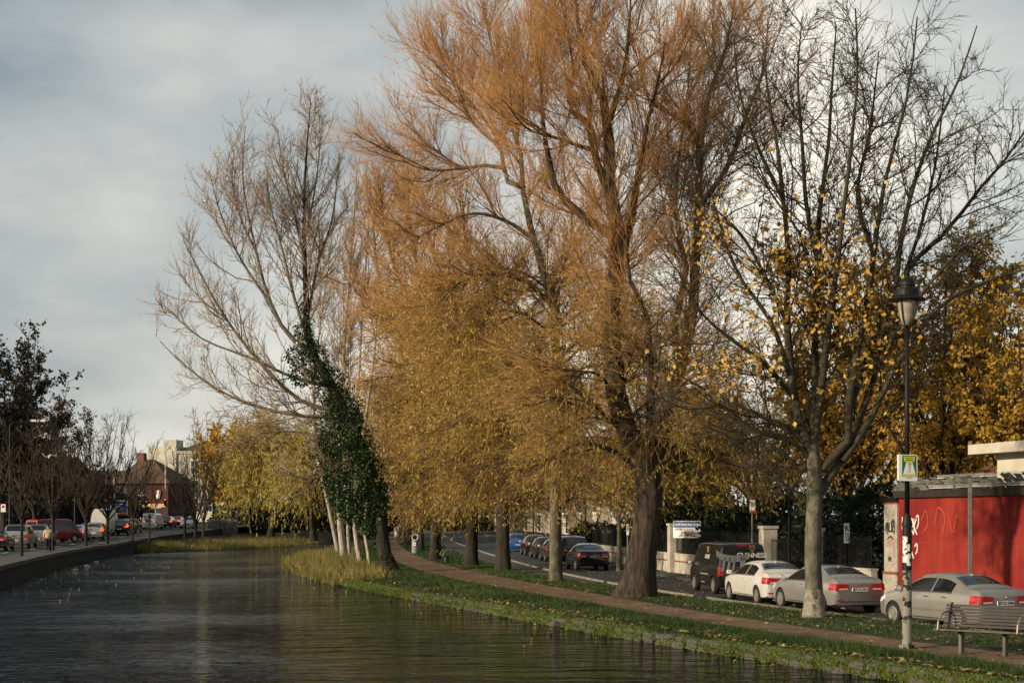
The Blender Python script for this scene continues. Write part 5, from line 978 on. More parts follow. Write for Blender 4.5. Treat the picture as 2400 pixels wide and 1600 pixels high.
        m.lathe([(.02, -.10), (.075, -.085), (.095, -.03), (.095, .04), (.06, .09), (.02, .10)], 10, Matrix.Translation((xm - L / 2 + .02, sg * (ym + .15), zm + .03)) @ Matrix.Rotation(R(90), 4, 'X') @ Matrix.Diagonal((.55, .85, 1.0, 1)))
        mo = m.build('wing_mirror', color if style not in ('van',) else 'black_paint', root, smooth=True)
        MB().add([(xm - L / 2 - .038, sg * (ym + .15) + a, zm + .03 + b_) for a, b_ in ((-.07, -.05), (.07, -.05), (.07, .06), (-.07, .06))], [(0, 3, 2, 1)]).build('mirror_glass', 'head_light', mo)
    # plate, boot line, lower bumper
    zp = S['plate_z'] * H; x0 = -L / 2 - .012
    po = MB().box(x0 - .012, x0 + .02, -.26, .26, zp - .055, zp + .055).build('number_plate', 'plate_white', root)
    MB().box(x0 - .015, x0, .215, .255, zp - .05, zp + .05).build('plate_band', 'plate_blue', po)
    if plate: text_mesh('plate_number', plate, .105, 'sign_black', po, basis((x0 - .014, -.02, zp), (0, -1, 0), (0, 0, 1)), .001, .002)
    MB().box(-L / 2 - .008, -L / 2 + .05, -W * .36, W * .36, .27 * H, .275 * H + .012).build('bumper_line', 'plastic_dark', root)
    if style == 'saloon':
        MB().box(-L / 2 - .009, -L / 2 + .05, -.33, .33, zp + .075, zp + .095).build('boot_handle', 'chrome', root)
        MB().lathe([(.036, 0), (.034, .006), (.01, .008)], 14, basis((-L / 2 - .006, 0, zp + .135), (0, -1, 0), (0, 0, 1))).build('badge', 'chrome', root)
        for sg in (1, -1): MB().add([(-L / 2 - .006, sg * y, z) for y, z in ((.60, .285 * H), (.78, .285 * H), (.77, .315 * H), (.60, .315 * H))], [(0, 1, 2, 3) if sg < 0 else (3, 2, 1, 0)]).build('reflector', 'rear_light', root)
        m = MB(); xf = .30 * L; m.prism([(xf - L / 2 - .06, -.02), (xf - L / 2 + .10, -.012), (xf - L / 2 + .10, .012), (xf - L / 2 - .06, .02)], C.top_z(xf, 0), C.top_z(xf, 0) + .06); m.build('aerial_fin', color, root)
    MB().tube([(-L / 2 + .25, W * .28, .20), (-L / 2 - .0, W * .28, .19)], .03, 8).build('exhaust', 'metal_grey', root)
    if front_detail:
        MB().box(L / 2 - .05, L / 2 + .012, -.42, .42, .30 * H, .40 * H).build('grille', 'plastic_dark', root); MB().box(L / 2, L / 2 + .02, -.26, .26, .2 * H, .27 * H).build('front_plate', 'plate_white', root)
    if roof_rail:
        for sg in (1, -1): MB().tube([(.12 * L - L / 2, sg * .58, H + .0), (.15 * L - L / 2, sg * .58, H + .07), (.5 * L - L / 2, sg * .58, H + .085), (.54 * L - L / 2, sg * .58, H + .02)], .022, 6).build('roof_rail', 'plastic_dark', root)
        for xx in (.2, .42): MB().box(xx * L - L / 2, xx * L - L / 2 + .06, -.62, .62, H + .075, H + .105).build('roof_bar', 'plastic_dark', root)
    # wheels
    mt, mb_, mr = wheel_meshes(wr, wd, spokes)
    for x in xs:
        for sg in (1, -1):
            wo = link('wheel', mt, root); wo.location = (x, sg * yo, wr); wo.rotation_euler = (R(17 * (x + y0_) * 40 % 360) * 0 if False else 0, 0, 0 if sg > 0 else R(180))
            h_ = link('hub_well', mb_, wo); rm = link('rim', mr, wo)
            rm.rotation_euler = (0, R((hash((label, x)) % 72) if False else (37 * x + 11 * sg) % 72), 0)
    if extras: extras(C, root)
    return root, C
y0_ = 0
def by_wheel(px, py, z, style, L, W, heading):
    """car middle from the photo position of its front left wheel on the road"""
    p = Vector(G(px, py, z)); S = STY[style]; fx = S['wheel'][1] * L - L / 2; fwd = Vector((-math.sin(heading), math.cos(heading), 0)); left = Vector((-math.cos(heading), -math.sin(heading), 0))
    q = p - fwd * fx - left * (W / 2 - .1); return (q.x, q.y, z)
zR = Z_ROAD + .012
GP = 'cars parked along the right road'
h = R(21); make_car('saloon', 4.47, 1.77, 1.45, 'car_champagne', 'champagne saloon parked before the red wall, nearest car of all', 'car', by_wheel(2098, 1464, zR, 'saloon', 4.47, 1.77, h), h, group=GP, plate='07-D-5006', trim=True)
h = R(16); make_car('saloon', 4.53, 1.82, 1.42, 'car_silver', 'silver saloon half hidden by the bare tree trunk', 'car', by_wheel(1833, 1424, zR, 'saloon', 4.53, 1.82, h), h, group=GP, plate='07-D-5561', spokes=10, handle='body')
h = R(10.5); make_car('saloon', 4.62, 1.81, 1.43, 'car_white', 'white saloon parked between the black van and the silver saloon', 'car', by_wheel(1713, 1406, zR, 'saloon', 4.62, 1.81, h), h, group=GP, plate='12-D-1184', spokes=5, handle='body')
def van_print(C, root):
    L, W, H = C.L, C.W, C.H; xr = -L / 2 - .012; bl = lambda o: basis(o, (0, -1, 0), (0, 0, 1))
    # tail: name, harp, pale glass rim and light rays
    text_mesh('lettering', 'GUINNESS', .26, 'sign_white', root, bl((xr, -.34, 1.50)), .001, .006, .95)
    m = MB(); M0 = bl((xr - .002, -.34, 1.76))
    def stroke(pts, wd, mm=m, M_=M0):
        for (a, b_), (c, d) in zip(pts[:-1], pts[1:]):
            n = Vector((-(d - b_), c - a, 0)).normalized() * wd / 2
            mm.add([M_ @ Vector((a + n.x, b_ + n.y, 0)), M_ @ Vector((a - n.x, b_ - n.y, 0)), M_ @ Vector((c - n.x, d - n.y, 0)), M_ @ Vector((c + n.x, d + n.y, 0))], [(0, 1, 2, 3)])
    stroke([(-.09, .12), (-.075, .02), (-.03, -.08), (.0, -.13)], .022); stroke([(-.10, .12), (-.02, .09), (.04, .12), (.10, .10)], .03); stroke([(.10, .10), (.09, -.0), (.05, -.08), (.0, -.13)], .03)
    for k in range(4): stroke([(-.06 + k * .035, .09), (-.045 + k * .03, -.05 - k * .015)], .006)
    m.build('harp_emblem', 'gold_print', root)
    m = MB(); M1 = bl((xr - .001, .34, 1.62)); a0 = [(math.cos(t) * .75, math.sin(t) * .34) for t in np.linspace(R(200), R(322), 11)]; a1 = [(math.cos(t) * .75, math.sin(t) * .34 - .24) for t in np.linspace(R(200), R(322), 11)]
    m.grid([[M1 @ Vector((x, y + .22, 0)) for x, y in a0], [M1 @ Vector((x, y + .22, 0)) for x, y in a1]]); m.build('glass_rim_print', 'grey_print', root)
    m = MB()
    for k, (xa, xb, wd) in enumerate(((-.36, -.47, .05), (-.16, -.26, .05), (.02, -.06, .04))): m.add([M1 @ Vector(q) for q in ((xa - wd, -.18, 0), (xa + wd, -.18, 0), (xb + wd, -.72, 0), (xb - wd, -.72, 0))], [(3, 2, 1, 0)])
    m.add([M1 @ Vector(q) for q in ((.22, -.16, 0), (.44, -.10, 0), (.42, -.72, 0), (.22, -.72, 0))], [(3, 2, 1, 0)]); m.build('light_ray_print', 'grey_print', root)
    MB().box(-L / 2 + .004, -L / 2 + .06, -.24, .24, H * .955, H * .985).build('high_brake_light', 'rear_light', root)
    # near side: small name on the window, gold tap, pale lines of small print lower down
    zs = 1.42; xq = -.55; yq = C.side_y(xq + L / 2, zs) + .02; sl = basis((xq, yq, zs), (-1, 0, 0), (0, -.14, 1))
    text_mesh('side_lettering', 'GUINNESS', .22, 'sign_white', root, sl, .001, .004, .9, .72)
    MB().box(xq - .06, xq + .06, yq - .06, yq - .01, zs + .16, zs + .40, Matrix.Translation((0, 0, 0))).build('gold_tap_print', 'gold_print', root)
    def line(xa, xb, z, hh, mm): C.side_patch(xa + L / 2, xb + L / 2, z, z + hh, 4, .006, 1, 2).build('small_print', mm, root)
    line(-.75, -.25, 1.16, .05, 'sign_white'); line(-.9, .3, .72, .055, 'grey_print'); line(-.5, .3, .58, .045, 'plastic_dark'); line(-.25, .28, .40, .045, 'grey_print')
h = R(7.5); make_car('van', 4.9, 1.90, 1.95, 'car_black', 'black van with white lettering and gold harp on its tail', 'van', by_wheel(1631, 1383, zR, 'van', 4.9, 1.9, h), h, name='parked_van', group=GP, plate='11-D-4472', spokes=9, extras=van_print, glass='van_tint')
h = R(7); make_car('saloon', 4.9, 1.86, 1.46, 'car_black', 'black saloon with pale rear window left of the big willow trunk', 'car', by_wheel(1331, 1332, zR, 'saloon', 4.9, 1.86, h), h, group=GP, plate='10-D-3387', handle='body')
h = R(6.5); make_car('suv', 4.9, 1.84, 1.80, 'car_black', 'black pickup with hard top and roof bars beyond the black saloon', 'car', by_wheel(1295, 1322, zR, 'suv', 4.9, 1.84, h), h, group=GP, roof_rail=True, handle='body')
h = R(6); make_car('hatch', 4.1, 1.75, 1.50, 'car_darkgrey', 'dark hatchback mostly hidden behind the grey willow trunk', 'car', by_wheel(1268, 1313, zR, 'hatch', 4.1, 1.75, h), h, group=GP)
h = R(6); make_car('hatch', 4.1, 1.75, 1.52, 'car_darkgrey', 'dark hatchback with tall red lights just left of the grey trunk', 'car', by_wheel(1245, 1306, zR, 'hatch', 4.1, 1.75, h), h, group=GP)
h = R(6); make_car('hatch', 4.2, 1.76, 1.55, 'car_black', 'black hatchback between the blue car and the grey trunk', 'car', by_wheel(1223, 1299, zR, 'hatch', 4.2, 1.76, h), h, group=GP)
h = R(4); make_car('hatch', 4.08, 1.70, 1.55, 'car_blue', 'bright blue hatchback beyond the parked dark cars', 'car', by_wheel(1186, 1291, zR, 'hatch', 4.08, 1.70, h), h, group=GP, plate='08-D-2215')
# the queue on the left road
GL = 'traffic on the left road'
def left_car(px, Y, style, L, W, H, color, label, cat='car', turn=0.0, name='queued_car', flip=False, **kw):
    t = math.atan2(-(float(wall_L(Y + 3)) - float(wall_L(Y - 3))), 6.0); hd = t + R(turn) + (math.pi if flip else 0)
    x = (px - CX) * Y / F; fwd = Vector((-math.sin(t), math.cos(t))); c = Vector((x, Y)) + fwd * (L / 2 if not turn else 0)
    o, C = make_car(style, L, W, H, color, label, cat, (c.x, c.y, float(zl(c.y)) + .058), hd, name=name, group=GL, **kw)
    slope = math.atan2(float(zl(c.y + 2)) - float(zl(c.y - 2)), 4.0) * (-1 if not flip else 1); o.rotation_euler = (0, slope, R(90) + hd); return o, C
left_car(-18, 106, 'saloon', 4.5, 1.78, 1.45, 'car_black', 'dark car cut off by the left picture edge')
left_car(36, 116, 'suv', 5.0, 1.9, 1.76, 'car_silver', 'silver pickup with dark rear screen at the left edge', plate='09-D-7710')
left_car(86, 127, 'suv', 4.6, 1.82, 1.72, 'car_champagne', 'beige estate car with lit high brake light left of the walking man', plate='05-D-1190')
left_car(129, 137, 'van', 4.8, 1.9, 2.05, 'car_red', 'red van with pale side window right of the walking man', cat='van', name='queued_van', turn=-42)
left_car(172, 141, 'saloon', 4.4, 1.72, 1.42, 'car_silver', 'small silver saloon just right of the red van', plate='04-D-2291', lit=True)
left_car(197, 149, 'saloon', 4.5, 1.76, 1.46, 'car_darkgrey', 'dark grey saloon between the two silver cars', lit=True)
left_car(219, 146, 'hatch', 4.1, 1.74, 1.60, 'car_silver', 'silver hatchback with lit brake lights before the tall white van', lit=True)
left_car(233, 160, 'highvan', 5.9, 2.0, 2.75, 'car_white', 'tall white high roofed van in the traffic queue', cat='van', name='queued_van')
left_car(279, 163, 'hatch', 4.2, 1.76, 1.62, 'car_black', 'dark hatchback with lit lights right of the tall white van', lit=True)
left_car(299, 171, 'hatch', 4.2, 1.76, 1.60, 'car_darkgrey', 'dark grey hatchback ahead of the dark one at the box junction')
def van_text(C, root): text_mesh('lettering', 'mur', .55, 'sign_blue', root, basis((-C.L / 2 - .014, .15, 1.55), (0, -1, 0), (0, 0, 1)), .001, .01); MB().prism([(.5, 1.28), (-.1, 1.30), (-.42, 1.02), (.1, .88), (.45, .95)], 0, .004, basis((-C.L / 2 - .012, 0, 0), (0, 1, 0), (0, 0, 1))).build('tail_picture', 'brick_buff', root)
left_car(350, 190, 'small_van', 4.6, 1.84, 1.98, 'car_white', 'small white van with lettering on its tail beyond the box junction', cat='van', name='queued_van', extras=van_text, glass='car_white')
left_car(386, 203, 'hatch', 4.2, 1.76, 1.55, 'car_darkgrey', 'dark car with one lit light right of the small white van', lit=True)
left_car(409, 212, 'saloon', 4.5, 1.76, 1.45, 'car_black', 'dark saloon farthest up the left road', lit=True)
left_car(436, 200, 'hatch', 4.2, 1.76, 1.50, 'car_white', 'white car coming towards the camera on the left road', flip=True, name='oncoming_car', front_detail=True)
# ================================================================ walls, buildings, street furniture
def wdir(Y):
    d = Vector((float(wall_R(Y + 1) - wall_R(Y - 1)), 2, 0)).normalized(); return d, Vector((-d.y, d.x, 0))     # along the road, and facing the road
# garden wall with red band, piers and railings
def wall_run(Y0, Y1, label, h=.92, band=True, rail=True, n=None):
    b0 = Vector((float(wall_R((Y0 + Y1) / 2)), (Y0 + Y1) / 2, .43)); root = thing('garden_wall', label, 'wall', b0, group='garden walls on the right road')
    ys = np.linspace(Y0, Y1, max(2, int((Y1 - Y0) / 2) + 1))
    def run(name, z0, z1, o0, o1, m):
        rows = []
        for Y in ys:
            d, f = wdir(Y); p = Vector((float(wall_R(Y)), Y, .43 + float(zr(Y)))); a, b_ = p + f * o1, p + f * o0
            rows.append([(a.x, a.y, p.z + z0), (a.x, a.y, p.z + z1), (b_.x, b_.y, p.z + z1), (b_.x, b_.y, p.z + z0)])
        mb = MB(); mb.grid(rows); k = len(rows); mb.f += [(0, 1, 2, 3), tuple((k - 1) * 4 + i for i in (3, 2, 1, 0))]
        return mb.build(name, m, root, off=b0)
    run('wall_body', -.1, h, -.12, .12, 'render_white')
    if band: run('band', h * .60, h * .60 + .07, .10, .135, 'band_red')
    run('plinth', -.1, .30, .10, .15, 'render_white')
    run('coping', h, h + .07, -.16, .16, 'concrete')
    if rail:
        mb = MB()
        for Y in np.arange(Y0 + .2, Y1 - .1, .13):
            x = float(wall_R(Y)); z = .43 + float(zr(Y)); mb.tube([(x, Y, z + h + .05), (x, Y, z + h + 1.25)], .011, 4, False)
        o = mb.build('railing_bars', 'black_paint', root, off=b0); o['kind'] = 'stuff'
        for zz in (.14, 1.08): run('rail', h + zz, h + zz + .05, -.018, .018, 'black_paint')
    return root
def pier(Y, h, w_, label, m='render_white'):
    d, f = wdir(Y); p = Vector((float(wall_R(Y)), Y, .43)); root = thing('gate_pier', label, 'gate pier', p, math.atan2(d.y, d.x) - R(90), group='piers of the garden walls')
    MB().box(-w_ / 2, w_ / 2, -w_ / 2, w_ / 2, -.1, h).build('shaft', m, root); MB().box(-w_ / 2 - .05, w_ / 2 + .05, -w_ / 2 - .05, w_ / 2 + .05, h, h + .12).build('cap', 'concrete', root)
wall_run(66.5, 80.6, 'white rendered garden wall with red band left of the black van')
wall_run(81.6, 118, 'white garden wall with red band behind the black saloon')
wall_run(56.0, 60.5, 'low garden wall and railings beside the red building', band=False)
pier(81.1, 2.4, .62, 'white pier left of the clinic parking sign'); pier(66.0, 2.35, .6, 'tall white gate pier above the black van roof'); pier(61.0, 2.3, .5, 'second white gate pier right of the van roof')
gate = thing('iron_gate', 'dark iron gate between the two white piers', 'gate', (float(wall_R(63.5)), 63.5, .43))
m = MB()
for Y in np.arange(61.4, 65.7, .14): m.tube([(float(wall_R(Y)) - gate.location.x, Y - 63.5, .1), (float(wall_R(Y)) - gate.location.x, Y - 63.5, 1.95)], .012, 4, False)
o = m.build('bars', 'black_paint', gate); o['kind'] = 'stuff'
for z in (.12, 1.0, 1.85):
    m = MB(); m.tube([(float(wall_R(61.35)) - gate.location.x, -2.15, z), (float(wall_R(65.6)) - gate.location.x, 2.1, z)], .025, 6); m.build('rail', 'black_paint', gate)
# clinic sign on the railings
Ys = 79.0; d, f = wdir(Ys)
ps = P(1610, 1240, Ys - .0); n = Vector((0, -1, 0)) * .8 + f * .6; n.normalize(); xr_ = Vector((0, 0, 1)).cross(n)
root = thing('parking_sign', 'white and blue clinic sign about staff parking on the railings', 'sign', ps, 0)
Mb = basis((0, 0, 0), xr_, (0, 0, 1)); W_, H_ = 1.55, .86
MB().box(-W_ / 2, W_ / 2, -H_ / 2, H_ / 2, -.03, 0, Mb).build('board', 'sign_white', root)
MB().box(-W_ / 2 + .02, W_ / 2 - .02, H_ / 2 - .34, H_ / 2 - .02, .001, .004, Mb).build('blue_field', 'sign_blue', root)
for s_, zz, sz, mm in (('STAFF PARKING ONLY', .235, .155, 'sign_white'), ('PATIENTS PLEASE USE', .0, .145, 'sign_black'), ('ON STREET', -.155, .145, 'sign_black'), ('DISC PARKING', -.31, .145, 'sign_black')):
    text_mesh('lettering', s_, sz, mm, root, Mb @ Matrix.Translation((0, zz, .007)), .001, .002, .95)
for xx in (-.6, .6): MB().box(xx - .03, xx + .03, -1.15, .5, -.08, -.032, Mb).build('post', 'black_paint', root)
# banner with the letter K
pk = P(1985, 1248, 58.0); root = thing('letter_sign', 'narrow white sign with a blue letter K on the dark railings', 'sign', pk); Mb = basis((0, 0, 0), (.97, .25, 0), (0, 0, 1))
MB().box(-.11, .11, -.38, .36, -.02, 0, Mb).build('board', 'sign_white', root); text_mesh('lettering', 'K', .27, 'sign_blue', root, Mb @ Matrix.Translation((0, .16, .004)), .001, .008); text_mesh('lettering', 'tech', .09, 'sign_black', root, Mb @ Matrix.Translation((0, -.03, .004)), .001, .001)
for k in range(4): MB().box(-.085, .085, -.12 - k * .06, -.095 - k * .06, .001, .003, Mb).build('small_print', 'grey_print', root)
MB().box(-.02, .02, -1.9, .3, -.06, -.022, Mb).build('post', 'black_paint', root)
# railings before the shrubs at the K sign
# ---- red walled building at the right --------------------------------------------------------------------------
A = Vector((13.35, 54.0, .42)); dr = Vector((1.75, -7.0, 0)).normalized(); fn = Vector((-dr.y * -1, 0, 0))
fn = Vector((dr.y, -dr.x, 0)); fn = fn if fn.x < 0 else -fn            # faces the road
def Lm(u, v_, z): q = A + dr * u + fn * v_; return (q.x - A.x, q.y - A.y, z)
def lbox(mb, u0, u1, v0, v1, z0, z1):
    c = [Lm(u, v_, z) for z in (z0, z1) for v_ in (v0, v1) for u in (u0, u1)]
    return mb.add(c, [(0, 2, 3, 1), (4, 5, 7, 6), (0, 1, 5, 4), (2, 6, 7, 3), (0, 4, 6, 2), (1, 3, 7, 5)])
bld = thing('red_building', 'low building with red painted wall, loose slates and flat white roof box', 'building', A)
lbox(MB(), 0, 16, -8, 0, -.2, 3.52).build('red_wall', 'red_wall', bld)
lbox(MB(), -.15, 16.2, -.25, .14, 3.50, 3.74).build('fascia', 'wood_bench', bld)
for i, (u0, u1) in enumerate(((0, 5.2), (5.23, 10.5), (10.53, 16))): lbox(MB(), u0 + .02, u1, .0, .012, 1.98, 1.995).build('panel_joint', 'band_red', bld)
pr = lbox(MB(), -.95, -.01, -.5, .06, -.2, 3.30).build('end_pier', 'render_rough', bld)
lbox(MB(), -.99, .0, .0, .075, 3.30, 3.36).build('brick_edge', 'band_red', pr); lbox(MB(), -1.1, .0, -.5, .10, 3.36, 3.52).build('pier_coping', 'black_paint', pr)
lbox(MB(), -1.02, .0, .03, .085, .85, .95).build('red_band', 'band_red', pr); lbox(MB(), -1.02, 0, .03, .075, -.2, .85).build('pier_base', 'render_rough', pr)
lbox(MB(), -.62, -.40, .06, .08, 1.30, 1.48).build('vent_frame', 'metal_grey', pr); lbox(MB(), -.58, -.44, .075, .085, 1.34, 1.44).build('vent', 'black_matte', pr)
# roof box behind
up_ = lbox(MB(), 2.3, 16, -6.5, -2.4, 3.5, 4.95).build('roof_box', 'render_cream', bld); lbox(MB(), 1.55, 16.4, -7.0, -1.75, 4.95, 5.28).build('roof_slab', 'concrete', up_)
q = Lm(4.6, -3.6, 0); MB().lathe([(.75, 5.28), (.75, 5.52), (.80, 5.55), (.70, 5.66), (.35, 5.74), (.05, 5.77)], 24, Matrix.Translation((q[0], q[1], 0))).build('roof_vent', 'metal_grey', up_, smooth=True)
roofb = lbox(MB(), -.1, 16, -2.4, 0, 3.52, 3.56).build('roof_deck', 'black_matte', bld)
rs = np.random.default_rng(8)
smesh = []
for i in range(5):
    rq = np.random.default_rng(i); mb = MB(); wq = .42; mb.prism([(-wq / 2, -.15), (wq / 2 - rq.uniform(0, .06), -.15), (wq / 2, .15 - rq.uniform(0, .05)), (-wq / 2 + rq.uniform(0, .05), .15)], -.009, .009); o = mb.build('tmp', 'slate'); smesh.append(o.data); bpy.data.objects.remove(o)
ang = math.atan2(dr.y, dr.x)
for row, (v_, z, cnt) in enumerate(((.10, 3.80, 30), (-.10, 3.93, 31), (-.30, 4.06, 29))):
    for i in range(cnt):
        u = -.75 + i * .46 + rs.normal(0, .05) + row * .2
        if u < -.2 and row == 0 and rs.uniform() < .3: continue
        o = link('slate', smesh[int(rs.integers(5))], bld); q = Lm(u, v_, z + rs.normal(0, .02) - (.22 if u < .1 else 0)); o.location = q; o.rotation_euler = (R(38) + rs.normal(0, .16), rs.normal(0, .10), ang + R(180) + rs.normal(0, .12)); o.rotation_mode = 'XYZ'
def spikes(u0, u1, v_, z, name):
    mb = MB(); lbox(mb, u0, u1, v_ - .03, v_ + .03, z, z + .015)
    for u in np.arange(u0, u1, .05):
        a = Lm(u, v_, z + .015); b_ = Lm(u, v_ + .03, z + .11); mb.tube([a, b_], .006, 3, False)
    o = mb.build(name, 'frame_white', bld); o['kind'] = 'stuff'
spikes(2.5, 4.0, .20, 3.78, 'bird_spikes'); spikes(4.2, 9, .20, 3.79, 'bird_spikes'); spikes(1.9, 9, -.42, 4.13, 'bird_spikes')
# graffiti strokes lie on the paint
def scribble(pts, wd, z, m, name, u_off, v0, parent=bld, sc_=1.0):
    mb = MB(); p = resample(np.array([(a * sc_, b_ * sc_, 0) for a, b_ in pts]), max(8, len(pts) * 6))
    for i in range(len(p) - 1):
        a, b_ = p[i], p[i + 1]; d_ = b_ - a; n_ = np.array([-d_[1], d_[0], 0]); n_ = n_ / max(1e-6, np.linalg.norm(n_)) * wd / 2
        mb.add([Lm(u_off + q[0], v0, z + q[1]) for q in (a + n_, a - n_, b_ - n_, b_ + n_)], [(0, 1, 2, 3)])
    mb.build(name, m, parent)
W1 = [[(0, .9), (.02, .45), (.12, .35), (.18, .8)], [(.18, .8), (.22, .4), (.33, .38), (.36, .88)], [(.40, .80), (.44, .35), (.52, .3), (.56, .75)], [(.58, .35), (.66, .85), (.74, .60), (.64, .55), (.78, .30)], [(.80, .85), (.82, .35)], [(.98, .85), (.84, .58), (1.02, .30)], [(.95, .9), (1.08, .95), (1.12, .70), (1.0, .5)], [(.30, .30), (.22, .12), (.34, -.05), (.45, .10), (.34, .2)], [(.62, .32), (.62, -.2), (.78, -.5)], [(.86, -.1), (1.0, .0), (1.02, -.25), (.92, -.35)]]
for w_ in W1: scribble(w_, .055, 1.95, 'graffiti_white', 'graffiti', .28, .014)
for w_ in ([(1.6, 1.2), (1.9, 1.5), (2.0, 1.0), (1.7, .8)], [(2.5, 1.1), (2.7, 1.6), (3.1, 1.4), (3.0, .7)], [(3.4, 1.3), (3.6, .8), (3.9, 1.4)]): scribble(w_, .04, 1.55, 'graffiti_orange', 'faded_graffiti', 0, .013)
for w_ in ([(0, .3), (.1, .6), (.14, .2), (.2, .62), (.26, .25)], [(.3, .6), (.34, .3), (.44, .3), (.46, .65)], [(.5, .25), (.56, .7), (.64, .5), (.54, .42), (.68, .2)], [(.66, .7), (.7, .25)], [(.22, .05), (.4, .12), (.6, .02)]): scribble(w_, .06, 2.05, 'graffiti_black', 'graffiti', -.88, .064, pr)
for w_ in ([(0, .2), (.08, .5), (.2, .25)], [(.3, .1), (.36, .5), (.46, .2)], [(.5, .5), (.54, -.1)], [(.62, .45), (.66, -.2)]): scribble(w_, .035, 1.62, 'graffiti_pink', 'graffiti', -.8, .064, pr)
# square grey post before the wall
pp = P(2288, 1340, 44.0); root = tag(MB().box(-.045, .045, -.045, .045, 0, 3.95).build('metal_post', 'metal_grey'), 'plain square grey metal post in front of the red wall', 'post'); root.location = (float(pp[0]), 44.6, .42)
# chimney far right above the golden trees
cc = P(2350, 985, 95); root = thing('chimney_house', 'far house with red chimney pots showing above the golden trees', 'house', (float(cc[0]), 95, .5))
MB().box(-4, 6, 0, 8, 0, 7.0).build('wall', 'brick_red', root); rf = MB().add([(-4.3, -.3, 7), (6.3, -.3, 7), (6.3, 8.3, 7), (-4.3, 8.3, 7), (-2, 4, 8.9), (4, 4, 8.9)], [(0, 1, 5, 4), (1, 2, 5), (2, 3, 4, 5), (3, 0, 4)]).build('roof', 'roof_brown', root)
ch = MB().box(-1.0, .6, 3.5, 4.5, 7.5, 9.9).build('chimney', 'brick_red', rf)
for k in range(4): MB().lathe([(.13, 9.9), (.16, 10.0), (.12, 10.5), (.15, 10.55)], 10, Matrix.Translation((-.8 + k * .4, 4, 0))).build('chimney_pot', 'terracotta', rf)

# ---- brick terrace on the far right road -----------------------------------------------------------------------
def house(Y0, Y1, setb, label, seed, hgt=7.2):
    a, b_ = Vector((float(wall_R(Y0)) + setb, Y0, .5 + float(zr(Y0)))), Vector((float(wall_R(Y1)) + setb, Y1, .5 + float(zr(Y1)))); d = (b_ - a); L = d.length; rz = math.atan2(d.y, d.x); root = thing('terrace_house', label, 'house', a, rz, group='brick houses on the right road')
    # local x runs away along the street, +y faces the road
    MB().box(0, L, -7, 0, -.2, hgt).build('wall', 'brick_buff', root)
    MB().add([(-.2, .25, hgt), (L + .2, .25, hgt), (L + .2, -7.2, hgt), (-.2, -7.2, hgt), (-.2, -3.5, hgt + 2), (L + .2, -3.5, hgt + 2)], [(0, 1, 5, 4), (2, 3, 4, 5), (1, 2, 5), (3, 0, 4), (3, 2, 1, 0)]).build('roof', 'slate', root)
    MB().box(-.02, L, 0, .08, 3.35, 3.6).build('string_course', 'render_cream', root)
    def bay(x, z0, z1, name='bay_window'):
        w_, dp = 1.35, .95; poly = [(x - w_, 0), (x - w_ * .62, dp), (x + w_ * .62, dp), (x + w_, 0)]
        bo = MB().prism(poly, z0 - .7, z0).build(name, 'brick_buff', root)
        pg = [(x - w_ * .93, 0), (x - w_ * .58, dp * .93), (x + w_ * .58, dp * .93), (x + w_ * .93, 0)]
        MB().prism(pg, z0, z1).build('pane', 'window_dark', bo)
        MB().prism([(p[0] + (p[0] - x) * .06, p[1] * 1.05) for p in poly], z1, z1 + .22).build('bay_cornice', 'frame_white', bo); MB().prism([(p[0] + (p[0] - x) * .05, p[1] * 1.05) for p in poly], z0 - .08, z0).build('sill', 'frame_white', bo)
        for i in range(3):
            (xa, ya), (xb, yb) = poly[i], poly[i + 1]
            for t in np.linspace(.04, .96, 5 if i == 1 else 4):
                px_, py_ = xa + (xb - xa) * t, ya + (yb - ya) * t; MB().box(px_ - .03, px_ + .03, py_ - .05, py_ + .012, z0, z1).build('mullion', 'frame_white', bo)
            for t in (.3, .62):
                zz = z0 + (z1 - z0) * t; q = [Vector((xa, ya, zz)), Vector((xb, yb, zz))]; dd = (q[1] - q[0]).normalized(); nn = Vector((-dd.y, dd.x, 0)) * .02
                MB().add([q[0] + nn, q[1] + nn, q[1] - nn, q[0] - nn] + [p + Vector((0, 0, .05)) for p in (q[0] + nn, q[1] + nn, q[1] - nn, q[0] - nn)], BOXF).build('transom', 'frame_white', bo)
    bay(L * .28, 1.3, 3.0); bay(L * .28, 4.3, 6.0)
    for x in (L * .68,):
        do = MB().box(x - .5, x + .5, .0, .05, 0, 2.3).build('door', 'car_darkgrey', root); MB().box(x - .65, x - .5, .0, .12, 0, 2.5).build('door_jamb', 'frame_white', do); MB().box(x + .5, x + .65, .0, .12, 0, 2.5).build('door_jamb', 'frame_white', do); MB().box(x - .9, x + .9, .0, .55, 2.6, 2.8).build('porch', 'frame_white', do)
        wo = MB().box(x - .5, x + .5, .0, .03, 4.3, 6.0).build('window', 'window_dark', root); MB().box(x - .6, x + .6, .0, .10, 4.2, 4.3).build('sill', 'frame_white', wo); MB().box(x - .03, x + .03, .01, .06, 4.3, 6.0).build('sash_bar', 'frame_white', wo)
    MB().box(-.06, .0, .0, .9, .0, 5.2).build('party_wall', 'render_cream', root); MB().tube([(L - .2, .1, 0), (L - .2, .1, hgt)], .06, 8).build('drain_pipe', 'black_paint', root)
    ch = MB().box(L - .6, L + .2, -4, -2.8, hgt + 1.2, hgt + 3.0).build('chimney', 'brick_red', root)
house(116, 124.5, 3.8, 'nearest brick bay windowed house beyond the garden wall', 1)
house(124.6, 133, 3.6, 'second brick bay windowed house along the right road', 2); house(133.1, 142, 3.4, 'third brick bay windowed house along the right road', 3)
house(142.1, 152, 3.2, 'fourth brick house along the right road behind the blue car', 4); house(152.1, 163, 3.0, 'fifth brick house far along the right road', 5); house(163.1, 176, 2.8, 'sixth brick house far along the right road', 6)
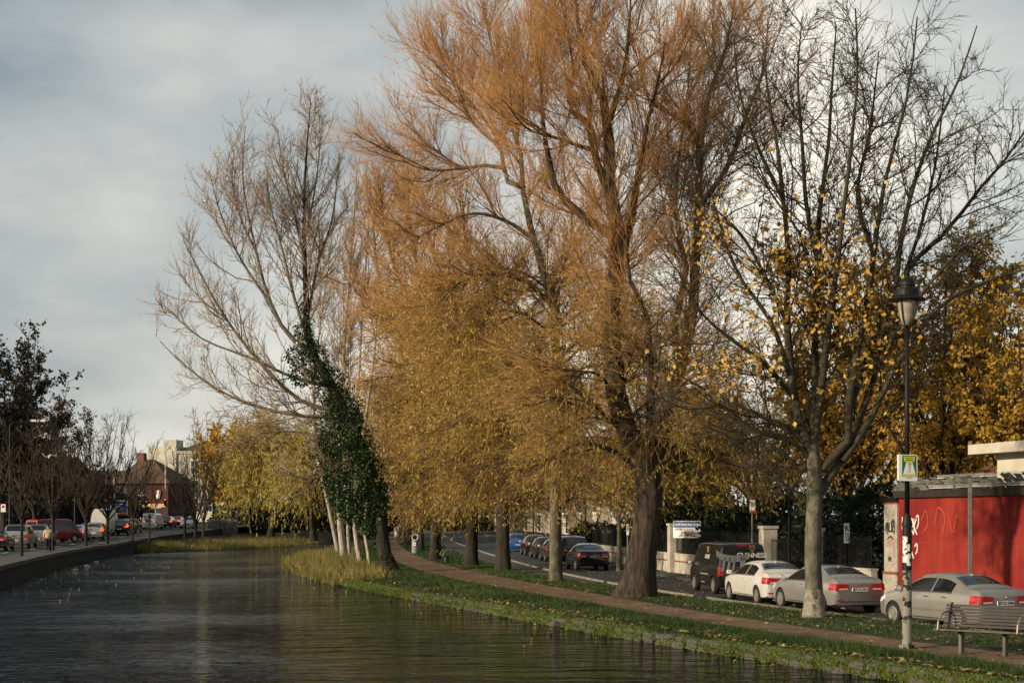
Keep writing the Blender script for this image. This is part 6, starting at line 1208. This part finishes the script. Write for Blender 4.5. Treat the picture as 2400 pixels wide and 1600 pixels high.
for i, (a_, b_) in enumerate(((176.1, 190), (190.1, 205), (205.1, 222), (222.1, 242))): house(a_, b_, 2.6, words[6 + i] + ' brick house along the right road, far off behind the willows', 7 + i)
# dark railings before the houses
for i, (Y0, Y1) in enumerate(((119, 140), (140.2, 175))):
    root = thing('front_railing', ['black front railing before the nearer brick houses', 'black front railing before the farther brick houses'][i], 'railing', (float(wall_R(Y0)), Y0, .43))
    m = MB()
    for Y in np.arange(Y0, Y1, .2): m.tube([(float(wall_R(Y)) - root.location.x, Y - Y0, 0), (float(wall_R(Y)) - root.location.x, Y - Y0, 1.45)], .03, 4, False)
    o = m.build('bars', 'black_paint', root); o['kind'] = 'stuff'
    m = MB(); m.tube([(float(wall_R(Y)) - root.location.x, Y - Y0, 1.35) for Y in np.linspace(Y0, Y1, 8)], .05, 5); m.build('rail', 'black_paint', root)
    m = MB(); 
    for Y, Y2 in zip(np.linspace(Y0, Y1, 9)[:-1], np.linspace(Y0, Y1, 9)[1:]): m.add([(float(wall_R(y)) - root.location.x + dx, y - Y0, z) for z in (-.1, .55) for y, dx in ((Y, 0), (Y2, 0), (Y2, .25), (Y, .25))], BOXF)
    m.build('plinth', 'wall_shaded_stone', root)
for i, (px, Y, h) in enumerate(((1332, 113, 3.4), (1395, 108, 3.0), (1365, 111, 3.1))): shrub('front_shrub', ['dark round shrub beside the grey willow trunk in front of the houses', 'dark shrub right of the black saloon before the houses', 'low dark shrub above the black saloon roof'][i], (px - CX) * Y / F + 1.2, Y, 1.1, 1.6, h * .75, .42, 2600, 'leaf_hedge', .22, 500 + i, 'shrubs before the houses')

# ---- buildings over the left road ------------------------------------------------------------------------------
def wbox(root, name, x0, x1, y0, y1, z0, z1, m): return MB().box(x0, x1, y0, y1, z0, z1).build(name, m, root)
pb = P(330, 1240, 232); zb = float(zl(232)) ; pub = thing('pub_building', 'dark red painted pub with brown hipped roof far left', 'building', (float(pb[0]), 232, zb), R(-14))
wbox(pub, 'wall', -4.2, 4.4, 0, 9, -.5, 6.2, 'pub_red'); rf = MB().add([(-4.9, -.6, 6.2), (5.1, -.6, 6.2), (5.1, 9.6, 6.2), (-4.9, 9.6, 6.2), (-2.2, 4.0, 9.9), (.2, 4.0, 9.9)], [(0, 1, 5, 4), (1, 2, 5), (2, 3, 4, 5), (3, 0, 4), (3, 2, 1, 0)]).build('roof', 'roof_brown', pub)
wbox(pub, 'chimney', -2.6, -1.4, 3.6, 4.6, 9.2, 10.9, 'brick_red')
for x in (-2.4, .2): 
    wo = wbox(pub, 'window', x - .7, x + .7, -.03, .02, 3.6, 5.3, 'window_dark'); wbox(wo, 'sash_bar', x - .05, x + .05, -.07, -.03, 3.6, 5.3, 'frame_white'); wbox(wo, 'sash_bar', x - .7, x + .7, -.065, -.032, 4.4, 4.5, 'frame_white'); wbox(wo, 'sill', x - .85, x + .85, -.15, 0, 3.45, 3.6, 'render_cream')
wbox(pub, 'fascia_board', -4.0, 4.2, -.12, -.01, 2.7, 3.2, 'gold_print')
for x in (-2.6, 0., 2.4): fo = wbox(pub, 'shop_window', x - .85, x + .85, -.05, .0, .7, 2.6, 'window_dark'); wbox(fo, 'frame', x - .95, x + .95, -.09, -.045, 2.55, 2.68, 'render_cream'); wbox(fo, 'frame', x - .04, x + .04, -.085, -.045, .7, 2.55, 'render_cream')
MB().lathe([(.05, 0), (.28, .1), (.38, .6), (.42, .9), (.30, 1.1), (.05, 1.15)], 12, Matrix.Translation((2.9, -.18, 3.9)) @ Matrix.Diagonal((1, .25, 1.15, 1))).build('wall_emblem', 'frame_white', pub)
pc = P(430, 1215, 272); zc = float(zl(272)); cb = thing('cream_building', 'tall cream rendered building with mossy roof behind the pub', 'building', (float(pc[0]), 272, zc), R(-8))
wbox(cb, 'wall', -1.6, 8.2, 0, 12, -.5, 11.9, 'render_cream'); wbox(cb, 'side_wall', -7.2, -1.6, 2.0, 12, -.5, 13.2, 'render_cream'); wbox(cb, 'chimney_stack', -3.6, -1.2, -.3, 3.2, -.5, 14.3, 'render_cream')
MB().add([(-1.4, -.3, 12.2), (8.5, -.3, 12.2), (8.5, 12, 12.2), (-1.4, 12, 12.2), (2.0, 5, 14.4), (4.6, 5, 14.4)], [(0, 1, 5, 4), (1, 2, 5), (2, 3, 4, 5), (3, 0, 4), (3, 2, 1, 0)]).build('roof', 'roof_moss', cb)
wbox(cb, 'parapet', -1.65, 8.3, -.25, .0, 11.9, 12.35, 'render_cream')
for x in (2.0, 5.2):
    for z in (8.4, 5.0, 1.8):
        wo = wbox(cb, 'window', x - .62, x + .62, -.03, .03, z, z + 2.2, 'window_dark'); wbox(wo, 'frame', x - .75, x + .75, -.1, .0, z + 2.2, z + 2.42, 'frame_white'); wbox(wo, 'sill', x - .78, x + .78, -.16, .0, z - .16, z, 'frame_white'); wbox(wo, 'sash_bar', x - .62, x + .62, -.075, -.032, z + 1.05, z + 1.17, 'frame_white'); wbox(wo, 'sash_bar', x - .04, x + .04, -.07, -.033, z, z + 2.2, 'frame_white')
# dim terrace closing the view behind the left trees
for i, (px, Y, w_, h_, m_) in enumerate(((60, 262, 14, 8.5, 'brick_red'), (205, 275, 13, 6.5, 'brick_buff'))):
    p = P(px, 1215, Y); root = thing('far_house', ['dim brick house behind the trees at far left', 'buff brick house behind the bare trees left of the pub'][i], 'house', (float(p[0]), Y, float(zl(Y))), R(-12))
    wbox(root, 'wall', -w_ / 2, w_ / 2, 0, 9, -.5, h_, m_); MB().add([(-w_ / 2 - .3, -.3, h_), (w_ / 2 + .3, -.3, h_), (w_ / 2 + .3, 9.3, h_), (-w_ / 2 - .3, 9.3, h_), (-w_ / 2 - .3, 4.5, h_ + 2.6), (w_ / 2 + .3, 4.5, h_ + 2.6)], [(0, 1, 5, 4), (1, 2, 5), (2, 3, 4, 5), (3, 0, 4), (3, 2, 1, 0)]).build('roof', 'roof_brown', root)
    for x in np.arange(-w_ / 2 + 1.6, w_ / 2 - 1, 2.8):
        for z in (1.2, 4.6): wo = wbox(root, 'window', x - .5, x + .5, -.03, .03, z, z + 1.7, 'window_dark'); wbox(wo, 'sill', x - .6, x + .6, -.12, 0, z - .14, z, 'frame_white')
wf = thing('timber_fence', 'grey timber fence under the golden tree on the far bank', 'fence', (float(P(525, 1230, 196)[0]) - 2, 196, 1.3))
for k in range(22): j = float(rng.normal(0, .03)); MB().box(k * .17, k * .17 + .15, -.012 + j * .3, .012 + j * .3, -.3, 1.75 + j).build('board', 'wood_grey', wf)
MB().box(0, 3.75, .03, .09, .3, .4).build('rail', 'wood_grey', wf); MB().box(0, 3.75, .03, .09, 1.3, 1.4).build('rail', 'wood_grey', wf)

# ---- lamp standard at the towpath ------------------------------------------------------------------------------
lp = G(2126, 1516, .42); root = thing('street_lamp', 'black lantern street lamp on flaking pole beside the towpath', 'street lamp', lp); m = MB()
sc_ = 34.2 / F
MB().lathe([(.165, -.1), (.165, .05), (.105, .07), (.10, 1.35), (.10, 1.70)], 18).build('flaking_base', 'flaking', root, smooth=False)
po = MB().lathe([(.103, 1.68), (.103, 2.62), (.112, 2.64), (.112, 2.70), (.075, 2.86), (.055, 2.92)], 18).build('lower_column', 'black_paint', root, smooth=False)
MB().lathe([(.056, 2.90), (.052, 5.2), (.048, 6.98)], 14).build('upper_column', 'black_paint', root, smooth=True)
for (z0, z1, a0, a1) in ((1.85, 2.42, -2.9, -1.75), (1.78, 2.05, -1.9, -.9), (2.1, 2.25, -1.7, -1.2)):
    MB().grid([[(.106 * math.cos(a), .106 * math.sin(a), z) for a in np.linspace(a0, a1, 7)] for z in (z0, z1)]).build('torn_sticker', 'sticker_white', root)
ln = empty('lantern', (0, 0, 0)); 
lant = MB().lathe([(.10, 7.02), (.16, 7.22), (.21, 7.50), (.215, 7.56)], 16).build('lantern', 'lamp_glass', root, smooth=True); bpy.data.objects.remove(ln)
MB().lathe([(.39, 7.555), (.41, 7.57), (.39, 7.60), (.30, 7.64), (.275, 7.66), (.275, 7.78), (.25, 7.80), (.17, 7.82), (.165, 7.86), (.18, 7.88), (.18, 7.95), (.165, 7.97), (.12, 8.03), (.05, 8.06), (.045, 8.10), (.06, 8.14), (.045, 8.19), (.015, 8.23)], 22).build('hood', 'black_paint', lant, smooth=False)
for k in range(4):
    a = R(45 + 90 * k); MB().tube([(.05 * math.cos(a), .05 * math.sin(a), 6.95), (.10 * math.cos(a), .10 * math.sin(a), 7.02), (.17 * math.cos(a), .17 * math.sin(a), 7.16), (.225 * math.cos(a), .225 * math.sin(a), 7.38), (.235 * math.cos(a), .235 * math.sin(a), 7.57)], .014, 6).build('cage_arm', 'black_paint', lant)
# dog litter sign on the pole
sz = HC - (1096 - YH) * lp[1] / F - .42; sg = thing('dog_sign', 'green, yellow and white dog litter sign fixed to the lamp post', 'sign', (lp[0] + .0, lp[1] - .075, .42 + sz)); Mb = basis((0, 0, 0), (.97, .24, 0), (0, 0, 1)) @ Matrix.Diagonal((1.08, 1.02, 1, 1))
MB().rbox(-.21, .21, -.28, .28, -.05, 0, .02, Mb).build('case', 'sign_white', sg); MB().box(-.13, .185, -.19, .26, .001, .003, Mb).build('green_field', 'sign_green', sg)
MB().prism([(-.08, .13), (-.10, .235), (.155, .235), (.135, .13)], .0035, .006, Mb).build('yellow_title', 'sign_yellow', sg); MB().prism([(-.12, -.185), (-.105, -.13), (.16, -.13), (.175, -.185)], .0065, .008, Mb).build('yellow_foot', 'sign_yellow', sg)
MB().prism([(-.035, .12), (.095, .12), (.17, -.14), (-.11, -.14)], .0035, .0055, Mb).build('white_beam', 'sign_white', sg)
MB().prism([(.0, .09), (.03, .10), (.07, .075), (.06, .06), (.065, .02), (.05, -.04), (.03, -.04), (.01, .0), (.0, .05)], .006, .007, Mb).build('figure_print', 'skin_print', sg)
MB().prism([(.0, .08), (.02, .105), (.065, .10), (.08, .07), (.05, .085)], .0072, .008, Mb).build('hair_print', 'sign_black', sg)
for x, y in ((.015, -.08), (.045, -.10), (.03, -.055)): MB().prism([(x + .011 * math.cos(a), y + .011 * math.sin(a)) for a in np.linspace(0, 6.28, 7)[:-1]], .006, .007, Mb).build('dot_print', 'sign_black', sg)
MB().box(-.03, .09, -.22, -.208, .001, .003, Mb).build('foot_line', 'sign_black', sg)
for k in range(2): MB().box(-.055, .11, .195 - k * .04, .21 - k * .04, .0065, .0075, Mb).build('title_print', 'sign_black', sg)

# ---- benches ------------------------------------------------------------------------------------------------------
def bench(loc, rz, label, L=1.95):
    """local x along the seat, sitters face -y"""
    root = thing('park_bench', label, 'bench', loc, rz, 'benches by the towpath')
    for k in range(5):
        y = -.28 + k * .105; MB().rbox(-L / 2, L / 2, y, y + .085, .44 - .012 * k, .475 - .012 * k, .008).build('seat_slat', 'wood_seat' if k == 0 else 'wood_bench', root)
    for k in range(7):
        z = .50 + k * .068; y = .24 + k * .024; MB().box(-L / 2, L / 2, y, y + .03, z, z + .052).build('back_slat', 'wood_bench', root)
    for x in (-L / 2 + .12, L / 2 - .12):
        MB().tube([(x, -.30, .45), (x, -.27, .62), (x, -.12, .76), (x, .10, .82), (x, .36, .80)], .022, 6).build('arm_rest', 'steel_arm', root)
        MB().tube([(x, .22, .42), (x, .30, .70), (x, .42, 1.0)], .024, 6).build('back_support', 'black_paint', root)
    for x in (-L / 2 + .5, L / 2 - .5):
        MB().rbox(x - .035, x + .035, -.06, .10, -.05, .43, .012).build('leg', 'wood_grey', root); MB().box(x - .04, x + .04, -.26, .26, .395, .435).build('seat_bearer', 'black_paint', root)
tang = lambda c, Y: math.atan2(2, float(c(Y + 1) - c(Y - 1)))
bench((9.75, 32.4, .45), R(-40), 'dark slatted bench with curved arms at the lower right before the champagne car')
bl_ = G(1046, 1319, .42); bench((float(bl_[0]), float(bl_[1]), .45), tang(path_Rc, bl_[1]) + R(180), 'slatted bench between two willow trunks farther along the towpath')
# ---- litter bins ----------------------------------------------------------------------------------------------------
def bin_(px, py, label, rz, z=.43, sc=1.0):
    p = G(px, py, z); root = thing('litter_bin', label, 'litter bin', p, rz, 'ring topped bins on the towpath'); root.scale = (sc, sc, sc)
    MB().lathe([(.26, 0), (.275, .02), (.275, 1.02), (.265, 1.05)], 20).build('drum', 'bin_grey', root); n = 26
    m = MB()
    for i in range(n):
        a, b_ = 2 * math.pi * i / n, 2 * math.pi * (i + 1) / n
        for ro, ri in ((.275, .19),):
            q = [(r_ * math.cos(t), y, 1.28 + r_ * math.sin(t)) for y in (-.17, .17) for r_, t in ((ro, a), (ro, b_), (ri, b_), (ri, a))]; m.add(q, [(0, 1, 2, 3), (7, 6, 5, 4), (0, 4, 5, 1), (2, 6, 7, 3)])
    m.build('ring_mouth', 'bin_ring', root); MB().lathe([(.19, -.02), (.19, .02)], 20, Matrix.Translation((0, .10, 1.28)) @ Matrix.Rotation(R(90), 4, 'X')).build('dark_mouth', 'black_matte', root)
    MB().box(-.11, .11, -.285, -.26, .62, .86).build('notice', 'sign_white', root); MB().box(-.08, .08, -.289, -.285, .70, .78).build('notice_print', 'grey_print', root)
bin_(973, 1296, 'grey litter bin with round ring mouth nearer on the towpath', R(-8)); bin_(929, 1262, 'distant blue grey litter bin at the end of the towpath', R(-8))
# ---- poles and signs on the right footway ----------------------------------------------------------------------------
def sign_pole(px, py, Y, htop, label, plate_h=.55, band=True, w_=.22):
    x = (px - CX) * Y / F; root = thing('parking_pole', label, 'sign post', (x, Y, .42), 0, 'parking sign poles on the right')
    MB().tube([(0, 0, -.1), (0, 0, htop)], .035, 10).build('pole', 'metal_grey', root); MB().box(-w_ / 2, w_ / 2, -.06, -.04, htop - plate_h, htop).build('plate', 'sign_white', root)
    if band: MB().box(-w_ / 2, w_ / 2, -.065, -.06, htop - plate_h, htop - plate_h + .12).build('red_band', 'sign_red', root)
    MB().box(-w_ * .3, w_ * .3, -.064, -.06, htop - .3, htop - .1).build('plate_print', 'grey_print', root)
sign_pole(1479, 1345, 74.5, 3.25, 'slim pole with red banded parking plate left of the big willow'); sign_pole(1763, 1300, 63.6, 3.55, 'slim pole with red banded parking plate behind the black van')
sign_pole(1471, 1240, 78, 2.5, 'short pole with a narrow white notice left of the big willow', .55, False, .12)
for i, (px, Y, h_) in enumerate(((1372, 112, 6.0), (1250, 132, 6.0), (1850, 60, 5.0))):
    root = thing('lamp_column', ['dark green lamp column in front of the nearest brick house', 'dark green lamp column before the farther brick houses', 'dark column beside the shrubs right of the van'][i], 'lamp post', ((px - CX) * Y / F, Y, .42), 0, 'dark columns on the right footway'); MB().lathe([(.11, -.1), (.11, .9), (.07, 1.0), (.055, h_ - .1), (.02, h_)], 10).build('column', 'black_paint', root); MB().lathe([(.09, .0), (.13, .02), (.13, .10), (.09, .12)], 10).build('base', 'black_paint', root)
# young tree on the right footway
b0 = np.array([(1450 - CX) * 82 / F, 82, .43]); build_tree('footway_tree', 'thin young tree on the right footway before the white wall', b0, [([b0, b0 + [.02, 0, 1.6], b0 + [0, 0, 3.2]], [.13, .11, .09])], auto_limbs(b0, 3.2, 6.5, 1.6, 7, np.random.default_rng(9), .05, tmin=.7), dict(STREET, rad=(.016, .009, .006), m2='branch_dark', m3='twig_gold', zmin=3.0, leaf=dict(n=2500, m='leaf_willow_low', len=(.12, .2), ratio=.3)), 91, bark='bark_grey', flare=1.15)
# ---- left road furniture -----------------------------------------------------------------------------------------------
def left_lamp(px_head, py_head, Y, arm, label):
    p = P(px_head, py_head, Y); z0 = float(zl(Y)) + .1; root = thing('road_lamp', label, 'street lamp', (float(p[0]) - arm, Y, z0), 0, 'road lamps on the left'); h_ = float(p[2]) - z0
    MB().tube([(0, 0, -.1), (0, 0, 1.2), (0, 0, h_ - .35)], [.11, .10, .06], 8).build('pole', 'black_paint', root); MB().tube([(0, 0, h_ - .4), (.25, 0, h_ - .12), (arm, 0, h_)], .045, 6).build('arm', 'black_paint', root)
    MB().prism([(arm - .1, -.12), (arm + 1.0, -.16), (arm + 1.15, 0), (arm + 1.0, .16), (arm - .1, .12)], h_ - .06, h_ + .10).build('lamp_head', 'frame_white', root)
left_lamp(76, 986, 118, 1.7, 'road lamp with pale head before the dark tree at the left edge'); left_lamp(222, 1033, 150, 1.9, 'road lamp with pale head amid the bare trees')
for i, (px, Y, h_) in enumerate(((388, 205, 8.2), (268, 175, 6.0))):
    root = thing('signal_pole', ['pale pole with a red signal in front of the pub', 'pale pole left of the blue billboard'][i], 'signal pole', ((px - CX) * Y / F, Y, float(zl(Y)) + .05), 0, 'pale poles on the left road')
    MB().tube([(0, 0, -.1), (0, 0, h_)], .09, 8).build('pole', 'concrete', root); so = MB().box(-.17, .17, -.28, -.09, 2.9, 3.9).build('signal_box', 'black_matte', root)
    if i == 0: MB().lathe([(.11, 0), (.11, .03), (.05, .05)], 12, basis((0, -.285, 3.7), (1, 0, 0), (0, 0, 1))).build('red_lamp', 'brake_lit', so)
pbb = P(279, 1189, 182); root = thing('billboard', 'blue billboard with pale frame above the traffic', 'billboard', pbb); MB().box(-1.0, 1.0, -.08, .02, -.85, .85).build('frame', 'sign_white', root); MB().box(-.9, .9, -.10, -.085, -.62, .76).build('blue_panel', 'sign_blue', root); MB().box(-.95, .95, -.10, -.085, -.83, -.68).build('red_strip', 'sign_red', root); MB().box(-.1, .1, -.06, .06, -2.6, -.85).build('post', 'black_paint', root)
for k in range(3): MB().box(-.5 + .1 * k, .5 - .08 * k, -.104, -.10, .35 - k * .22, .45 - k * .22).build('panel_print', 'sign_white', root)
ps_ = P(8, 1190, 112); root = thing('road_sign', 'small white road sign with red mark at the left edge', 'sign', (float(ps_[0]), 112, 1.0)); h_ = float(ps_[2]) - 1.0; MB().tube([(0, 0, -.1), (0, 0, h_ + .3)], .04, 8).build('pole', 'black_paint', root); MB().box(-.17, .17, -.06, -.04, h_ - .28, h_ + .28).build('plate', 'sign_white', root); MB().lathe([(.11, 0), (.11, .006)], 14, basis((0, -.062, h_ + .1), (1, 0, 0), (0, 0, 1))).build('red_mark', 'sign_red', root)
# gull in flight
gb = P(116, 1069, 90); root = thing('seagull', 'white gull gliding with bent wings before the dark trees', 'gull', gb)
body = MB().lathe([(.005, -.24), (.05, -.15), (.075, -.02), (.07, .08), (.045, .15), (.05, .19), (.035, .235), (.012, .26), (.004, .30)], 12, Matrix.Rotation(R(-60), 4, 'X')).build('body', 'bird_white', root, smooth=True)
for s_, zt in ((-1, .16), (1, .02)):
    rows = [[(s_ * x, c - y0, z) for c in (.10, .04, -.10)] for x, z, y0, in ((.04, .03, 0), (.18, -.05 if s_ < 0 else .06, -.02), (.30, .02 if s_ < 0 else .05, .0), (.43, zt + .02, .06))]
    MB().grid(rows).build('wing', 'bird_white', root, solid=.012)
    
# ---- the walking man -----------------------------------------------------------------------------------------------------
def skin_body(name, verts, edges, m, parent, sub=2, root_i=0):
    me = bpy.data.meshes.new(name); me.from_pydata([v[:3] for v in verts], edges, []); ob = link('tmp_skin', me)
    md = ob.modifiers.new('s', 'SKIN'); md.use_smooth_shade = True
    sv = me.skin_vertices[0].data
    for i, v in enumerate(verts): rr = v[3]; sv[i].radius = rr if hasattr(rr, '__len__') else (rr, rr); sv[i].use_root = (i == root_i)
    ob.modifiers.new('u', 'SUBSURF').levels = sub
    bpy.context.view_layer.update()
    res = bpy.data.meshes.new_from_object(ob.evaluated_get(bpy.context.evaluated_depsgraph_get())); bpy.data.objects.remove(ob); res.name = name
    res.materials.clear(); res.materials.append(MATS[m])
    for p in res.polygons: p.use_smooth = True
    return link(name, res, parent)
mp_ = G(113, 1294, 1.0); zf = float(zl(mp_[1])) + .10
man = thing('person', 'man in cream jacket and dark trousers walking away on the left footway', 'person', (float(mp_[0]), float(mp_[1]), zf), R(12))
B = [(0, 0, .95, (.155, .11)), (0, .01, 1.10, (.15, .105)), (0, .015, 1.28, (.165, .11)), (0, .02, 1.43, (.15, .09)), (0, .03, 1.50, (.06, .055)), (0, .05, 1.58, (.06, .06)), (0, .06, 1.66, (.085, .10)), (0, .06, 1.75, (.07, .085)),
     (-.17, .02, 1.42, .062), (-.25, .0, 1.18, .048), (-.27, .03, .94, .036), (-.275, .05, .86, (.022, .04)), (.17, .02, 1.42, .062), (.25, .02, 1.18, .048), (.27, .06, .95, .036), (.275, .08, .87, (.022, .04)),
     (-.095, 0, .86, .088), (-.10, .05, .50, .062), (-.105, -.06, .10, .042), (-.105, .08, .04, (.045, .035)), (.095, 0, .86, .088), (.10, .06, .50, .062), (.105, .16, .09, .042), (.105, .28, .06, (.045, .035))]
E = [(0, 1), (1, 2), (2, 3), (3, 4), (4, 5), (5, 6), (6, 7), (3, 8), (8, 9), (9, 10), (10, 11), (3, 12), (12, 13), (13, 14), (14, 15), (0, 16), (16, 17), (17, 18), (18, 19), (0, 20), (20, 21), (21, 22), (22, 23)]
for b_, e_, sx in ((10, 11, -1), (14, 15, 1)):            # five fingers from each palm
    hx, hy, hz = B[e_][:3]
    for k, (dy, ln_) in enumerate(((-.030, .055), (-.011, .075), (.009, .082), (.028, .075))):
        i = len(B); B.append((hx, hy + dy, hz - .045, .0095)); B.append((hx - sx * .008, hy + dy + .004, hz - .045 - ln_ * .55, .0085)); B.append((hx - sx * .022, hy + dy + .008, hz - .045 - ln_, .0075)); E += [(e_, i), (i, i + 1), (i + 1, i + 2)]
    i = len(B); B.append((hx - sx * .01, hy + .045, hz - .0, .0105)); B.append((hx - sx * .02, hy + .062, hz - .045, .009)); E += [(e_, i), (i, i + 1)]
skin_body('body', B, E, 'skin', man, 1)
J = [(0, 0, .93, (.20, .145)), (0, .0, 1.02, (.215, .15)), (0, .01, 1.20, (.215, .15)), (0, .015, 1.36, (.20, .13)), (0, .02, 1.47, (.12, .09)), (0, .03, 1.51, (.075, .07)), (-.19, .02, 1.41, .085), (-.265, .0, 1.18, .072), (-.275, .03, .95, .055), (.19, .02, 1.41, .085), (.265, .02, 1.18, .072), (.275, .06, .96, .055)]
skin_body('jacket', J, [(0, 1), (1, 2), (2, 3), (3, 4), (4, 5), (3, 6), (6, 7), (7, 8), (3, 9), (9, 10), (10, 11)], 'cloth_cream', man, 2)
T_ = [(0, 0, .93, (.17, .125)), (-.095, 0, .84, .11), (-.10, .05, .50, .088), (-.105, -.06, .12, .072), (.095, 0, .84, .11), (.10, .06, .50, .088), (.105, .155, .11, .072)]
skin_body('trousers', T_, [(0, 1), (1, 2), (2, 3), (0, 4), (4, 5), (5, 6)], 'cloth_dark', man, 2)
MB().lathe([(.098, 1.68), (.108, 1.72), (.104, 1.78), (.075, 1.825), (.02, 1.84)], 16, Matrix.Translation((0, .055, 0)) @ Matrix.Diagonal((.95, 1.12, 1, 1))).build('cap', 'cloth_dark', man, smooth=True)
for s_, y, z in ((-1, .02, .0), (1, .22, .02)): MB().prism([(s_ * .105 - .048, y - .11), (s_ * .105 + .048, y - .11), (s_ * .105 + .052, y + .06), (s_ * .105 + .025, y + .17), (s_ * .105 - .025, y + .17), (s_ * .105 - .052, y + .06)], z, z + .085).build('shoe', 'shoe', man)
